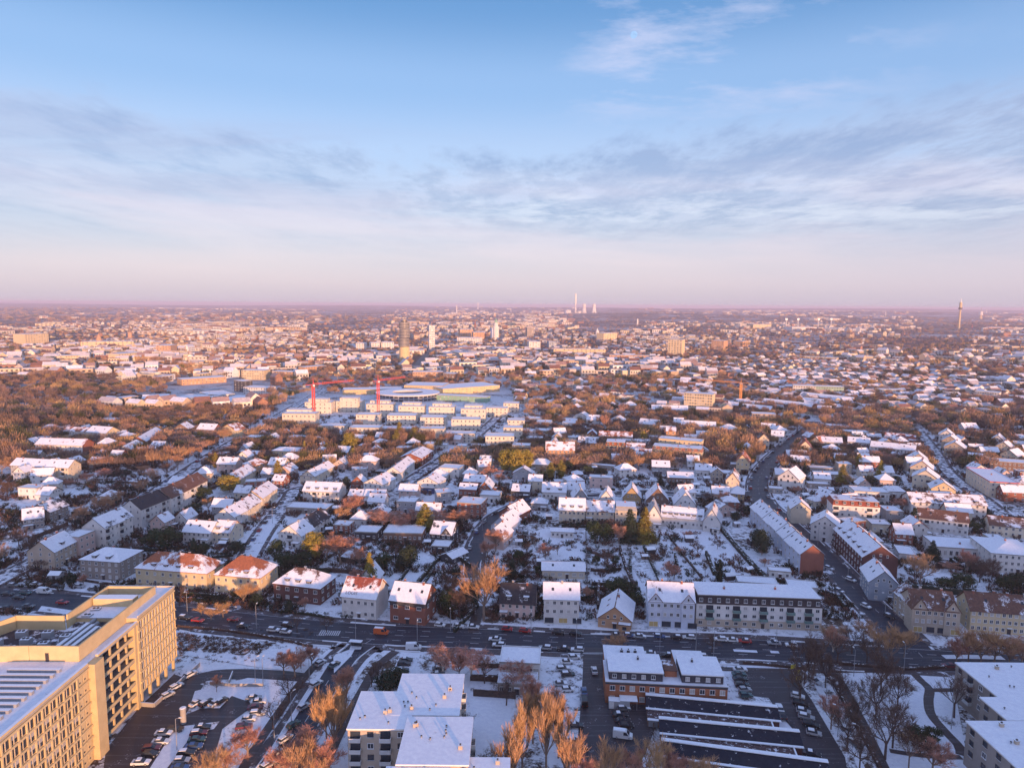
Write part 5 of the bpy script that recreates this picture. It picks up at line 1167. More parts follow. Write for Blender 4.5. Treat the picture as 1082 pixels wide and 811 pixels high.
for i, (x, y0, y1) in enumerate([(935.5, 336, 331), (781.5, 344, 340), (500, 365, 358), (1042, 333, 328), (1027, 346, 343)]):
    simple_tower('mast', ['thin white mast on the right horizon', 'small pale mast right of the distant hill', 'thin pole in the town centre', 'thin antenna right of the wide-headed tower', 'red-white stub chimney beside the broadcasting tower'][i], 'mast', x, y0, y1, [('pole', WH if i != 4 else M('craneR'), [(0, .5), (1, .35)])])
def crane(label, x, ybase, ytop, jx, jy, cx, cy, matk):
    p = at(x, ybase); h0 = None
    for q in range(50, 800):
        if at(x, ytop, q/10).y <= p.y: h0 = q/10; break
    h = h0 or 40
    P1 = at(jx, jy, h*1.0); 
    z1 = Vector(P1)
    # jib end: keep the same distance range, ray meets the level of the jib
    J = at(jx, jy, h+1.0); 
    root = empty('tower_crane', label, 'crane', p)
    m = MB(); W = 1.0; mt = M(matk)
    for a in (-W, W):
        for b in (-W, W): m.box(a-.28, b-.28, 0, a+.28, b+.28, h, mt)
    n = int(h/2.2)
    for k in range(n):
        z0, z1_ = h*k/n, h*(k+1)/n
        for s in (-W, W):
            m.tube((-W, s, z0), (W, s, z1_), .16, .16, mt, 4); m.tube((s, -W, z1_), (s, W, z0), .16, .16, mt, 4)
    m.build('mast', root)
    L = cy; a = math.radians(cx)
    m = MB(); 
    for yy, zz in ((-.6, 0), (.6, 0), (0, 1.3)): m.tube((0, yy, zz), (L, yy, zz), .2, .2, mt, 4)
    k = 0
    while k < L-2:
        m.tube((k, -.6, 0), (k+1.1, 0, 1.3), .16, .16, mt, 4); m.tube((k+1.1, 0, 1.3), (k+2.2, .6, 0), .16, .16, mt, 4); m.tube((k, .6, 0), (k+2.2, -.6, 0), .07, .07, mt, 4); k += 2.2
    m.build('jib', root, (0, 0, h+.6), a)
    m = MB(); m.box(-11, -.7, 0, 0, .7, .5, mt); m.box(-11, -.8, -2.2, -8.5, .8, .5, M('concrete')); m.build('counter_jib', root, (0, 0, h+.6), a)
    m = MB(); m.tube((0, 0, .5), (0, 0, 6), .5, .15, mt, 4); m.tube((0, 0, 6), (L*.7, 0, 1.3), .06, .06, mt, 4); m.tube((0, 0, 6), (-9, 0, .5), .06, .06, mt, 4); m.build('apex', root, (0, 0, h+.6), a)
    m = MB(); m.box(-.9, -1.9, -1.6, .9, -.5, .4, M('frame')); m.box(.5, -1.95, -1.2, .93, -.6, .1, M('glass')); m.build('cab', root, (0, 0, h+.5), a)
crane('red tower crane over the left end of the pale estate', 332, 449, 407, 362, 399, 48, 46, 'craneR')
crane('red tower crane in the middle of the pale estate', 400, 440, 403, 422, 392, 58, 42, 'craneR')
crane('orange tower crane with long jib above the snowy terraces', 782, 428, 405, 744, 401, 150, 52, 'craneO')
# ---------------------------------------------------------------- labels that single things out
USED = set()
def rel_label(desc, X, Y, kmax=14, maxw=16, z=0):
    px, py = proj(X, Y, z)
    c = sorted(BLD, key=lambda b: (b[0]-X)**2+(b[1]-Y)**2)[:kmax]
    for b in c:
        dx = px-b[4]; dy = (py-b[5])*1.3
        r = ('right of' if dx > 0 else 'left of') if abs(dx) > abs(dy) else ('in front of' if dy > 0 else 'behind')
        lb = b[3]; lb = lb if len(lb.split()) <= 10 else ' '.join(lb.split()[:10])
        while lb.split()[-1] in ('the', 'of', 'with', 'and', 'in', 'at', 'by', 'from', 'a', 'its', 'to', 'on', 'behind', 'up', 'right', 'left', 'above', 'beside', 'below', 'two', 'three', 'snowy', 'dark', 'large', 'long', 'far', 'middle', 'round', 'white', 'lower', 'upper', 'down', 'half-bare', 'bare', 'roof-edge', 'brown', 'orange', 'red'): lb = ' '.join(lb.split()[:-1])
        s = '%s %s %s' % (desc, r, lb if lb.split()[0] in ('nearest', 'middle', 'farthest') or True else lb)
        if len(s.split()) <= maxw and s not in USED:
            USED.add(s); return s
    for b in c:
        for e in ('lower ', 'another ', 'slighter ', 'farther ', 'leaning ', 'denser '):
            pass
        s = '%s near %s' % (desc, b[3])
        s = ' '.join(s.split()[:16])
        if s not in USED: USED.add(s); return s
    return s
# ---------------------------------------------------------------- trees
def bark(name, col):
    m, nt, b = newmat(name)
    oi = N(nt, 'ShaderNodeObjectInfo'); h = N(nt, 'ShaderNodeHueSaturation'); h.inputs['Color'].default_value = (*col, 1)
    nt.links.new(maprange(nt, oi.outputs['Random'], 0, 1, 0.65, 1.3), h.inputs['Value'])
    nt.links.new(maprange(nt, math_(nt, 'FRACT', math_(nt, 'MULTIPLY', oi.outputs['Random'], 7.3)), 0, 1, 0.482, 0.512), h.inputs['Hue'])
    nz = noise(nt, 0.7, 3, objvec(nt))
    c = mixc(nt, maprange(nt, nz, 0.35, 0.65), h.outputs[0], (col[0]*1.5, col[1]*1.45, col[2]*1.35, 1))
    nt.links.new(c, b.inputs['Base Color']); b.inputs['Roughness'].default_value = .9; b.inputs['Specular IOR Level'].default_value = .1
    return m
B_TRUNK = bark('bark', (0.19, 0.145, 0.12)); B_TWIG = bark('twigs', (0.36, 0.21, 0.13)); B_DARKBARK = bark('dark_bark', (0.075, 0.055, 0.05)); B_RED = bark('red_twigs', (0.38, 0.20, 0.15)); B_GREY = bark('grey_twigs', (0.105, 0.072, 0.06)); B_GOLD = bark('golden_twigs', (0.38, 0.235, 0.13)); B_WHITE = bark('birch_bark', (0.45, 0.40, 0.36))
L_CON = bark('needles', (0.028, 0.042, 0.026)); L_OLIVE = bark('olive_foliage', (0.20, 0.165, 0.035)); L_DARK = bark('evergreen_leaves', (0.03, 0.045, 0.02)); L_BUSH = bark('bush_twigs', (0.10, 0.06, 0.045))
def quadstrip(mb, a, b, w0, w1, m, R):
    d = (b-a); n = d.cross(Vector((R.uniform(-1, 1), R.uniform(-1, 1), R.uniform(-1, 1))))
    if n.length < 1e-5: return
    n.normalize()
    mb.poly([a-n*w0, a+n*w0, b+n*w1, b-n*w1], m)
def bare_tree(seed, H_=12, spread=5, up=0.35, kind='round', twig=None, tw=0.05, nlimb=8, bark_=None, dens=1.0, lean=0, whip=False):
    """trunk mesh with limbs, crown mesh of fine branches; unit height H_"""
    R = random.Random(seed); T = MB(); Cw = MB(); bk = bark_ or B_TRUNK; twm = twig or B_TWIG
    trunk_h = H_*(0.30 if kind == 'round' else 0.16 if kind == 'upright' else 0.25)
    r0 = H_*0.017
    def branch(p, d, L, r, lvl):
        segs = 3 if lvl < 2 else 2
        q = p; dd = d.copy(); pts = [(q.copy(), r)]
        for s in range(segs):
            dd = (dd+Vector((R.gauss(0, .13), R.gauss(0, .13), R.gauss(0, .09)+up*0.16))).normalized()
            q2 = q+dd*L/segs; r2 = r*(1-.5*(s+1)/segs)
            if lvl <= 1: T.tube(q, q2, r*(1-.5*s/segs), r2, bk, 5 if lvl == 0 else 4, False)
            else: quadstrip(Cw, q, q2, max(.03, r*(1-.5*s/segs)), max(.025, r2), bk if lvl == 2 and R.random() < .5 else twm, R); 
            if lvl == 2: quadstrip(Cw, q, q2, max(.03, r*(1-.5*s/segs)), max(.025, r2), twm, R)
            q = q2; pts.append((q.copy(), r2))
        if lvl >= 3:
            k = int(7*dens); up_ = kind == 'upright' or whip
            for i in range(k):
                t = R.random(); a = p.lerp(q, t)
                jt = .22 if up_ else .55
                v = (dd+Vector((R.gauss(0, jt), R.gauss(0, jt), R.gauss(0, .4)+up*.5 if kind != 'weep' else R.gauss(-.9, .3)))).normalized()
                quadstrip(Cw, a, a+v*R.uniform(.5, 1.25)*(1.5 if up_ else 1)*H_/12, tw*.55, tw*.3, twm, R)
            return
        nch = {0: 5, 1: 4, 2: 3}[lvl]
        for i in range(nch):
            t = 0.25+0.75*(i+R.random()*.8)/nch
            j = min(int(t*segs), segs-1); a = pts[j][0].lerp(pts[j+1][0], t*segs-j)
            ax = dd.orthogonal().normalized(); ax.rotate(Matrix.Rotation(R.uniform(0, 6.283), 3, dd))
            an = R.uniform(.35, .85) if kind != 'upright' else R.uniform(.18, .42)
            v = (dd*math.cos(an)+ax*math.sin(an)); v.z += up*.3; v.normalize()
            branch(a, v, L*R.uniform(.42, .62)*(1.15-.35*t), pts[j][1]*.55, lvl+1)
    p = Vector((0, 0, -.3)); top = Vector((R.uniform(-.2, .2)+lean, R.uniform(-.2, .2), trunk_h))
    T.tube(p, top, r0*1.25, r0, bk, 7, False)
    for i in range(nlimb):
        a = 6.283*(i+R.random()*.5)/nlimb
        if kind == 'upright': el = R.uniform(1.05, 1.4)
        else: el = R.uniform(.45, 1.25) if i else 1.45
        d = Vector((math.cos(a)*math.cos(el), math.sin(a)*math.cos(el), math.sin(el)))
        z = trunk_h*R.uniform(.75, 1.0) if kind != 'upright' else trunk_h*R.uniform(.6, 2.2)
        L = (spread*1.02*math.cos(el)+(H_-trunk_h)*.78*math.sin(el))*R.uniform(.75, 1.0)
        branch(Vector((top.x*z/trunk_h, top.y*z/trunk_h, min(z, trunk_h*1.02))), d, L*.74, r0*.62, 0)
    if kind == 'upright': T.tube(top, Vector((lean, 0, H_*.9)), r0, r0*.15, bk, 5, False)
    return T.mesh('trunk'), Cw.mesh('crown')
def conifer(seed, H_=12, R0=3, m=None, narrow=False):
    R = random.Random(seed); T = MB(); Cw = MB(); m = m or L_CON
    T.tube((0, 0, -.3), (0, 0, H_*.93), H_*.017, .03, B_TRUNK, 6, False)
    z = H_*.07 if not narrow else H_*.02
    while z < H_*.985:
        f = 1-(z/H_)
        rad = R0*(f**.8 if not narrow else min(1, f*2.2)**.7*min(1, .5+z/H_*2.0))*R.uniform(.82, 1.12)+.15
        n = max(5, int(11*f+4))
        for i in range(n):
            a = R.uniform(0, 6.283); L = rad*R.uniform(.72, 1.1)
            dr = Vector((math.cos(a), math.sin(a), 0)); side = Vector((-dr.y, dr.x, 0))
            tip = dr*L+Vector((0, 0, z-L*(.28 if not narrow else -.5))); base = Vector((0, 0, z+.1))
            for k in range(7):
                t = .15+.85*(k+.5)/7; c = base.lerp(tip, t); wd = L*.30*(1.1-t)+.16
                s = R.choice((-1, 1))
                e = c+side*s*wd+dr*wd*.5+Vector((0, 0, R.uniform(-.35, .05)*wd-.08))
                nrm = dr*.22*wd+Vector((0, 0, R.uniform(-.2, .2)))
                Cw.poly([c-nrm, e-dr*.08, e+dr*.1+Vector((0, 0, -.18)), c+nrm*1.2], m)
            Cw.poly([base, base.lerp(tip, .5)+side*.14, tip, base.lerp(tip, .5)-side*.14+Vector((0, 0, .1))], m)
        z += H_*.022+.12
    return T.mesh('trunk'), Cw.mesh('crown')
def leafy(seed, H_=8, R0=3, m=None, low=.12, n=2600, sz=.32):
    R = random.Random(seed); T = MB(); Cw = MB(); m = m or L_DARK
    T.tube((0, 0, -.3), (0, 0, H_*.6), H_*.02, H_*.01, B_TRUNK, 6, False)
    cl = []
    for i in range(26):
        th = R.uniform(0, 6.283); v = R.uniform(-1, 1); q = math.sqrt(1-v*v); rr = R.uniform(.45, .8)
        cl.append((Vector((math.cos(th)*q*R0*rr, math.sin(th)*q*R0*rr, H_*(low+(1-low)*.5)+v*H_*(1-low)*.5*rr)), R.uniform(.3, .5)*R0))
    for i in range(n):
        c, r = R.choice(cl); d = Vector((R.gauss(0, 1), R.gauss(0, 1), R.gauss(0, 1))).normalized()
        p = c+d*r*R.uniform(.75, 1.05); 
        u = d.orthogonal().normalized(); u.rotate(Matrix.Rotation(R.uniform(0, 6.28), 3, d)); w = (d+Vector((R.gauss(0, .6), R.gauss(0, .6), R.gauss(0, .6)))).cross(u).normalized()
        s = sz*R.uniform(.6, 1.2); Cw.poly([p-u*s-w*s*.6, p+u*s-w*s*.5, p+u*s*.8+w*s*.6, p-u*s*.7+w*s*.6], m)
    return T.mesh('trunk'), Cw.mesh('crown')
TP = {}
def protos():
    for i in range(4): TP['round%d' % i] = (bare_tree(10+i, 12, 4.6+.4*i, .35, 'round'), 12, 5)
    for i in range(2): TP['red%d' % i] = (bare_tree(30+i, 12, 4.2, .5, 'round', B_RED, nlimb=9), 12, 4.6)
    for i in range(2): TP['upright%d' % i] = (bare_tree(40+i, 12, 2.4, .8, 'upright', B_GOLD, nlimb=9, dens=.75), 12, 3)
    TP['birch0'] = (bare_tree(50, 12, 3.2, .35, 'weep', B_RED, nlimb=8, bark_=B_WHITE), 12, 3.5); TP['birch1'] = (bare_tree(51, 12, 3.0, .6, 'upright', B_RED, nlimb=9, bark_=B_WHITE), 12, 3)
    for i in range(2): TP['grey%d' % i] = (bare_tree(60+i, 12, 5, .3, 'round', B_GREY, bark_=B_DARKBARK, tw=.045, dens=.75), 12, 5.5)
    TP['sparse0'] = (bare_tree(70, 12, 4, .4, 'round', B_GREY, bark_=B_DARKBARK, tw=.04, nlimb=5, dens=.5), 12, 4)
    for i in range(2): TP['fruit%d' % i] = (bare_tree(80+i, 12, 6.5, .2, 'round', L_BUSH, tw=.09, nlimb=6, dens=.7), 12, 7)
    TP['gold0'] = (bare_tree(90, 12, 4.4, .75, 'round', B_GOLD, nlimb=8, dens=.7, whip=True), 12, 5); TP['gold1'] = (bare_tree(91, 12, 4.4, .6, 'round', B_GOLD, nlimb=7, dens=.7, whip=True), 12, 5)
    TP['con0'] = (conifer(1), 12, 3); TP['con1'] = (conifer(2, R0=3.6), 12, 3.6); TP['cyp0'] = (conifer(3, R0=1.7, narrow=True), 12, 1.7)
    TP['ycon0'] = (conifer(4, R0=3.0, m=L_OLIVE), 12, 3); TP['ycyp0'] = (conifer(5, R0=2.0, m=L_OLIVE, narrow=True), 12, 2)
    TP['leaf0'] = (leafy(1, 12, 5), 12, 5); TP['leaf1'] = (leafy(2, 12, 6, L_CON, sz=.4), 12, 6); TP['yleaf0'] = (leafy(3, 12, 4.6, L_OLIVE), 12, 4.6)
protos()
KD = {'round': 'brown twiggy tree', 'red': 'reddish twiggy tree', 'upright': 'upright golden-branched tree', 'birch': 'reddish birch', 'grey': 'bare grey-brown tree', 'sparse': 'thin bare tree', 'fruit': 'low spreading bare tree', 'gold': 'golden-brown bare tree', 'con': 'dark conifer', 'cyp': 'dark columnar evergreen', 'ycon': 'yellow-green conifer', 'ycyp': 'yellow-green columnar conifer', 'leaf': 'dark leafy evergreen', 'yleaf': 'yellow-green rounded evergreen'}
NT = [0]; TREES = []
def tree(px, py, h, kind, w=None, label=None, group=None, XY=None, seed=None):
    """kind e.g. 'round'; px,py = foot of the trunk in the photograph"""
    ks = [k for k in TP if k.rstrip('0123456789') == kind]
    R = random.Random(seed if seed is not None else NT[0]*17+3)
    k = R.choice(ks); (tm, cm), h0, r0 = TP[k]
    if XY: X, Y = XY
    else:
        p = at(px, py); X, Y = p.x, p.y
    s = h/h0; sw = (w/2/r0) if w else s*R.uniform(.88, 1.12)
    if label is None:
        sz = 'tall ' if h > 13.5 else 'small ' if h < 6.5 else ''
        label = rel_label(sz+KD[kind], X, Y, z=0)
    nm = {'con': 'conifer', 'cyp': 'conifer', 'ycon': 'conifer', 'ycyp': 'conifer', 'birch': 'birch_tree', 'leaf': 'evergreen_tree', 'yleaf': 'evergreen_tree'}.get(kind, 'bare_tree')
    root = empty(nm, label, 'tree', (X, Y, far_h(X, Y)), R.uniform(0, 6.28), group)
    a = link('trunk', tm, root); b = link('crown', cm, root)
    root.scale = (sw, sw, s); NT[0] += 1; TREES.append((X, Y, max(1.5, sw*r0)))
    return root
# placed by eye: (foot x, foot y, height, kind, crown width)
T1 = [
 (511, 655, 22, 'gold', 20, 'huge spreading tree with glowing orange crown by the driveway'), (486, 652, 13, 'grey', 12, None), (473, 650, 10, 'leaf', 8, None), (498, 640, 9, 'leaf', 9, None), (478, 636, 12, 'grey', 13, None),
 (552, 812, 18, 'upright', 7, 'tall golden upright tree, left of the bottom centre pair'), (577, 810, 20, 'upright', 7.5, 'tallest golden upright tree at the bottom centre'), (590, 800, 17, 'upright', 7, None), (563, 785, 16, 'upright', 7, None), (562, 760, 13, 'red', 9, None), (583, 770, 13, 'red', 10, None),
 (540, 835, 16, 'upright', 8, None), (600, 835, 16, 'upright', 8, None), (643, 838, 13, 'gold', 9, 'golden bushy tree at the bottom edge below the yard'), (618, 845, 12, 'red', 9, None), (668, 832, 11, 'red', 9, None), (690, 835, 13, 'gold', 10, None), (712, 832, 11, 'red', 9, None), (740, 838, 10, 'gold', 8, None),
 (468, 712, 13, 'birch', 9, 'pink-lit birch left of the birch pair by the main road'), (498, 716, 13, 'birch', 9, 'pink-lit birch right of the pair by the main road'), (485, 716, 9, 'red', 8, None), (512, 722, 10, 'sparse', 7, None), (548, 728, 11, 'birch', 8, None), (535, 745, 9, 'sparse', 7, None),
 (354, 792, 17, 'upright', 8, 'tall orange-lit tree beside the side road'), (366, 740, 12, 'red', 8, None), (345, 780, 14, 'gold', 8, None), (357, 770, 13, 'upright', 7, None), (320, 812, 12, 'red', 12, None), (340, 826, 12, 'red', 11, None), (303, 832, 12, 'red', 11, None), (325, 838, 13, 'gold', 12, None),
 (262, 800, 9, 'red', 10, None), (240, 820, 9, 'red', 10, None), (225, 835, 10, 'gold', 9, None), (289, 770, 10, 'sparse', 9, None), (305, 742, 9, 'sparse', 9, None), (312, 715, 9, 'red', 10, None), (330, 705, 8, 'red', 7, None), (300, 712, 8, 'red', 8, None), (318, 706, 7, 'round', 7, None),
 (229, 731, 6, 'red', 3.5, 'small red sapling on the office car park island'), (314, 668, 8, 'sparse', 5, None), (236, 652, 5.5, 'gold', 8, None), (223, 655, 5, 'gold', 7, None), (213, 650, 4.5, 'gold', 5, None), (257, 640, 9, 'gold', 8, None), (268, 636, 8, 'gold', 6, None), (190, 640, 9, 'sparse', 7, None), (322, 645, 6, 'red', 5, None), (345, 668, 7, 'sparse', 6, None), (305, 648, 5, 'leaf', 4, None), (271, 640, 5, 'leaf', 5, None),
 (407, 730, 5.5, 'leaf', 8, None), (420, 726, 6, 'leaf', 8, None), (399, 719, 8, 'sparse', 5, None), (393, 725, 8, 'sparse', 5, None),
 (653, 692, 8, 'round', 8, 'small bare street tree in front of the peach bungalow'), (752, 688, 7, 'sparse', 6, None), (845, 742, 14, 'grey', 9, None), (850, 722, 16, 'grey', 11, None), (860, 712, 15, 'grey', 10, None), (872, 726, 13, 'grey', 9, None),
 (925, 760, 16, 'grey', 10, None), (935, 802, 17, 'sparse', 11, None), (943, 790, 16, 'grey', 11, None), (948, 750, 14, 'grey', 11, None), (930, 735, 17, 'grey', 11, None), (960, 812, 12, 'fruit', 11, None), (1008, 758, 15, 'sparse', 9, 'lone black-trunked tree on the snow by the stepped flats'), (970, 786, 5, 'leaf', 6, None), (985, 785, 4.5, 'leaf', 5, None), (985, 818, 10, 'red', 10, None), (958, 786, 4, 'gold', 9, None), (895, 790, 13, 'grey', 9, None), (878, 770, 11, 'red', 8, None), (908, 815, 13, 'grey', 9, None), (886, 745, 12, 'grey', 8, None), (905, 770, 12, 'grey', 8, None),
 (942, 700, 12, 'gold', 11, 'broad golden tree at the mouth of the curved street'), (928, 690, 9, 'gold', 9, None), (955, 694, 10, 'gold', 9, None), (912, 680, 9, 'round', 8, None), (885, 700, 11, 'sparse', 8, None), (900, 690, 10, 'sparse', 8, None), (875, 682, 7, 'gold', 8, None), (888, 676, 5, 'gold', 7, None), (880, 688, 8, 'birch', 7, None), (916, 700, 10, 'grey', 9, None),
 (1023, 700, 12, 'gold', 10, None), (1036, 704, 12, 'round', 10, None), (1050, 702, 12, 'gold', 11, None), (1066, 705, 11, 'round', 10, None), (1010, 702, 10, 'red', 8, None), (1079, 706, 12, 'round', 10, None), (1043, 690, 8, 'gold', 9, None),
 (972, 618, 14, 'gold', 13, 'orange-topped bare tree behind the beige corner house'), (985, 590, 9, 'con', 9, 'olive-topped conifer above the orange-topped tree'), (1004, 604, 5, 'red', 8, None), (1022, 605, 11, 'red', 11, None), (1035, 615, 12, 'grey', 12, None), (1048, 612, 11, 'grey', 10, None), (1018, 622, 7, 'leaf', 9, None), (1000, 620, 4, 'leaf', 9, None), (1060, 625, 7, 'leaf', 7, None), (1074, 622, 7, 'leaf', 7, None), (1045, 560, 6, 'leaf', 9, None), (1028, 562, 6, 'leaf', 8, None), (965, 562, 13, 'cyp', 5, None), (955, 560, 6, 'gold', 9, None), (940, 560, 5, 'leaf', 7, None),
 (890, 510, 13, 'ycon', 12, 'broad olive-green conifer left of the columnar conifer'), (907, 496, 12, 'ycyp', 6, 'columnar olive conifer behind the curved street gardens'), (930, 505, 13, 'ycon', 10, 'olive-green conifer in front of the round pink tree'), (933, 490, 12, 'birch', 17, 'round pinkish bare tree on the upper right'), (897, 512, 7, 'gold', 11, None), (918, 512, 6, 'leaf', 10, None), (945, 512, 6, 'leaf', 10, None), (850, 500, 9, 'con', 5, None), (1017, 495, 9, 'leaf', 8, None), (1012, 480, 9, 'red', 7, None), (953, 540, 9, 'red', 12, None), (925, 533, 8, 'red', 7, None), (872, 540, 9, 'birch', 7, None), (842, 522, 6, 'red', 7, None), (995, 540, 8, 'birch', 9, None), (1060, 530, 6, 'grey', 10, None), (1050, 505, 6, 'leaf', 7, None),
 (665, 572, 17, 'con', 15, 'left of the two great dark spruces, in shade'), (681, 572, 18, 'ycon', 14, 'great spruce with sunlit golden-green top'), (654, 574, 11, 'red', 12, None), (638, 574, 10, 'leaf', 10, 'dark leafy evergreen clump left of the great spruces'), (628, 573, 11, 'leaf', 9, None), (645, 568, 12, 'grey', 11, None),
 (760, 615, 10, 'cyp', 4.4, 'dark cypress standing alone in the snowy gardens'), (655, 628, 6.5, 'leaf', 8, None), (649, 630, 8, 'leaf', 9, None), (665, 633, 7, 'leaf', 8, None), (660, 622, 7, 'grey', 8, None), (641, 600, 8, 'fruit', 9, None), (630, 596, 4, 'leaf', 4, None), (650, 597, 4.5, 'leaf', 4.5, None), (620, 634, 6, 'red', 6, None), (673, 640, 5.5, 'leaf', 6, None), (737, 587, 6.5, 'fruit', 7, None), (717, 586, 4.5, 'red', 6, None), (707, 610, 8, 'red', 7, None), (700, 590, 7, 'grey', 6, None), (712, 612, 7, 'red', 8, None), (758, 580, 6, 'fruit', 7, None), (727, 570, 5, 'red', 7, None), (745, 606, 6, 'fruit', 6, None), (690, 598, 6, 'fruit', 6, None), (589, 586, 6, 'fruit', 7, None), (604, 579, 5, 'sparse', 4, None), (576, 590, 8, 'red', 9, None), (556, 610, 5, 'fruit', 8, None), (548, 592, 5, 'leaf', 5, None), (570, 608, 4.5, 'leaf', 5, None), (541, 612, 9, 'cyp', 4, None), (565, 578, 6, 'fruit', 8, None), (557, 585, 6, 'fruit', 7, None),
 (805, 586, 12, 'leaf', 9, 'dark evergreen beside the white terrace back gardens'), (799, 578, 9, 'leaf', 7, None), (808, 598, 4, 'red', 6, None), (765, 533, 9, 'red', 10, None), (748, 530, 7, 'grey', 9, None), (778, 550, 5, 'leaf', 7, None), (790, 545, 6, 'leaf', 6, None),
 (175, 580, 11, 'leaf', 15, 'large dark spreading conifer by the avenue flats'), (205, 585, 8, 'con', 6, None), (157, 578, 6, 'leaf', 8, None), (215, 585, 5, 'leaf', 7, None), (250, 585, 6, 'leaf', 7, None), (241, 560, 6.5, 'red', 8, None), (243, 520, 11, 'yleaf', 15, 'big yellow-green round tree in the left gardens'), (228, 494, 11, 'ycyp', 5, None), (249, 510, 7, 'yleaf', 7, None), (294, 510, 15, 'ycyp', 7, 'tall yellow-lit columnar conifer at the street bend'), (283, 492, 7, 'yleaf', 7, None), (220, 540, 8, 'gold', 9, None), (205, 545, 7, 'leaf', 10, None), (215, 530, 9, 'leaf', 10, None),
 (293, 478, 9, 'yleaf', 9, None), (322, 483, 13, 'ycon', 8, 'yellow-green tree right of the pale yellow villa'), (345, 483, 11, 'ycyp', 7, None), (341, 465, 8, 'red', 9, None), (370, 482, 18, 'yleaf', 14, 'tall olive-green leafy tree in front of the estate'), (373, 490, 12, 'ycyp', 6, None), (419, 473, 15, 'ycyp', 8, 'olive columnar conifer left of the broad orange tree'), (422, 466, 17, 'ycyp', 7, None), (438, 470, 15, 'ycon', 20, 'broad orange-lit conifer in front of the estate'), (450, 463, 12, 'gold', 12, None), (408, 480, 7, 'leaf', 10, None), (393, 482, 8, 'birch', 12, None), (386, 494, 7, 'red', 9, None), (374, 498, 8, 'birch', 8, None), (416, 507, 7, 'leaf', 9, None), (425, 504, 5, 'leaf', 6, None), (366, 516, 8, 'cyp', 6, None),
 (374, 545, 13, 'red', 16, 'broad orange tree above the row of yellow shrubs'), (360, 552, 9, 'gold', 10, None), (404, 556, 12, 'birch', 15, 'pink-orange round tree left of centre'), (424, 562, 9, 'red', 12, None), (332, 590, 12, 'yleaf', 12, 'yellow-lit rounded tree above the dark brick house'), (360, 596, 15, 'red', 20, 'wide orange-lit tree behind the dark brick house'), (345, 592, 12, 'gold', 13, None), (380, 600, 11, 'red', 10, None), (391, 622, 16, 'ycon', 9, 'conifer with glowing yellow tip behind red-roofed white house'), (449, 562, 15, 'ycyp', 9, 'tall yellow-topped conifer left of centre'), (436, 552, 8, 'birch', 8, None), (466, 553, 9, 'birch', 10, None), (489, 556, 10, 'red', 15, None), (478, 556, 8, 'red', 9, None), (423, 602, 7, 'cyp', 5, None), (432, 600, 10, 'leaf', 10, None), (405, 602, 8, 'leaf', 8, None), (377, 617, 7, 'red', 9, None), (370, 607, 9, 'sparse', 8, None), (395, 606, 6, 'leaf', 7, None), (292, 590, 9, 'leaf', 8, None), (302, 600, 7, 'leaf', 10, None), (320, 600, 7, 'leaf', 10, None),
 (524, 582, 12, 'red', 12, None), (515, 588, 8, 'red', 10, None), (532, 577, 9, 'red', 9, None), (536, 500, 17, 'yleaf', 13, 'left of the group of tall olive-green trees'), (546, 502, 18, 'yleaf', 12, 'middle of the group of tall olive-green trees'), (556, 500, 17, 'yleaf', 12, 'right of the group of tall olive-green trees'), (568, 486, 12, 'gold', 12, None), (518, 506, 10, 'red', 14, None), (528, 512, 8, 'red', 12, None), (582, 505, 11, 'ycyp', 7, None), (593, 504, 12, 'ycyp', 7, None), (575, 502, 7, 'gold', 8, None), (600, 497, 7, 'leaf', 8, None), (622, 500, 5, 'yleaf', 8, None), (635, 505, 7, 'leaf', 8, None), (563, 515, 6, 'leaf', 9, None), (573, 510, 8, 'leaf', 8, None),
 (675, 497, 12, 'gold', 13, 'left orange-lit tree in front of the large sunlit flats'), (691, 495, 12, 'gold', 10, None), (738, 500, 12, 'gold', 13, 'orange-topped tree right of the large sunlit flats'), (660, 492, 6, 'leaf', 7, None), (698, 512, 7, 'con', 6, None), (680, 470, 12, 'yleaf', 7, None), (638, 455, 17, 'red', 10, 'pointed orange tree rising above white houses'), (727, 465, 10, 'ycyp', 5, None), (750, 462, 8, 'birch', 7, None), (625, 462, 6, 'red', 8, None), (788, 470, 8, 'gold', 8, None), (760, 470, 6, 'red', 8, None), (779, 465, 6, 'leaf', 8, None), (855, 459, 13, 'gold', 16, 'orange tree left of the pair at the head of the curve'), (842, 456, 14, 'gold', 15, None), (870, 452, 12, 'gold', 12, None),
 (132, 480, 11, 'red', 15, 'rounded orange-red tree beside the red-ended block'), (110, 505, 7, 'red', 14, None), (92, 508, 6, 'red', 11, None), (70, 515, 6, 'red', 12, None), (100, 515, 7, 'fruit', 9, None), (150, 500, 6, 'round', 9, None), (24, 520, 9, 'leaf', 9, None), (8, 525, 12, 'grey', 12, None), (30, 515, 8, 'con', 6, None), (15, 500, 10, 'round', 11, None), (2, 500, 12, 'gold', 13, None), (20, 480, 10, 'gold', 12, None), (5, 478, 11, 'gold', 13, None), (132, 590, 8, 'sparse', 6, None), (141, 588, 9, 'grey', 6, None), (28, 615, 9, 'sparse', 6, None), (75, 620, 6, 'leaf', 5, None), (88, 618, 5, 'red', 5, None), (40, 603, 6, 'sparse', 7, None), (52, 600, 6, 'sparse', 7, None),
]
for q in T1:
    tree(q[0], q[1], q[2], q[3], q[4], q[5])
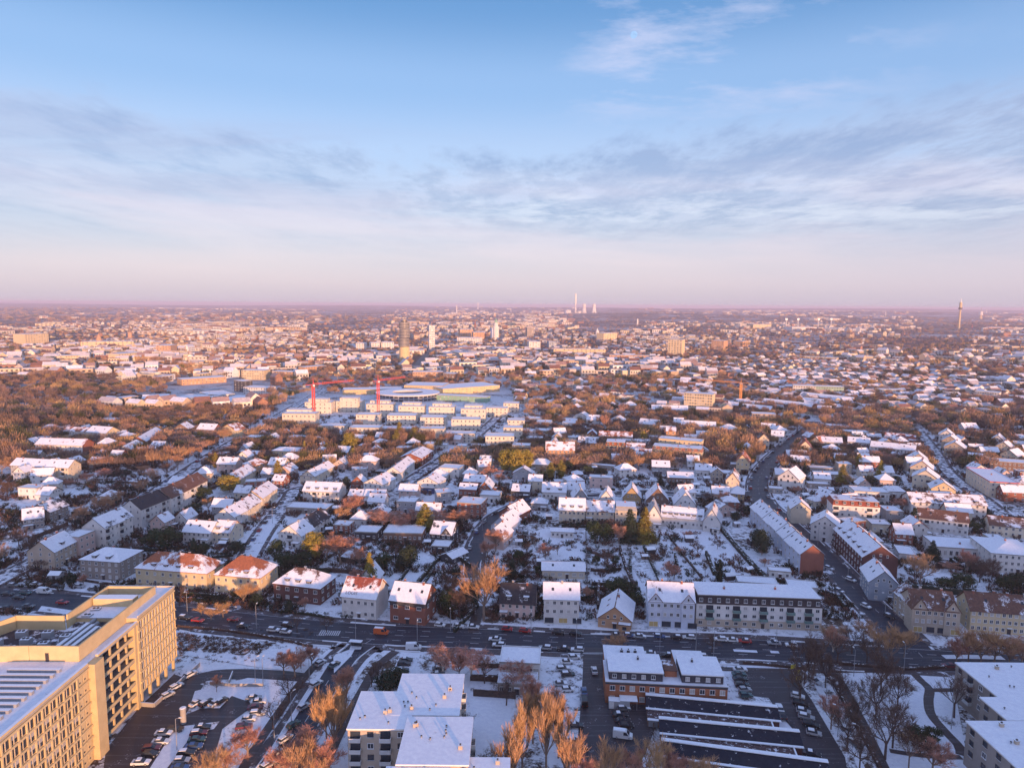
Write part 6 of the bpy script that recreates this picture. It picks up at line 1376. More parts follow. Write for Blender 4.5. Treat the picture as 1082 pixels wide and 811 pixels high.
# the avenue rows and the two belts of wood that come nearest
def row_trees(px, n, off, kinds, hs, grp, jit=1.0):
    P = smooth_pts([tuple(at(*p)[:2]) for p in px], 3.0); ns = norms(P); R = random.Random(n*7+int(off*10))
    for i in range(n):
        k = int((len(P)-1)*(i+.5)/n); x = P[k][0]+ns[k][0]*off+R.uniform(-jit, jit); y = P[k][1]+ns[k][1]*off+R.uniform(-jit, jit)
        if in_building(x, y, 1.5) or NT[0] >= 300: continue
        tree(0, 0, R.uniform(*hs), R.choice(kinds), XY=(x, y), group=grp)
AV = [(0, 612), (50, 586), (110, 552), (170, 516), (225, 480), (262, 458), (300, 436)]
row_trees(AV, 22, 8, ['grey', 'round', 'round'], (9, 13), 'bare trees lining the avenue', 1.5)
row_trees(AV, 18, 17, ['grey', 'round', 'red'], (9, 13), 'bare trees lining the avenue', 3)
print('individual trees', NT[0])
HM = snow_mat('hedge', (0.022, 0.03, 0.018), .35, .9, world=True); HB = snow_mat('brown_hedge', (0.07, 0.045, 0.035), .35, .9, world=True)
# ---------------------------------------------------------------- stuff: masses nobody could count
def attr_mat(name, rough=.9, snowtop=False):
    m, nt, b = newmat(name)
    a = N(nt, 'ShaderNodeAttribute'); a.attribute_name = 'tint'; a.attribute_type = 'GEOMETRY'
    n = noise(nt, 0.5, 3, worldvec(nt)); h = N(nt, 'ShaderNodeHueSaturation'); nt.links.new(a.outputs['Color'], h.inputs['Color'])
    nt.links.new(maprange(nt, n, .3, .7, .75, 1.2), h.inputs['Value']); nt.links.new(h.outputs[0], b.inputs['Base Color'])
    b.inputs['Roughness'].default_value = rough; b.inputs['Specular IOR Level'].default_value = .1
    return m
MT = attr_mat('distant_foliage'); MH = attr_mat('distant_masonry')
def merge(name, base_v, base_f, pos, rot, scl, tint, m, ftint=None, kind='stuff'):
    """many copies of a small shape in one mesh; tint per copy, or per copy and face group"""
    bv = np.asarray(base_v, dtype=np.float32); n = len(pos); V = len(bv); nf = len(base_f)
    c, s = np.cos(rot)[:, None], np.sin(rot)[:, None]
    x = bv[None, :, 0]*scl[:, 0:1]; y = bv[None, :, 1]*scl[:, 1:2]; z = bv[None, :, 2]*scl[:, 2:3]
    out = np.stack([x*c-y*s+pos[:, 0:1], x*s+y*c+pos[:, 1:2], z+pos[:, 2:3]], -1).reshape(-1, 3)
    lens = np.array([len(f) for f in base_f]); flat = np.concatenate([np.array(f) for f in base_f])
    loops = (flat[None, :]+(np.arange(n)*V)[:, None]).ravel(); tot = np.tile(lens, n); start = np.concatenate([[0], np.cumsum(tot)[:-1]])
    me = bpy.data.meshes.new(name); me.vertices.add(len(out)); me.vertices.foreach_set('co', out.ravel())
    me.loops.add(len(loops)); me.loops.foreach_set('vertex_index', loops.astype(np.int32)); me.polygons.add(len(tot))
    me.polygons.foreach_set('loop_start', start.astype(np.int32)); 
    me.update(calc_edges=True)
    me.shade_flat()
    at_ = me.attributes.new('tint', 'FLOAT_COLOR', 'FACE')
    if ftint is None: col = np.repeat(tint, nf, axis=0)
    else: col = np.stack([tint[:, g] for g in ftint], 1).reshape(-1, 4)
    at_.data.foreach_set('color', col.astype(np.float32).ravel())
    me.materials.append(m); o = link(name, me); tag(o, kind=kind); return o
def clump(seed, n, L, w, crown=True, leafy_=False):
    R = random.Random(seed); v = []; f = []
    for i in range(n):
        th = R.uniform(0, 6.283); q = R.random()**.5; el = R.uniform(-.2, 1.2)
        c = Vector((math.cos(th)*q*.8, math.sin(th)*q*.8, .55+.38*math.sin(el)*R.random()*(1.1-q*.6) if crown else R.uniform(.1, .6)))
        if leafy_: d = Vector((R.gauss(0, 1), R.gauss(0, 1), R.gauss(0, .6)))
        else: d = Vector((math.cos(th)*.6+R.gauss(0, .35), math.sin(th)*.6+R.gauss(0, .35), R.uniform(.3, 1.1)))
        d.normalize(); sd = d.cross(Vector((R.gauss(0, 1), R.gauss(0, 1), R.gauss(0, 1)))).normalized()
        a = c-d*L*.5; b = c+d*L*.5; k = len(v)
        v += [tuple(a-sd*w*.6), tuple(a+sd*w*.6), tuple(b+sd*w), tuple(b-sd*w)]; f.append((k, k+1, k+2, k+3))
    if crown:
        k = len(v)
        for a_ in range(3):
            t = 2.09*a_; v += [(math.cos(t)*.035, math.sin(t)*.035, -.02)]
        for a_ in range(3):
            t = 2.09*a_; v += [(math.cos(t)*.02, math.sin(t)*.02, .62)]
        for a_ in range(3): f.append((k+a_, k+(a_+1) % 3, k+3+(a_+1) % 3, k+3+a_))
    return v, f
def inpoly(x, y, P):
    r = False; j = len(P)-1
    for i in range(len(P)):
        if (P[i][1] > y) != (P[j][1] > y) and x < (P[j][0]-P[i][0])*(y-P[i][1])/(P[j][1]-P[i][1])+P[i][0]: r = not r
        j = i
    return r
WOODS = [  # (polygon in the photograph, tree density 0..1)
 ([(-40, 398), (40, 402), (95, 398), (140, 406), (190, 404), (178, 418), (120, 428), (85, 438), (100, 448), (60, 452), (30, 466), (-40, 500)], .95), ([(-40, 470), (30, 470), (28, 490), (-40, 540)], .8),
 ([(-40, 520), (20, 525), (60, 540), (70, 570), (0, 600), (-60, 610)], .55), ([(90, 500), (150, 488), (200, 478), (225, 470), (210, 490), (150, 515), (90, 545), (60, 540)], .5),
 ([(160, 466), (200, 455), (250, 450), (290, 436), (270, 458), (220, 480), (175, 490)], .6), ([(285, 395), (330, 388), (345, 420), (300, 440), (280, 425)], .6), ([(225, 395), (190, 392), (120, 395), (60, 390), (60, 380), (170, 382), (240, 388)], .7),
 ([(330, 385), (430, 378), (436, 398), (420, 408), (350, 412), (320, 400)], .75), ([(480, 388), (640, 398), (720, 400), (720, 425), (640, 438), (560, 424), (545, 408), (480, 398)], .55), ([(560, 408), (700, 425), (740, 440), (700, 442), (600, 436), (556, 425)], .5),
 ([(755, 400), (800, 398), (810, 425), (756, 430)], .6), ([(830, 436), (900, 440), (1000, 438), (1120, 440), (1120, 468), (1000, 458), (940, 452), (890, 462), (860, 456), (826, 456)], .6), ([(900, 425), (1120, 410), (1120, 440), (900, 442)], .45),
 ([(720, 346), (900, 350), (1000, 349), (1120, 356), (1120, 372), (1010, 384), (940, 386), (890, 378), (810, 372), (740, 362)], .95), ([(-40, 326), (150, 328), (360, 334), (520, 338), (520, 342), (300, 340), (120, 342), (-40, 342)], .85),
 ([(660, 333), (900, 338), (1120, 342), (1120, 348), (900, 344), (740, 340), (680, 338)], .8), ([(960, 385), (1120, 385), (1120, 400), (960, 402)], .55), ([(430, 392), (540, 398), (540, 408), (470, 404), (430, 404)], .55), ([(1000, 540), (1120, 540), (1120, 600), (1060, 570)], .25)]
def wood(px, py):
    for P, d in WOODS:
        if inpoly(px, py, P): return d
    return 0
NOFILL = [[(300, 426), (322, 418), (375, 415), (392, 411), (470, 410), (538, 412), (548, 425), (556, 458), (500, 464), (300, 452)], [(178, 400), (290, 400), (285, 425), (180, 432)]]
def nofill(px, py): return any(inpoly(px, py, P) for P in NOFILL)
GRID = {}
def fill():
    R = random.Random(11)
    tp, tr_, ts, tc = [], [], [], []          # far trees
    hp, hr, hs, hc = [], [], [], []           # far town
    bp, br, bs, bc = [], [], [], []           # bushes
    tcol = [(0.38, 0.235, 0.14), (0.27, 0.18, 0.135), (0.44, 0.285, 0.13), (0.18, 0.13, 0.115), (0.34, 0.205, 0.155), (0.05, 0.06, 0.03), (0.10, 0.10, 0.035)]
    def add_tree(x, y, h, w=None):
        g = math.sin(x/47+1)*math.cos(y/61)+.7*math.sin(x/19+y/23); f_ = math.sin(x/71-y/37+2)
        k = R.choices(range(7), [4+3*g if g > -1 else .5, 4, max(.2, 3.4+3*f_), max(.5, 5-3*g), 3, 1.8, 1.3])[0]; c = tcol[k]; v = R.uniform(.7, 1.2)*(1+.18*f_); h *= .9+.22*g; w = w*(1+.15*f_) if w else None
        tp.append((x, y, far_h(x, y)-.2)); tr_.append(R.uniform(0, 6.28)); w = w or h*R.uniform(.35, .5); ts.append((w, w, h)); tc.append((c[0]*v, c[1]*v, c[2]*v, 1))
    wc = [(0.62, 0.58, 0.52), (0.66, 0.60, 0.50), (0.55, 0.42, 0.30), (0.30, 0.16, 0.11), (0.60, 0.52, 0.36), (0.5, 0.45, 0.42), (0.66, 0.66, 0.66)]
    rc = [(0.78, 0.79, 0.83), (0.78, 0.79, 0.83), (0.70, 0.68, 0.70), (0.40, 0.28, 0.25), (0.26, 0.14, 0.11), (0.75, 0.76, 0.80), (0.5, 0.46, 0.46)]
    def add_house(x, y, w, d, h, a):
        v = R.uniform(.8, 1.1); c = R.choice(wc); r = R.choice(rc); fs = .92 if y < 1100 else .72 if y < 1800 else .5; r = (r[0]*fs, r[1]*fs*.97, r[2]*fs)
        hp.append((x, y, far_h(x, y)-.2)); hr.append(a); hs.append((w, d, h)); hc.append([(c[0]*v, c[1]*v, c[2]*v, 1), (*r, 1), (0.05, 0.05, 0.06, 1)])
    occ = {}
    def cl(x, y):    # where the town clusters
        q = max(1.0, y/3000)
        return math.sin(x/(210*q)+2.1)*math.cos(y/(260*q)+.7)+.6*math.sin(x/(83*q)-y/(120*q))+.35
    def free(x, y, r):
        k = (int(x//30), int(y//30))
        for i in (-1, 0, 1):
            for j in (-1, 0, 1):
                for (u, v, q) in occ.get((k[0]+i, k[1]+j), ()):
                    if (u-x)**2+(v-y)**2 < (r+q)**2: return False
        return True
    def take(x, y, r): occ.setdefault((int(x//30), int(y//30)), []).append((x, y, r))
    # auto houses, near part, each a thing: only in open ground between the drawn ones
    nh = len(BLD); cand = []
    KEEP = [[(618, 555), (800, 545), (830, 625), (560, 628), (560, 560)], [(420, 580), (530, 575), (530, 645), (420, 630)], [(0, 560), (140, 560), (140, 640), (0, 640)], [(640, 505), (740, 500), (740, 520), (640, 520)]]
    na = 0
    for gy in range(0, 70):
        for gx in range(-46, 47):
            x = gx*16+R.uniform(-4, 4)+(gy % 2)*8; y = 320+gy*9.5+R.uniform(-3, 3)
            px, py = proj(x, y, 0)
            if not (-10 < px < 1095 and 428 < py < 600) or na >= 175: continue
            if wood(px, py) or any(inpoly(px, py, P) for P in KEEP): continue
            if in_building(x, y, 6.6) or on_road(x, y, 9) or any((t[0]-x)**2+(t[1]-y)**2 < (t[2]*.7+3.5)**2 for t in TREES): continue
            if R.random() < .3: continue
            w, dp, h = R.uniform(7, 14.5), R.uniform(6.5, 10), R.uniform(3.2, 6.8); a = R.choice((-.14, -.14, 1.43, .25)); c, s = math.cos(a), math.sin(a)
            A_ = Vector((x-c*w/2, y-s*w/2, h)); B_ = Vector((x+c*w/2, y+s*w/2, h)); wl = R.choice(('white', 'cream', 'brick', 'pink', 'grey', 'beige')); rf = R.choice(('gp', 'gp', 'gg', 'hip', 'flat'))
            lb = rel_label('small %s %s house' % (wl, {'gp': 'ridge-roofed', 'gg': 'gabled', 'hip': 'hip-roofed', 'flat': 'flat-roofed'}[rf]), x, y)
            nb = len(BLD); house(lb, 0, 0, 0, 0, h, dp, rf, R.uniform(2.8, 4), wl, R.choice(('grey', 'brown', 'dark', 'red', 'grey')), R.uniform(.65, .95), 1 if h < 4.6 else 2, 3, 2, A=A_, B=B_); del BLD[nb:]; na += 1
    print('auto houses', na)
    # woods and scattered trees, sampled evenly over the picture
    n = 0
    while n < 46000:
        n += 1
        px = R.uniform(-60, 1150); py = 326.5+(R.random()**1.35)*170
        d = wood(px, py)
        p = at(px, py); x, y = p.x, p.y
        if y > 16000 or nofill(px, py): continue
        if d and R.random() < d*.8:
            if y < 1100 and not free(x, y, 2.0): continue
            if in_building(x, y, 1.0) or on_road(x, y, 4): continue
            h = R.uniform(7, 16) if y < 3500 else R.uniform(12, 20)
            sc_ = 1.0 if y < 2500 else min(3.0, y/2500)
            add_tree(x, y, h*(1 if sc_ < 1.4 else 1.15), h*.42*sc_)
            if y < 1100: take(x, y, 1.8)
        elif not d and R.random() < (.8 if py < 430 else .55)*(1.15 if y < 1100 else 1.2):
            if in_building(x, y, 1.0) or on_road(x, y, 4): continue
            if y < 1100 and not free(x, y, 2.5): continue
            h = R.uniform(6, 13); sc_ = 1.0 if y < 2500 else min(2.5, y/2500)
            add_tree(x, y, h, h*.45*sc_)
    # town in loose street grids
    n = 0
    while n < 17000:
        n += 1
        px = R.uniform(-60, 1150); py = 327.5+(R.random()**1.15)*112
        if wood(px, py) > .5 and R.random() < .75: continue
        if nofill(px, py) or inpoly(px, py, [(355, 400), (540, 398), (550, 425), (350, 425)]): continue
        p = at(px, py); x, y = p.x, p.y
        if y > 14000 or y < 720: continue
        if y > 1500 and cl(x, y) < R.uniform(-.5, .7): continue
        zone = (int(x//350), int(y//350)); rz = random.Random(zone[0]*733+zone[1]*91); ang = rz.choice((-.15, .1, .35, -.4, .6)); typ = rz.random()
        a = ang+R.choice((0, 0, 1.5708))
        big = 1.0 if y < 2000 else min(2.4, (y/2000)**.8)
        if typ < .55: w, d, h = R.uniform(9, 16), R.uniform(8, 11), R.uniform(5.5, 8)
        elif typ < .85: w, d, h = R.uniform(14, 34), R.uniform(10, 13), R.uniform(8, 13)
        else: w, d, h = R.uniform(20, 60), R.uniform(14, 35), R.uniform(6, 12)
        w *= big; d *= big; h *= min(1.35, big)
        if in_building(x, y, 5+w*.4): continue
        if on_road(x, y, w*.45): continue
        if y < 1500 and not free(x, y, max(w, d)*.42): continue
        if y < 1500: take(x, y, max(w, d)*.42)
        add_house(x, y, w, d, h, a)
    # bushes and undergrowth in gardens
    n = 0
    while n < 36000:
        n += 1
        px = R.uniform(-30, 1110); py = 440+(R.random()**1.1)*215
        p = at(px, py); x, y = p.x, p.y
        g = math.sin(x*.055+1.3)*math.cos(y*.047)+math.sin(x*.19)*.5+math.cos(y*.21+x*.07)*.5
        if g < R.uniform(-1.0, .9): continue
        if any(inpoly(px, py, P) for P in KEEP[:1]) and R.random() < .55: continue
        if in_building(x, y, .6) or on_road(x, y, 2.5): continue
        if x < -95 and y < 240: continue
        c = R.choice([(0.12, 0.07, 0.05), (0.08, 0.05, 0.045), (0.16, 0.08, 0.06), (0.03, 0.04, 0.022), (0.03, 0.038, 0.022), (0.035, 0.04, 0.025)])
        s = R.uniform(.7, 2.0)*(1.35 if py < 560 else 1); bp.append((x, y, -.1)); br.append(R.uniform(0, 6.28)); bs.append((s, s*R.uniform(.7, 1.6), s*R.uniform(.9, 1.7))); bc.append((*c, 1))
    A = lambda q: np.asarray(q, dtype=np.float32)
    nh_ = 0
    for t in range(900):    # hedges between the gardens
        px, py = R.uniform(0, 1080), R.uniform(445, 640); p = at(px, py); x, y = p.x, p.y
        a = R.choice((-.14, 1.43, 1.43, .3)); L = R.uniform(8, 26); c, s = math.cos(a), math.sin(a)
        if any(in_building(x+c*k*L/2, y+s*k*L/2, 1.2) or on_road(x+c*k*L/2, y+s*k*L/2, 2.5) for k in (-1, -.5, 0, .5, 1)) or nh_ >= 90: continue
        if inpoly(px, py, KEEP[0]) and R.random() < .6: continue
        mb = MB(); w = R.uniform(.7, 1.4); hh = R.uniform(1.1, 2.2); n_ = int(L/1.6); pr = None
        rings = []
        for k in range(n_+1):
            u = -L/2+L*k/n_; ww = w*R.uniform(.8, 1.2)/2; h2 = hh*R.uniform(.85, 1.12); rings.append([(u, -ww, 0), (u, ww, 0), (u, ww*.8, h2), (u, -ww*.8, h2)])
        mb.solid(rings, R.choice((HM, HM, HB))); o = mb.build('hedge', None, (x, y, 0), a); tag(o, rel_label(('long ' if L > 18 else 'short ')+'dark garden hedge with snow on top', x, y), 'hedge', 'garden hedges'); nh_ += 1
    print('stuff', len(tp), len(hp), len(bp))
    near = [i for i, p in enumerate(tp) if p[1] < 1300]; far = [i for i, p in enumerate(tp) if p[1] >= 1300]
    allt = A(tp), A(tr_), A(ts), A(tc)
    v, f = clump(1, 210, .30, .019); o = merge('woodland', v, f, allt[0][near], allt[1][near], allt[2][near], allt[3][near], MT)
    v, f = clump(2, 34, .42, .07); o2 = merge('distant_woodland', v, f, allt[0][far], allt[1][far], allt[2][far], allt[3][far], MT)
    o['label'] = 'bare brown woods and garden trees spread between the houses'; o['category'] = 'woodland'
    o2['label'] = 'brown and purple woods fading towards the horizon'; o2['category'] = 'woodland'
    # gabled house: walls, roof, dark strip of windows
    hv = [(-.5, -.5, 0), (.5, -.5, 0), (.5, .5, 0), (-.5, .5, 0), (-.5, -.5, 1), (.5, -.5, 1), (.5, .5, 1), (-.5, .5, 1), (-.5, 0, 1.42), (.5, 0, 1.42)]
    hf = [(0, 1, 5, 4), (1, 2, 6, 9, 5), (2, 3, 7, 6), (3, 0, 4, 8, 7), (4, 5, 9, 8), (6, 7, 8, 9)]; ft = [0, 0, 0, 0, 1, 1]
    for zz in (.22, .62):
        for xx in (-.36, -.12, .12, .36):
            for s_ in (-1, 1):
                k = len(hv); y_ = .503*s_; q = [(xx-.06, y_, zz), (xx+.06, y_, zz), (xx+.06, y_, zz+.2), (xx-.06, y_, zz+.2)]
                hv += q if s_ < 0 else q[::-1]; hf.append((k, k+1, k+2, k+3)); ft.append(2)
    H_ = A(hp), A(hr), A(hs), A(hc)
    flat = [i for i, q in enumerate(hs) if q[0] > 26 or R.random() < .25]; gb = [i for i in range(len(hs)) if i not in set(flat)]
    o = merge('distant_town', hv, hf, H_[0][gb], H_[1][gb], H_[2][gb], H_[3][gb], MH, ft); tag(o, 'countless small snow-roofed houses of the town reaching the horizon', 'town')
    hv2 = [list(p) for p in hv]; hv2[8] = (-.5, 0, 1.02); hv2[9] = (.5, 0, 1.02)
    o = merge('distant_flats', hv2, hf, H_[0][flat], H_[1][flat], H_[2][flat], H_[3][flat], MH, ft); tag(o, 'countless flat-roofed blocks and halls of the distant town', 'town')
    v, f = clump(5, 36, .8, .055, crown=False, leafy_=False); o = merge('undergrowth', v, f, A(bp), A(br), A(bs), A(bc), MT); tag(o, 'dark tangled bushes and hedges filling the snowy gardens', 'bushes')
fill()
# scrub on the lawn by the main road
def scrub():
    R = random.Random(5); P = [(187, 669), (245, 674), (292, 680), (268, 694), (236, 690), (187, 687)]; pos, rot, scl, tc = [], [], [], []
    while len(pos) < 600:
        px, py = R.uniform(186, 330), R.uniform(664, 700)
        if not inpoly(px, py, P) and R.random() < .93: continue
        p = at(px, py); s = R.uniform(.25, .7); pos.append((p.x, p.y, 0)); rot.append(R.uniform(0, 6.3)); scl.append((s*1.3, s*1.3, s*1.2)); v = R.uniform(.6, 1.2); tc.append((.12*v, .08*v, .06*v, 1))
    v, f = clump(9, 26, .9, .05, crown=False); A = lambda q: np.asarray(q, dtype=np.float32)
    o = merge('scrub', v, f, A(pos), A(rot), A(scl), A(tc), MT); tag(o, 'dry brown scrub poking through the snow beside the office block', 'scrub')
scrub()
# ---------------------------------------------------------------- cars
CARC = dict(white=(0.62, 0.63, 0.64), silver=(0.36, 0.37, 0.39), grey=(0.12, 0.125, 0.13), dark=(0.022, 0.025, 0.03), black=(0.012, 0.012, 0.014), red=(0.38, 0.03, 0.03), blue=(0.04, 0.09, 0.22), green=(0.03, 0.08, 0.08), orange=(0.6, 0.12, 0.03), maroon=(0.14, 0.025, 0.035), beige=(0.42, 0.36, 0.28))
def paint(k):
    n = 'car_'+k
    if n in MATS: return MATS[n]
    m, nt, b = newmat(n); b.inputs['Base Color'].default_value = (*CARC[k], 1); b.inputs['Roughness'].default_value = .32; b.inputs['Coat Weight'].default_value = .4; b.inputs['Specular IOR Level'].default_value = .4
    MATS[n] = m; return m
CARM = {}
def loft_side(mb, prof, y0, y1, inset, m):
    """closed side profile (x, z) extruded across the car, the flanks drawn in by inset(z)"""
    a = [(x, y0+inset(z), z) for x, z in prof]; b = [(x, y1-inset(z), z) for x, z in prof]
    mb.solid([a, b], m)
def car_parts(kind, color, snow):
    q = (kind, color, snow)
    if q in CARM: return CARM[q]
    pt = paint(color); parts = []
    if kind == 'van':
        L, Wd, top = 5.2, 1.95, 2.3
        lo = [(-2.6, .35), (2.35, .35), (2.6, .55), (2.55, 1.05), (1.75, 1.25), (1.0, 2.2), (.7, 2.3), (-2.5, 2.3), (-2.6, 2.1)]
        mb = MB(); loft_side(mb, lo, -Wd/2, Wd/2, lambda z: .1*max(0, z-1.0), pt); parts.append(('body', mb.mesh('body')))
        mb = MB(); mb.poly([(1.77, -.8, 1.27), (1.77, .8, 1.27), (1.08, .72, 2.13), (1.08, -.72, 2.13)], M('glass'))
        for s in (-1, 1): mb.poly([(1.5, s*.965, 1.3), (.2, s*.965, 1.3), (.2, s*.885, 2.1), (1.0, s*.885, 2.1)][::s], M('glass'))
        parts.append(('window_glass', mb.mesh('window_glass'))); roofz = 2.3; rx = (-2.45, .65); hood = None; wh = (-1.6, 1.7); wr = .35
    else:
        est = kind == 'estate'; mini = kind == 'mini'; L = 3.9 if mini else 4.4; h = L/2; Wd = 1.78
        lo = [(-h, .38), (h-.15, .32), (h, .5), (h-.05, .74), (h*.42, .94), (-h+.05, 1.0), (-h, .75)]
        mb = MB(); loft_side(mb, lo, -Wd/2, Wd/2, lambda z: .05 if z > .8 or z < .4 else 0, pt)
        b0 = -h+(.12 if est or mini else .62); b1 = -h+(.45 if est or mini else 1.15)
        cab = [(b0, .98), (h*.46, .92), (h*.10, 1.40), (h*.0, 1.44), (b1, 1.42)]
        loft_side(mb, [(b1+.02, 1.40), (h*.07, 1.41), (h*.0, 1.46), (b1, 1.45)], -.66, .66, lambda z: 0, pt); parts.append(('body', mb.mesh('body')))
        mb = MB(); loft_side(mb, cab, -Wd/2, Wd/2, lambda z: .08+.34*max(0, z-.95), M('glass')); parts.append(('window_glass', mb.mesh('window_glass')))
        roofz = 1.46; rx = (b1+.05, h*.02); hood = (h*.5, h-.12, .93); wh = (-h*.62, h*.62); wr = .32
    mb = MB()
    for s in (-1, 1): mb.box(L/2-.06, s*.62-.17, .58, L/2+.015, s*.62+.17, .72, M('lamp')); 
    hl = MB(); hl.box(-.04, -.17, -.07, .03, .17, .07, M('lamp')); tl = MB(); tl.box(-.03, -.15, -.08, .04, .15, .08, M('tail')); w = MB(); w.tube((0, -.11, 0), (0, .11, 0), wr, wr, M('tyre'), 12); w.tube((0, -.115, 0), (0, .115, 0), wr*.55, wr*.55, M('metal'), 8)
    hm, tm, wm = hl.mesh('headlight'), tl.mesh('taillight'), w.mesh('wheel')
    ex = [('headlight', hm, (L/2, s*.6, .68)) for s in (-1, 1)]+[('taillight', tm, (-L/2, s*.66, .82)) for s in (-1, 1)]+[('wheel', wm, (x, s*(Wd/2-.12), wr)) for x in wh for s in (-1, 1)]
    sn = None
    if snow:
        mb = MB(); mb.box(rx[0], -.62, roofz, rx[1], .62, roofz+.10, M('snow'))
        if hood and snow > 1: mb.slab([(hood[0], -.7, hood[2]+.0), (hood[1], -.7, .80), (hood[1], .7, .80), (hood[0], .7, hood[2]+.0)], .08, M('snow'))
        sn = mb.mesh('snow_cover')
    CARM[q] = (parts, ex, sn); return CARM[q]
NC = [0]
def car(px, py, ang, color, snow=0, kind='hatch', label=None, group=None, z=0.02):
    p = at(px, py, .6); parts, ex, sn = car_parts(kind, color, snow)
    word = {'van': 'van', 'estate': 'estate car', 'mini': 'small car'}.get(kind, 'car')
    if label is None: label = rel_label('%s%s %s' % ('snow-topped ' if snow else '', color, word), p.x, p.y)
    nm = 'van' if kind == 'van' else 'parked_car'
    root = empty(nm, label, 'van' if kind == 'van' else 'car', (p.x, p.y, z+.08), math.radians(ang), group)
    for n_, m_ in parts: link(n_, m_, root)
    for n_, m_, l_ in ex: link(n_, m_, root, l_)
    if sn: link('snow_cover', sn, root)
    NC[0] += 1; return root
GM_ = 'cars on the main road'
MR = -8
for c in [(195, 652, 'dark', 1), (209, 655, 'red', 0), (247, 654, 'maroon', 0), (257, 661, 'dark', 1), (289, 665, 'white', 2), (302, 667, 'white', 2), (304, 660, 'dark', 1), (465, 660, 'white', 2), (484, 661, 'white', 1), (500, 662, 'white', 1), (536, 664, 'red', 0), (555, 666, 'red', 0), (590, 668, 'black', 0), (608, 669, 'black', 0), (523, 675, 'white', 2), (527, 681, 'white', 2),
          (576, 684, 'silver', 1), (595, 685, 'dark', 1), (610, 686, 'white', 2), (665, 671, 'blue', 1), (697, 672, 'blue', 1), (714, 673, 'black', 1), (728, 673, 'white', 1), (761, 675, 'white', 2), (787, 677, 'red', 1), (818, 679, 'silver', 1), (686, 690, 'white', 2), (705, 692, 'dark', 1), (741, 693, 'white', 2), (773, 676, 'white', 2), (836, 681, 'white', 2), (1003, 703, 'maroon', 0), (676, 672, 'silver', 2), (652, 671, 'grey', 1)]:
    car(c[0], c[1], MR+(180 if c[1] > 672 else 0)+random.uniform(-2, 2), c[2], c[3], random.choice(('hatch', 'estate', 'hatch', 'mini')), group=GM_)
car(403, 668, -7, 'orange', 1, 'van', 'orange-red van with white roof driving on the main road'); car(47, 625, -6, 'white', 1, 'van', 'white van crossing the wide junction at the left')
for c in [(66, 636, 'red', 0), (38, 617, 'white', 1), (84, 619, 'silver', 1), (20, 631, 'dark', 0), (8, 627, 'dark', 0), (14, 618, 'grey', 1), (60, 619, 'dark', 0), (27, 626, 'green', 0), (99, 622, 'grey', 1), (8, 642, 'dark', 0), (30, 640, 'grey', 0)]:
    car(c[0], c[1], -4+random.uniform(-3, 3), c[2], c[3], 'hatch', group='cars on the wide junction at the left')
def lot(pts, ang, fmt, grp, frm='far'):
    for i, c in enumerate(pts):
        lab = fmt % (('snow-topped ' if c[3] else '')+c[2], ORDN[i])
        kind = c[4] if len(c) > 4 else ('hatch', 'estate', 'hatch', 'mini')[(i*7+int(c[0])) % 4]
        car(c[0], c[1], ang+random.uniform(-3, 3), c[2], c[3], kind, label=lab, group=grp)
lot([(208, 742, 'white', 2), (218, 742, 'black', 1), (228, 742, 'white', 2), (234, 740, 'dark', 1)], 62, '%s car, %s from the left in the short row on snowy ground', 'cars parked by the office block')
lot([(268, 737, 'silver', 1), (273, 741, 'white', 2), (270, 747, 'maroon', 0), (272, 753, 'white', 2), (263, 759, 'white', 2), (258, 767, 'maroon', 0)], 12, '%s car, %s from the far end of the office yard right column', 'cars parked by the office block')
lot([(185, 770, 'dark', 0), (173, 774, 'white', 2), (170, 783, 'white', 1), (160, 790, 'maroon', 0), (159, 796, 'dark', 0), (149, 805, 'white', 2)], 5, '%s car, %s from the far end of the office yard left column', 'cars parked by the office block')
lot([(214, 768, 'dark', 1), (210, 774, 'maroon', 1), (208, 781, 'green', 0), (205, 788, 'blue', 0), (197, 795, 'dark', 1), (192, 803, 'silver', 1), (190, 811, 'blue', 0)], 8, '%s car, %s from the far end of the office yard middle column', 'cars parked by the office block')
lot([(201, 712, 'white', 2), (186, 725, 'white', 2), (177, 734, 'silver', 2)], 62, '%s car, %s from the far end behind the ramp wall', 'cars parked by the office block')
lot([(339, 700, 'silver', 2), (334, 722, 'white', 1), (321, 746, 'silver', 1), (310, 765, 'green', 0), (301, 780, 'white', 1), (290, 796, 'white', 2), (283, 808, 'white', 2)], 60, '%s car, %s from the far end parked along the side road', 'cars parked along the side road')
car(353, 702, 62, 'green', 1, 'hatch', 'dark green car driving up the side road to the junction')
lot([(437, 684, 'white', 2, 'van'), (429, 697, 'dark', 1), (427, 701, 'black', 0), (425, 708, 'dark', 1), (428, 715, 'silver', 2)], 5, '%s car, %s from the far end left of the birches', 'cars parked behind the beige flats')
lot([(467, 697, 'dark', 1), (467, 701, 'dark', 0), (464, 706, 'grey', 1), (463, 712, 'dark', 1)], 10, '%s car, %s from the far end beneath the pink birches', 'cars parked behind the beige flats')
lot([(607, 694, 'white', 2), (599, 699, 'white', 2), (595, 706, 'silver', 2), (600, 712, 'dark', 1), (592, 722, 'silver', 2), (600, 728, 'white', 2)], 6, '%s car, %s from the far end of the lot left of yard street', 'cars parked along the yard street')
car(628, 708, 90, 'white', 1, 'hatch', 'lone white car driving down the middle of the yard street'); car(617, 730, 90, 'blue', 0, 'hatch', 'light blue car parked at the left kerb of the yard street'); car(617, 741, 90, 'black', 0, 'van', 'black van parked behind the light blue car'); car(658, 777, -12, 'white', 1, 'van', 'white van parked in the yard below the brick building')
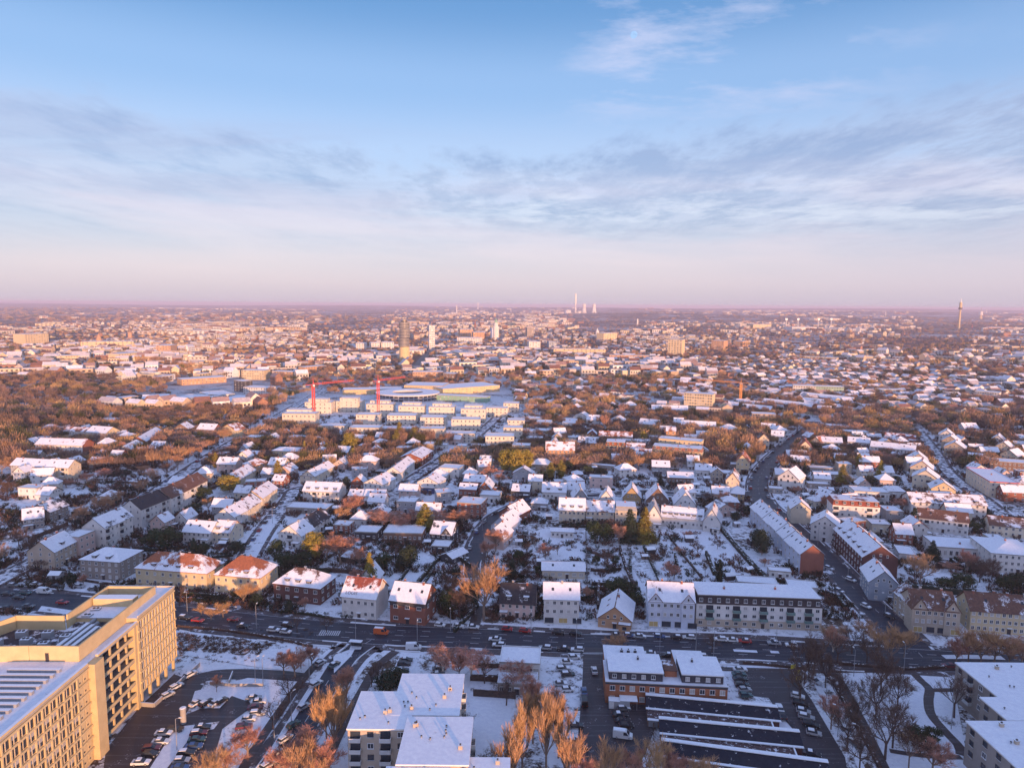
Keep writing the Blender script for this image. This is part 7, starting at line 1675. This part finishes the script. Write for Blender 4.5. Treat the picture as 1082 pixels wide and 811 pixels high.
lot([(608, 766, 'dark', 1), (607, 783, 'dark', 1), (612, 789, 'black', 0), (608, 802, 'silver', 1), (605, 812, 'white', 2)], 5, '%s car, %s from the far end on the lower left of the yard', 'cars parked along the yard street')
lot([(659, 748, 'grey', 2), (655, 755, 'dark', 1), (658, 761, 'dark', 0), (662, 766, 'black', 0)], 5, '%s car, %s from far end of cluster above the white van', 'cars parked along the yard street')
lot([(782, 707, 'white', 2), (781, 712, 'green', 0), (782, 717, 'dark', 0), (784, 723, 'dark', 0), (787, 728, 'silver', 0), (788, 734, 'green', 0)], 4, '%s car, %s from the far end of the column by the brick building', 'cars in the right car park')
lot([(843, 735, 'white', 2), (846, 743, 'black', 0), (849, 751, 'silver', 1), (852, 757, 'silver', 1), (857, 765, 'black', 0), (860, 774, 'silver', 1), (858, 796, 'dark', 1)], -22, '%s car, %s from the far end of the car park outer column', 'cars in the right car park')
lot([(824, 748, 'white', 2), (827, 755, 'dark', 0)], 80, '%s car, %s from the far end beside the garage ends', 'cars in the right car park')
lot([(861, 719, 'silver', 1), (880, 720, 'silver', 2), (885, 757, 'white', 2), (902, 784, 'grey', 1), (897, 772, 'silver', 2)], -58, '%s car, %s from the far end along the tree-lined lane', 'cars along the tree-lined lane')
lot([(887, 624, 'grey', 2), (940, 651, 'dark', 1), (899, 612, 'white', 2), (876, 600, 'silver', 2), (915, 640, 'white', 2)], -62, '%s car, %s noted on the lower curved street', 'cars on the curved street')
def street_cars(nm, off, n, t0, t1, fmt, grp):
    P, hw, bb = LIN[nm]; ns = norms(P); R = random.Random(n); k = 0
    for i in range(n):
        j = int((len(P)-1)*(t0+(t1-t0)*(i+R.uniform(.1, .6))/n)); j = min(j, len(P)-2)
        x = P[j][0]+ns[j][0]*off; y = P[j][1]+ns[j][1]*off; a = math.degrees(math.atan2(P[j+1][1]-P[j][1], P[j+1][0]-P[j][0]))
        px, py = proj(x, y, .6); cl = R.choice(('white', 'silver', 'dark', 'black', 'grey', 'red', 'blue'))
        car(px, py, a, cl, R.choice((0, 1, 2)), 'hatch', label=fmt % (cl, ORDN[k]), group=grp); k += 1
street_cars('curved_street', 3.6, 16, .38, .97, '%s car, %s counting uphill on the right kerb of the curved street', 'cars on the curved street') if False else None
street_cars('curved_street', 4.5, 14, .40, .96, '%s car, %s counting away on the curved street left kerb', 'cars on the curved street')
street_cars('curved_street', -4.5, 12, .30, .92, '%s car, %s counting away on the curved street right kerb', 'cars on the curved street')
street_cars('garden_street', 2.6, 10, .05, .7, '%s car, %s counting away on the street past the timber house', 'cars on the garden street')
street_cars('villa_street', 2.5, 9, .05, .9, '%s car, %s counting away up the villa street', 'cars on the villa street')
street_cars('west_street', 2.5, 8, .02, .7, '%s car, %s counting away on the west street', 'cars on the west street')
street_cars('east_street', 2.5, 9, .1, .95, '%s car, %s counting away on the east street', 'cars on the east street')
street_cars('avenue', 2.8, 12, .15, .6, '%s car, %s counting away up the avenue', 'cars on the avenue')
print('cars', NC[0])
# ---------------------------------------------------------------- street lamps
def lamp_proto():
    mb = MB(); mb.tube((0, 0, 0), (0, 0, 8.6), .11, .06, M('metal'), 6); mb.tube((0, 0, 8.6), (1.1, 0, 9.0), .05, .04, M('metal'), 5); pole = mb.mesh('pole')
    mb = MB(); mb.box(.9, -.16, 8.92, 1.7, .16, 9.06, M('frame')); mb.box(.98, -.12, 8.87, 1.6, .12, 8.93, M('lamp')); return pole, mb.mesh('lamp_head')
LP = lamp_proto(); NL = 0
for px, py, a in [(105, 640, 90), (198, 648, -90), (271, 664, 90), (376, 681, 90), (441, 683, 90), (609, 682, 90), (697, 690, 90), (754, 693, 90), (735, 693, 200), (476, 666, -90), (561, 669, -90), (820, 684, -90), (902, 714, 90), (955, 708, 90), (1005, 770, 90), (308, 763, 60), (290, 782, 60), (327, 722, 60), (872, 752, 150), (885, 778, 150), (906, 800, 150), (187, 792, 0), (270, 724, 60), (278, 724, 90), (838, 545, 0), (864, 576, 0), (896, 608, 0), (935, 650, 180), (812, 522, 0), (470, 478, 0), (288, 553, 0), (510, 560, 0), (540, 533, 90)]:
    p = at(px, py); root = empty('street_lamp', rel_label('slim grey street lamp', p.x, p.y), 'street lamp', p, math.radians(a), 'street lamps'); link('pole', LP[0], root); link('lamp_head', LP[1], root); NL += 1
# ---------------------------------------------------------------- hedges, fences, sheds and other small things
def wallrun(name, label, cat, px, w, h, m, top=None, group=None):
    P = smooth_pts([tuple(at(*p)[:2]) for p in px], 2.5); mb = MB(); R = random.Random(label)
    ns = norms(P)
    for i in range(len(P)-1):
        a, b = P[i], P[i+1]; n0, n1 = ns[i], ns[i+1]; hh = h*R.uniform(.88, 1.1) if 'hedge' in name else h; ww = w*R.uniform(.85, 1.15) if 'hedge' in name else w
        mb.prism([(a[0]-n0[0]*ww/2, a[1]-n0[1]*ww/2), (b[0]-n1[0]*ww/2, b[1]-n1[1]*ww/2), (b[0]+n1[0]*ww/2, b[1]+n1[1]*ww/2), (a[0]+n0[0]*ww/2, a[1]+n0[1]*ww/2)][::-1 if False else 1], 0, hh, m, top)
    o = mb.build(name); tag(o, label, cat, group); return o
HM = snow_mat('hedge', (0.022, 0.03, 0.018), .35, .9, world=True); HB = snow_mat('brown_hedge', (0.07, 0.045, 0.035), .35, .9, world=True)
FENCE = snow_mat('fence_wood', (0.08, 0.06, 0.05), .3, .9, world=True)
for i, (px, w, h, m, lab) in enumerate([
 ([(754, 550), (772, 572), (792, 595), (815, 618)], 1.6, 1.8, HM, 'long dark hedge running beside the garden path to the white lean-to'),
 ([(680, 578), (690, 600), (700, 622)], .8, 1.5, HM, 'dark garden hedge left of the snowy allotment centre'), ([(706, 566), (724, 590), (742, 612)], .5, 1.2, FENCE, 'thin garden fence through the central snowy gardens'), ([(655, 580), (661, 600), (672, 625)], .9, 1.8, HB, 'brown hedge dividing the gardens below the great spruces'),
 ([(619, 562), (620, 600), (621, 630)], .3, 1.2, FENCE, 'straight garden fence beside the long snowy lawn'), ([(624, 603), (640, 604), (656, 602)], 1.2, 1.5, HB, 'brown hedge across the lawn near the two round bushes'), ([(625, 618), (636, 619), (650, 618)], .4, 1.6, FENCE, 'pale fence behind the peach bungalow lawn'),
 ([(497, 600), (480, 588), (466, 590), (448, 610), (438, 622)], 1.0, 2.0, HM, 'dark clipped hedge around the sloping snowy lawn'), ([(503, 655), (500, 630), (496, 612)], .4, 1.5, FENCE, 'fence along the drive beside the huge spreading tree'), ([(480, 668), (495, 652), (505, 640)], 1.0, 1.4, HM, 'low hedge left of the drive'),
 ([(500, 705), (540, 706)], .25, 1.6, FENCE, 'upper wooden fence behind the snowy courtyard'), ([(500, 735), (545, 738)], .3, 2.2, FENCE, 'dark wooden fence across the snowy courtyard'), ([(497, 718), (542, 720)], 1.2, 1.8, HB, 'brown hedge inside the snowy courtyard'),
 ([(886, 702), (960, 707.5), (1010, 704)], .8, 1.0, HB, 'low brown hedge between main road and park'), ([(850, 707), (800, 702), (785, 701)], .5, .9, HB, 'low hedge along the car park top edge'), ([(186, 662), (240, 667), (300, 677), (330, 684)], .7, .9, HB, 'low brown hedge along the lawn beside the main road'),
 ([(222, 723), (245, 725), (278, 725)], .25, 1.1, M('concrete'), 'low concrete wall in the office garden'), ([(246, 712), (242, 722)], .3, 1.2, M('concrete'), 'short concrete wall piece in the office garden'),
 ([(885, 730), (905, 765), (930, 812)], .8, 1.0, HB, 'brown verge hedge along the park lane'), ([(958, 622), (1000, 627), (1030, 628)], 1.5, 2.5, HM, 'tall dark hedge behind the beige corner house'), ([(142, 628), (180, 632), (215, 634)], .3, 1.0, M('concrete'), 'garden wall in front of the cream orange-roofed house'),
 ([(228, 636), (275, 640)], .3, 1.0, FENCE, 'garden fence before the sunlit orange-roofed house'), ([(285, 645), (335, 651), (352, 655)], .8, 1.0, HM, 'clipped hedge before the dark brick house'), ([(930, 600), (950, 618)], .3, 1.4, FENCE, 'fence beside the blue-grey gabled house'),
 ([(690, 790), (690, 760), (684, 748)], .25, 1.4, FENCE, 'fence at the left end of the garage rows'), ([(30, 600), (80, 612), (130, 620)], .7, .9, HB, 'hedge before the shaded houses at the junction')]):
    nm = 'hedge' if 'hedge' in lab else ('fence' if 'fence' in lab else 'garden_wall')
    wallrun(nm, lab, nm.replace('_', ' '), px, w, h, m, M('snow') if nm == 'garden_wall' else None)
# garden sheds
SH = {}
def shed_mesh(k):
    if k not in SH:
        mb = MB(); mb.box(-1.6, -1.3, 0, 1.6, 1.3, 2.0, wall_mat(k)); mb.box(-.5, -1.34, 0, .4, -1.3, 1.8, M('door')); w = mb.mesh('wall')
        mb = MB(); mb.slab([(-1.9, -1.6, 1.9), (1.9, -1.6, 1.9), (1.9, 0, 2.7), (-1.9, 0, 2.7)], .2, M('snow')); mb.slab([(1.9, 1.6, 1.9), (-1.9, 1.6, 1.9), (-1.9, 0, 2.7), (1.9, 0, 2.7)], .2, M('snow')); SH[k] = (w, mb.mesh('roof'))
    return SH[k]
for px, py, k, s, a in [(687, 584, 'dark', 1.1, .2), (681, 590, 'brown', .8, .1), (728, 572, 'dark', 1.2, 0), (700, 616, 'brown', .9, 0), (571, 596, 'dark', 1.0, .1), (770, 612, 'dark', 1.1, .2), (791, 604, 'brown', .9, .4), (409, 592, 'brown', 1.1, -.3), (452, 575, 'brown', .9, 0), (795, 575, 'dark', 1.3, .3), (806, 583, 'brown', 1.0, .3), (765, 560, 'grey', 1.2, .2), (778, 556, 'grey', 1.0, .2), (766, 567, 'brown', 1.0, .2), (548, 575, 'grey', 1, .1), (602, 552, 'brown', 1, 0), (580, 548, 'dark', 1, 0), (348, 562, 'brown', 1, .2), (356, 540, 'grey', 1.2, .1), (270, 588, 'grey', 1.3, .3), (236, 577, 'dark', 1, 0), (430, 588, 'dark', .8, .1), (640, 520, 'brown', 1, 0), (590, 502, 'dark', 1.1, 0), (628, 496, 'grey', 1, 0), (655, 503, 'brown', 1, 0), (735, 515, 'grey', 1.2, .1), (746, 508, 'grey', 1.2, .1), (830, 514, 'grey', 1.1, .2), (850, 526, 'grey', 1.2, .2), (868, 528, 'brown', 1.1, .2), (60, 612, 'grey', 1.3, 0)]:
    p = at(px, py)
    if in_building(p.x, p.y, 1.0) or on_road(p.x, p.y, 1.5): continue
    w, r = shed_mesh(k); root = empty('garden_shed', rel_label('%s garden shed with snowy roof' % k, p.x, p.y), 'shed', p, a, 'garden sheds'); root.scale = (s, s, s); link('wall', w, root); link('roof', r, root)
def bin_(label, px, py, mk, s):
    p = at(px, py); mb = MB(); mb.box(-.9*s, -.5*s, 0, .9*s, .5*s, 1.2*s, M(mk)); mb.slab([(-.95*s, -.55*s, 1.2*s), (.95*s, -.55*s, 1.2*s), (.95*s, .55*s, 1.3*s), (-.95*s, .55*s, 1.3*s)], .08, M('snow')); return mb
# yellow hazard posts, advertising column, trailer
for i, (px, py) in enumerate([(838, 709), (842, 715), (843.5, 721)]):
    p = at(px, py); root = empty('yellow_sign', '%s yellow sign board from the far end at the car park corner' % ORDN[i], 'sign', p, .3, 'yellow boards at the car park')
    mb = MB(); mb.box(-.08, -.08, 0, .08, .08, 1.0, M('metal')); mb.build('post', root); mb = MB(); mb.box(-.9, -.06, 1.0, .9, .06, 2.3, M('yellowpaint')); mb.build('board', root)
p = at(194, 764); root = empty('advertising_column', 'round advertising column with snowy cap in the office car park', 'column', p)
mb = MB(); mb.tube((0, 0, 0), (0, 0, 4.4), .75, .75, M('concrete'), 16); mb.build('shaft', root); mb = MB(); mb.tube((0, 0, 4.4), (0, 0, 4.65), .95, .9, M('metal'), 16); mb.tube((0, 0, 4.65), (0, 0, 4.8), .85, .6, M('snow'), 16); mb.build('cap', root)
p = at(376, 684); root = empty('bus_shelter', 'small flat snow-topped shelter on the junction traffic island', 'shelter', p, -.15)
mb = MB(); mb.box(-2.2, -.9, 2.3, 2.2, .9, 2.45, M('metal'), M('snow')); mb.build('roof', root)
mb = MB(); mb.box(-2.1, .8, .1, 2.1, .85, 2.3, M('glass')); mb.build('glass_wall', root)
for s in (-2, 2):
    mb = MB(); mb.box(s-.06, .7, 0, s+.06, .82, 2.3, M('metal')); mb.build('post', root)
p = at(654, 747); root = empty('container', 'long snow-covered container beside the brick building entrance', 'container', p, -.1)
mb = MB(); mb.box(-3, -1.2, .15, 3, 1.2, 2.5, M('metal'), M('snow')); mb.build('body', root); mb = MB(); mb.box(-2.9, -1.26, .3, -1.5, -1.2, 2.3, M('frame')); mb.build('door', root)
# moon
import math as _m
d = at(667, 36, 0); 
dx = (667-541)/F; dy_ = -(36-405.5)/F
cy, sy = math.cos(PITCH), math.sin(PITCH)
dirv = Vector((dx, cy+dy_*sy, -sy+dy_*cy)).normalized()*60000
bm_ = MB(); r_ = 60000*3.2/F
me = bpy.data.meshes.new('moon'); import bmesh
b2 = bmesh.new(); bmesh.ops.create_uvsphere(b2, u_segments=24, v_segments=12, radius=r_); b2.to_mesh(me); b2.free()
for pgn in me.polygons: pgn.use_smooth = True
mm, nt, bb = newmat('moon_surface'); e = N(nt, 'ShaderNodeEmission'); e.inputs['Color'].default_value = (.27, .42, .66, 1)
nz = noise(nt, 0.006, 3, objvec(nt, jitter=False)); nt.links.new(maprange(nt, nz, .3, .7, .82, 1.08), e.inputs['Strength'])
nt.links.new(e.outputs[0], [n for n in nt.nodes if n.type == 'OUTPUT_MATERIAL'][0].inputs[0]); me.materials.append(mm)
mo = link('moon', me, None, (dirv.x, dirv.y, CAMH+dirv.z)); tag(mo, 'tiny pale daytime moon high in the blue sky', 'moon')
# ---------------------------------------------------------------- air, sky, sun, camera
def haze():
    mb = MB(); m, nt, b = newmat('haze_air'); nt.nodes.remove(b)
    v = nt.nodes.new('ShaderNodeVolumePrincipled'); v.inputs['Color'].default_value = (0.74, 0.72, 0.92, 1); v.inputs['Density'].default_value = HAZE_D; v.inputs['Anisotropy'].default_value = 0.0
    nt.links.new(v.outputs[0], [n for n in nt.nodes if n.type == 'OUTPUT_MATERIAL'][0].inputs['Volume'])
    mb.box(-33000, -3300, -1.5, 33000, 33000, 132, m); o = mb.build('haze'); tag(o, kind='stuff')
HAZE_D = 9e-5
haze()
W = bpy.data.worlds.new('World'); SC.world = W; W.use_nodes = True
nt = W.node_tree; nt.nodes.clear()
out = nt.nodes.new('ShaderNodeOutputWorld')
sky = nt.nodes.new('ShaderNodeTexSky'); sky.sky_type = 'NISHITA'; sky.sun_disc = False; sky.sun_elevation = SUN_EL
sky.sun_rotation = math.pi-SUN_AZ; sky.altitude = 150; sky.air_density = 1.0; sky.dust_density = 1.2; sky.ozone_density = 2.0
bg1 = nt.nodes.new('ShaderNodeBackground'); bg1.inputs[1].default_value = 0.05; nt.links.new(sky.outputs[0], bg1.inputs[0])
tc = nt.nodes.new('ShaderNodeTexCoord'); sp = nt.nodes.new('ShaderNodeSeparateXYZ'); nt.links.new(tc.outputs['Generated'], sp.inputs[0])
z = math_(nt, 'MAXIMUM', sp.outputs[2], 0.0)
rp = nt.nodes.new('ShaderNodeValToRGB'); cr = rp.color_ramp; cr.interpolation = 'EASE'
stops = [(0.0, (200, 192, 214)), (0.05, (208, 196, 219)), (0.12, (200, 200, 228)), (0.20, (172, 191, 230)), (0.29, (140, 173, 222)), (0.39, (92, 140, 198)), (0.62, (140, 166, 224)), (1.0, (164, 180, 232))]  # uppermost stops, above the view, brightened to fill the shade
while len(cr.elements) < len(stops): cr.elements.new(0.5)
for e, (p_, c) in zip(cr.elements, stops): e.position = p_; e.color = lin(*c)
nt.links.new(z, rp.inputs[0]); skyc = rp.outputs[0]
# clouds lie on a flat layer: direction / height gives the layer's plane
zz = math_(nt, 'ADD', z, 0.045)
u = math_(nt, 'DIVIDE', sp.outputs[0], zz); v = math_(nt, 'DIVIDE', sp.outputs[1], zz)
def cvec(sx, sy, rot=0.0, ox=0.0):
    c = nt.nodes.new('ShaderNodeCombineXYZ'); nt.links.new(math_(nt, 'MULTIPLY', u, sx), c.inputs[0]); nt.links.new(math_(nt, 'MULTIPLY', v, sy), c.inputs[1]); c.inputs[2].default_value = ox
    r = nt.nodes.new('ShaderNodeVectorRotate'); r.rotation_type = 'Z_AXIS'; r.inputs['Angle'].default_value = rot; nt.links.new(c.outputs[0], r.inputs[0]); return r.outputs[0]
def band(a, b, c, d):
    return math_(nt, 'MULTIPLY', maprange(nt, z, a, b), maprange(nt, z, c, d, 1, 0))
az = math_(nt, 'DIVIDE', sp.outputs[0], math_(nt, 'MAXIMUM', sp.outputs[1], 0.2))    # -0.75 .. 0.75 over the view
big = noise(nt, 0.35, 5, cvec(1, 1, 0.3, 2.1), 0.62); fine = noise(nt, 3.6, 6, cvec(1.0, 0.42, 0.15, 7.0), 0.66); streak = noise(nt, 0.5, 5, cvec(.6, 2.6, -0.25, 3.3), 0.6)
# grey-lavender sheet across the whole width, broken up on the right
sheet = math_(nt, 'ADD', math_(nt, 'MULTIPLY', big, .35), math_(nt, 'MULTIPLY', fine, .65))
edge = math_(nt, 'ADD', math_(nt, 'SUBTRACT', z, math_(nt, 'MULTIPLY', math_(nt, 'ABSOLUTE', az), .075)), math_(nt, 'MULTIPLY', math_(nt, 'SUBTRACT', sheet, 0.5), -0.22))
right = maprange(nt, az, -0.34, -0.12)
m1 = math_(nt, 'MULTIPLY', maprange(nt, edge, 0.205, 0.165), maprange(nt, z, 0.03, 0.10))
top = maprange(nt, z, 0.10, 0.16)
brk = math_(nt, 'MULTIPLY', right, top)
hole = math_(nt, 'MULTIPLY', brk, maprange(nt, sheet, 0.52, 0.44))
m1 = math_(nt, 'MULTIPLY', m1, math_(nt, 'SUBTRACT', 1.0, math_(nt, 'MULTIPLY', hole, 0.9)))
shade = mixc(nt, maprange(nt, sheet, 0.46, 0.62), lin(176, 184, 216), lin(138, 152, 196))
shade = mixc(nt, maprange(nt, z, 0.13, 0.05), shade, lin(186, 184, 212))
skyc = mixc(nt, math_(nt, 'MULTIPLY', m1, .80), skyc, shade)
# bright ragged gaps
m2 = math_(nt, 'MULTIPLY', maprange(nt, noise(nt, 1.8, 6, cvec(.8, .75, 0.1, 17.0), .66), 0.48, 0.62), math_(nt, 'MULTIPLY', band(.09, .115, .155, .19), maprange(nt, az, -.2, .05)))
skyc = mixc(nt, math_(nt, 'MULTIPLY', m2, .72), skyc, lin(216, 218, 238))
# long flat veils, pink where they catch the low sun
m3 = math_(nt, 'MULTIPLY', maprange(nt, streak, 0.44, 0.66), band(.08, .12, .20, .25))
skyc = mixc(nt, math_(nt, 'MULTIPLY', math_(nt, 'MULTIPLY', m3, maprange(nt, az, .1, -.3, .25, 1)), .75), skyc, lin(160, 162, 200))
lv = nt.nodes.new('ShaderNodeCombineXYZ'); nt.links.new(math_(nt, 'MULTIPLY', az, 1.6), lv.inputs[0]); nt.links.new(math_(nt, 'ADD', math_(nt, 'MULTIPLY', z, 15.0), math_(nt, 'MULTIPLY', az, 0.9)), lv.inputs[1]); lv.inputs[2].default_value = 4.4
streak2 = noise(nt, 1.15, 5, lv.outputs[0], 0.55)
m4 = math_(nt, 'MULTIPLY', maprange(nt, streak2, 0.42, 0.64), band(.02, .06, .12, .20))
skyc = mixc(nt, math_(nt, 'MULTIPLY', m4, .62), skyc, lin(222, 203, 222))
# thin high wisps upper right
m5 = math_(nt, 'MULTIPLY', maprange(nt, noise(nt, 1.6, 6, cvec(1, 1.6, .5, 5), .65), 0.49, 0.66), math_(nt, 'MULTIPLY', band(.23, .28, .45, .6), maprange(nt, az, 0.02, 0.14)))
m5 = math_(nt, 'MULTIPLY', m5, maprange(nt, az, 0.42, 0.62, 1, 0.1))
skyc = mixc(nt, math_(nt, 'MULTIPLY', m5, .75), skyc, lin(196, 200, 232))
# blue-violet fill added to the unseen sunset side of the sky, lifting the shade
sky_fill = math_(nt, 'MULTIPLY', maprange(nt, sp.outputs[1], 0.15, -0.9), maprange(nt, z, 0.75, 0.0, 0.12, 1.0))
skyc = mixc(nt, sky_fill, skyc, (0.98, 1.02, 1.62, 1))
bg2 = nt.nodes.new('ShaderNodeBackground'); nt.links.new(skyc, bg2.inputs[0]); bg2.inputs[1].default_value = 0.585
SC_EXPO = 0.70
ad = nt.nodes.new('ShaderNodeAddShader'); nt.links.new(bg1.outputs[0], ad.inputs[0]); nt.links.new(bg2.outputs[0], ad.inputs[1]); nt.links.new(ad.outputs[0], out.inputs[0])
sl = bpy.data.lights.new('sun', 'SUN'); sl.energy = 5.0; sl.angle = math.radians(0.6); sl.color = (1.0, 0.52, 0.26)
so = bpy.data.objects.new('sun', sl); COL.objects.link(so)
sd = Vector((math.sin(SUN_AZ)*math.cos(SUN_EL), -math.cos(SUN_AZ)*math.cos(SUN_EL), math.sin(SUN_EL)))
so.rotation_euler = sd.to_track_quat('Z', 'Y').to_euler()
cd = bpy.data.cameras.new('camera'); cam = bpy.data.objects.new('camera', cd); COL.objects.link(cam)
cd.sensor_fit = 'HORIZONTAL'; cd.angle = 2*math.atan(541/F); cd.clip_start = 1; cd.clip_end = 120000
cam.location = (0, 0, CAMH)
cam.rotation_mode = 'QUATERNION'
q0 = Matrix.Rotation(math.pi/2-PITCH, 3, 'X') @ Matrix.Rotation(ROLL, 3, 'Z')
cam.rotation_quaternion = q0.to_quaternion()
SC.camera = cam
SC.view_settings.view_transform = 'Standard'; SC.view_settings.look = 'None'; SC.view_settings.exposure = SC_EXPO; SC.view_settings.gamma = 1
SC.cycles.volume_bounces = 0; SC.cycles.max_bounces = 5; SC.cycles.diffuse_bounces = 2; SC.cycles.glossy_bounces = 2; SC.cycles.transmission_bounces = 2; SC.cycles.caustics_reflective = False; SC.cycles.caustics_refractive = False
SC.render.use_persistent_data = False
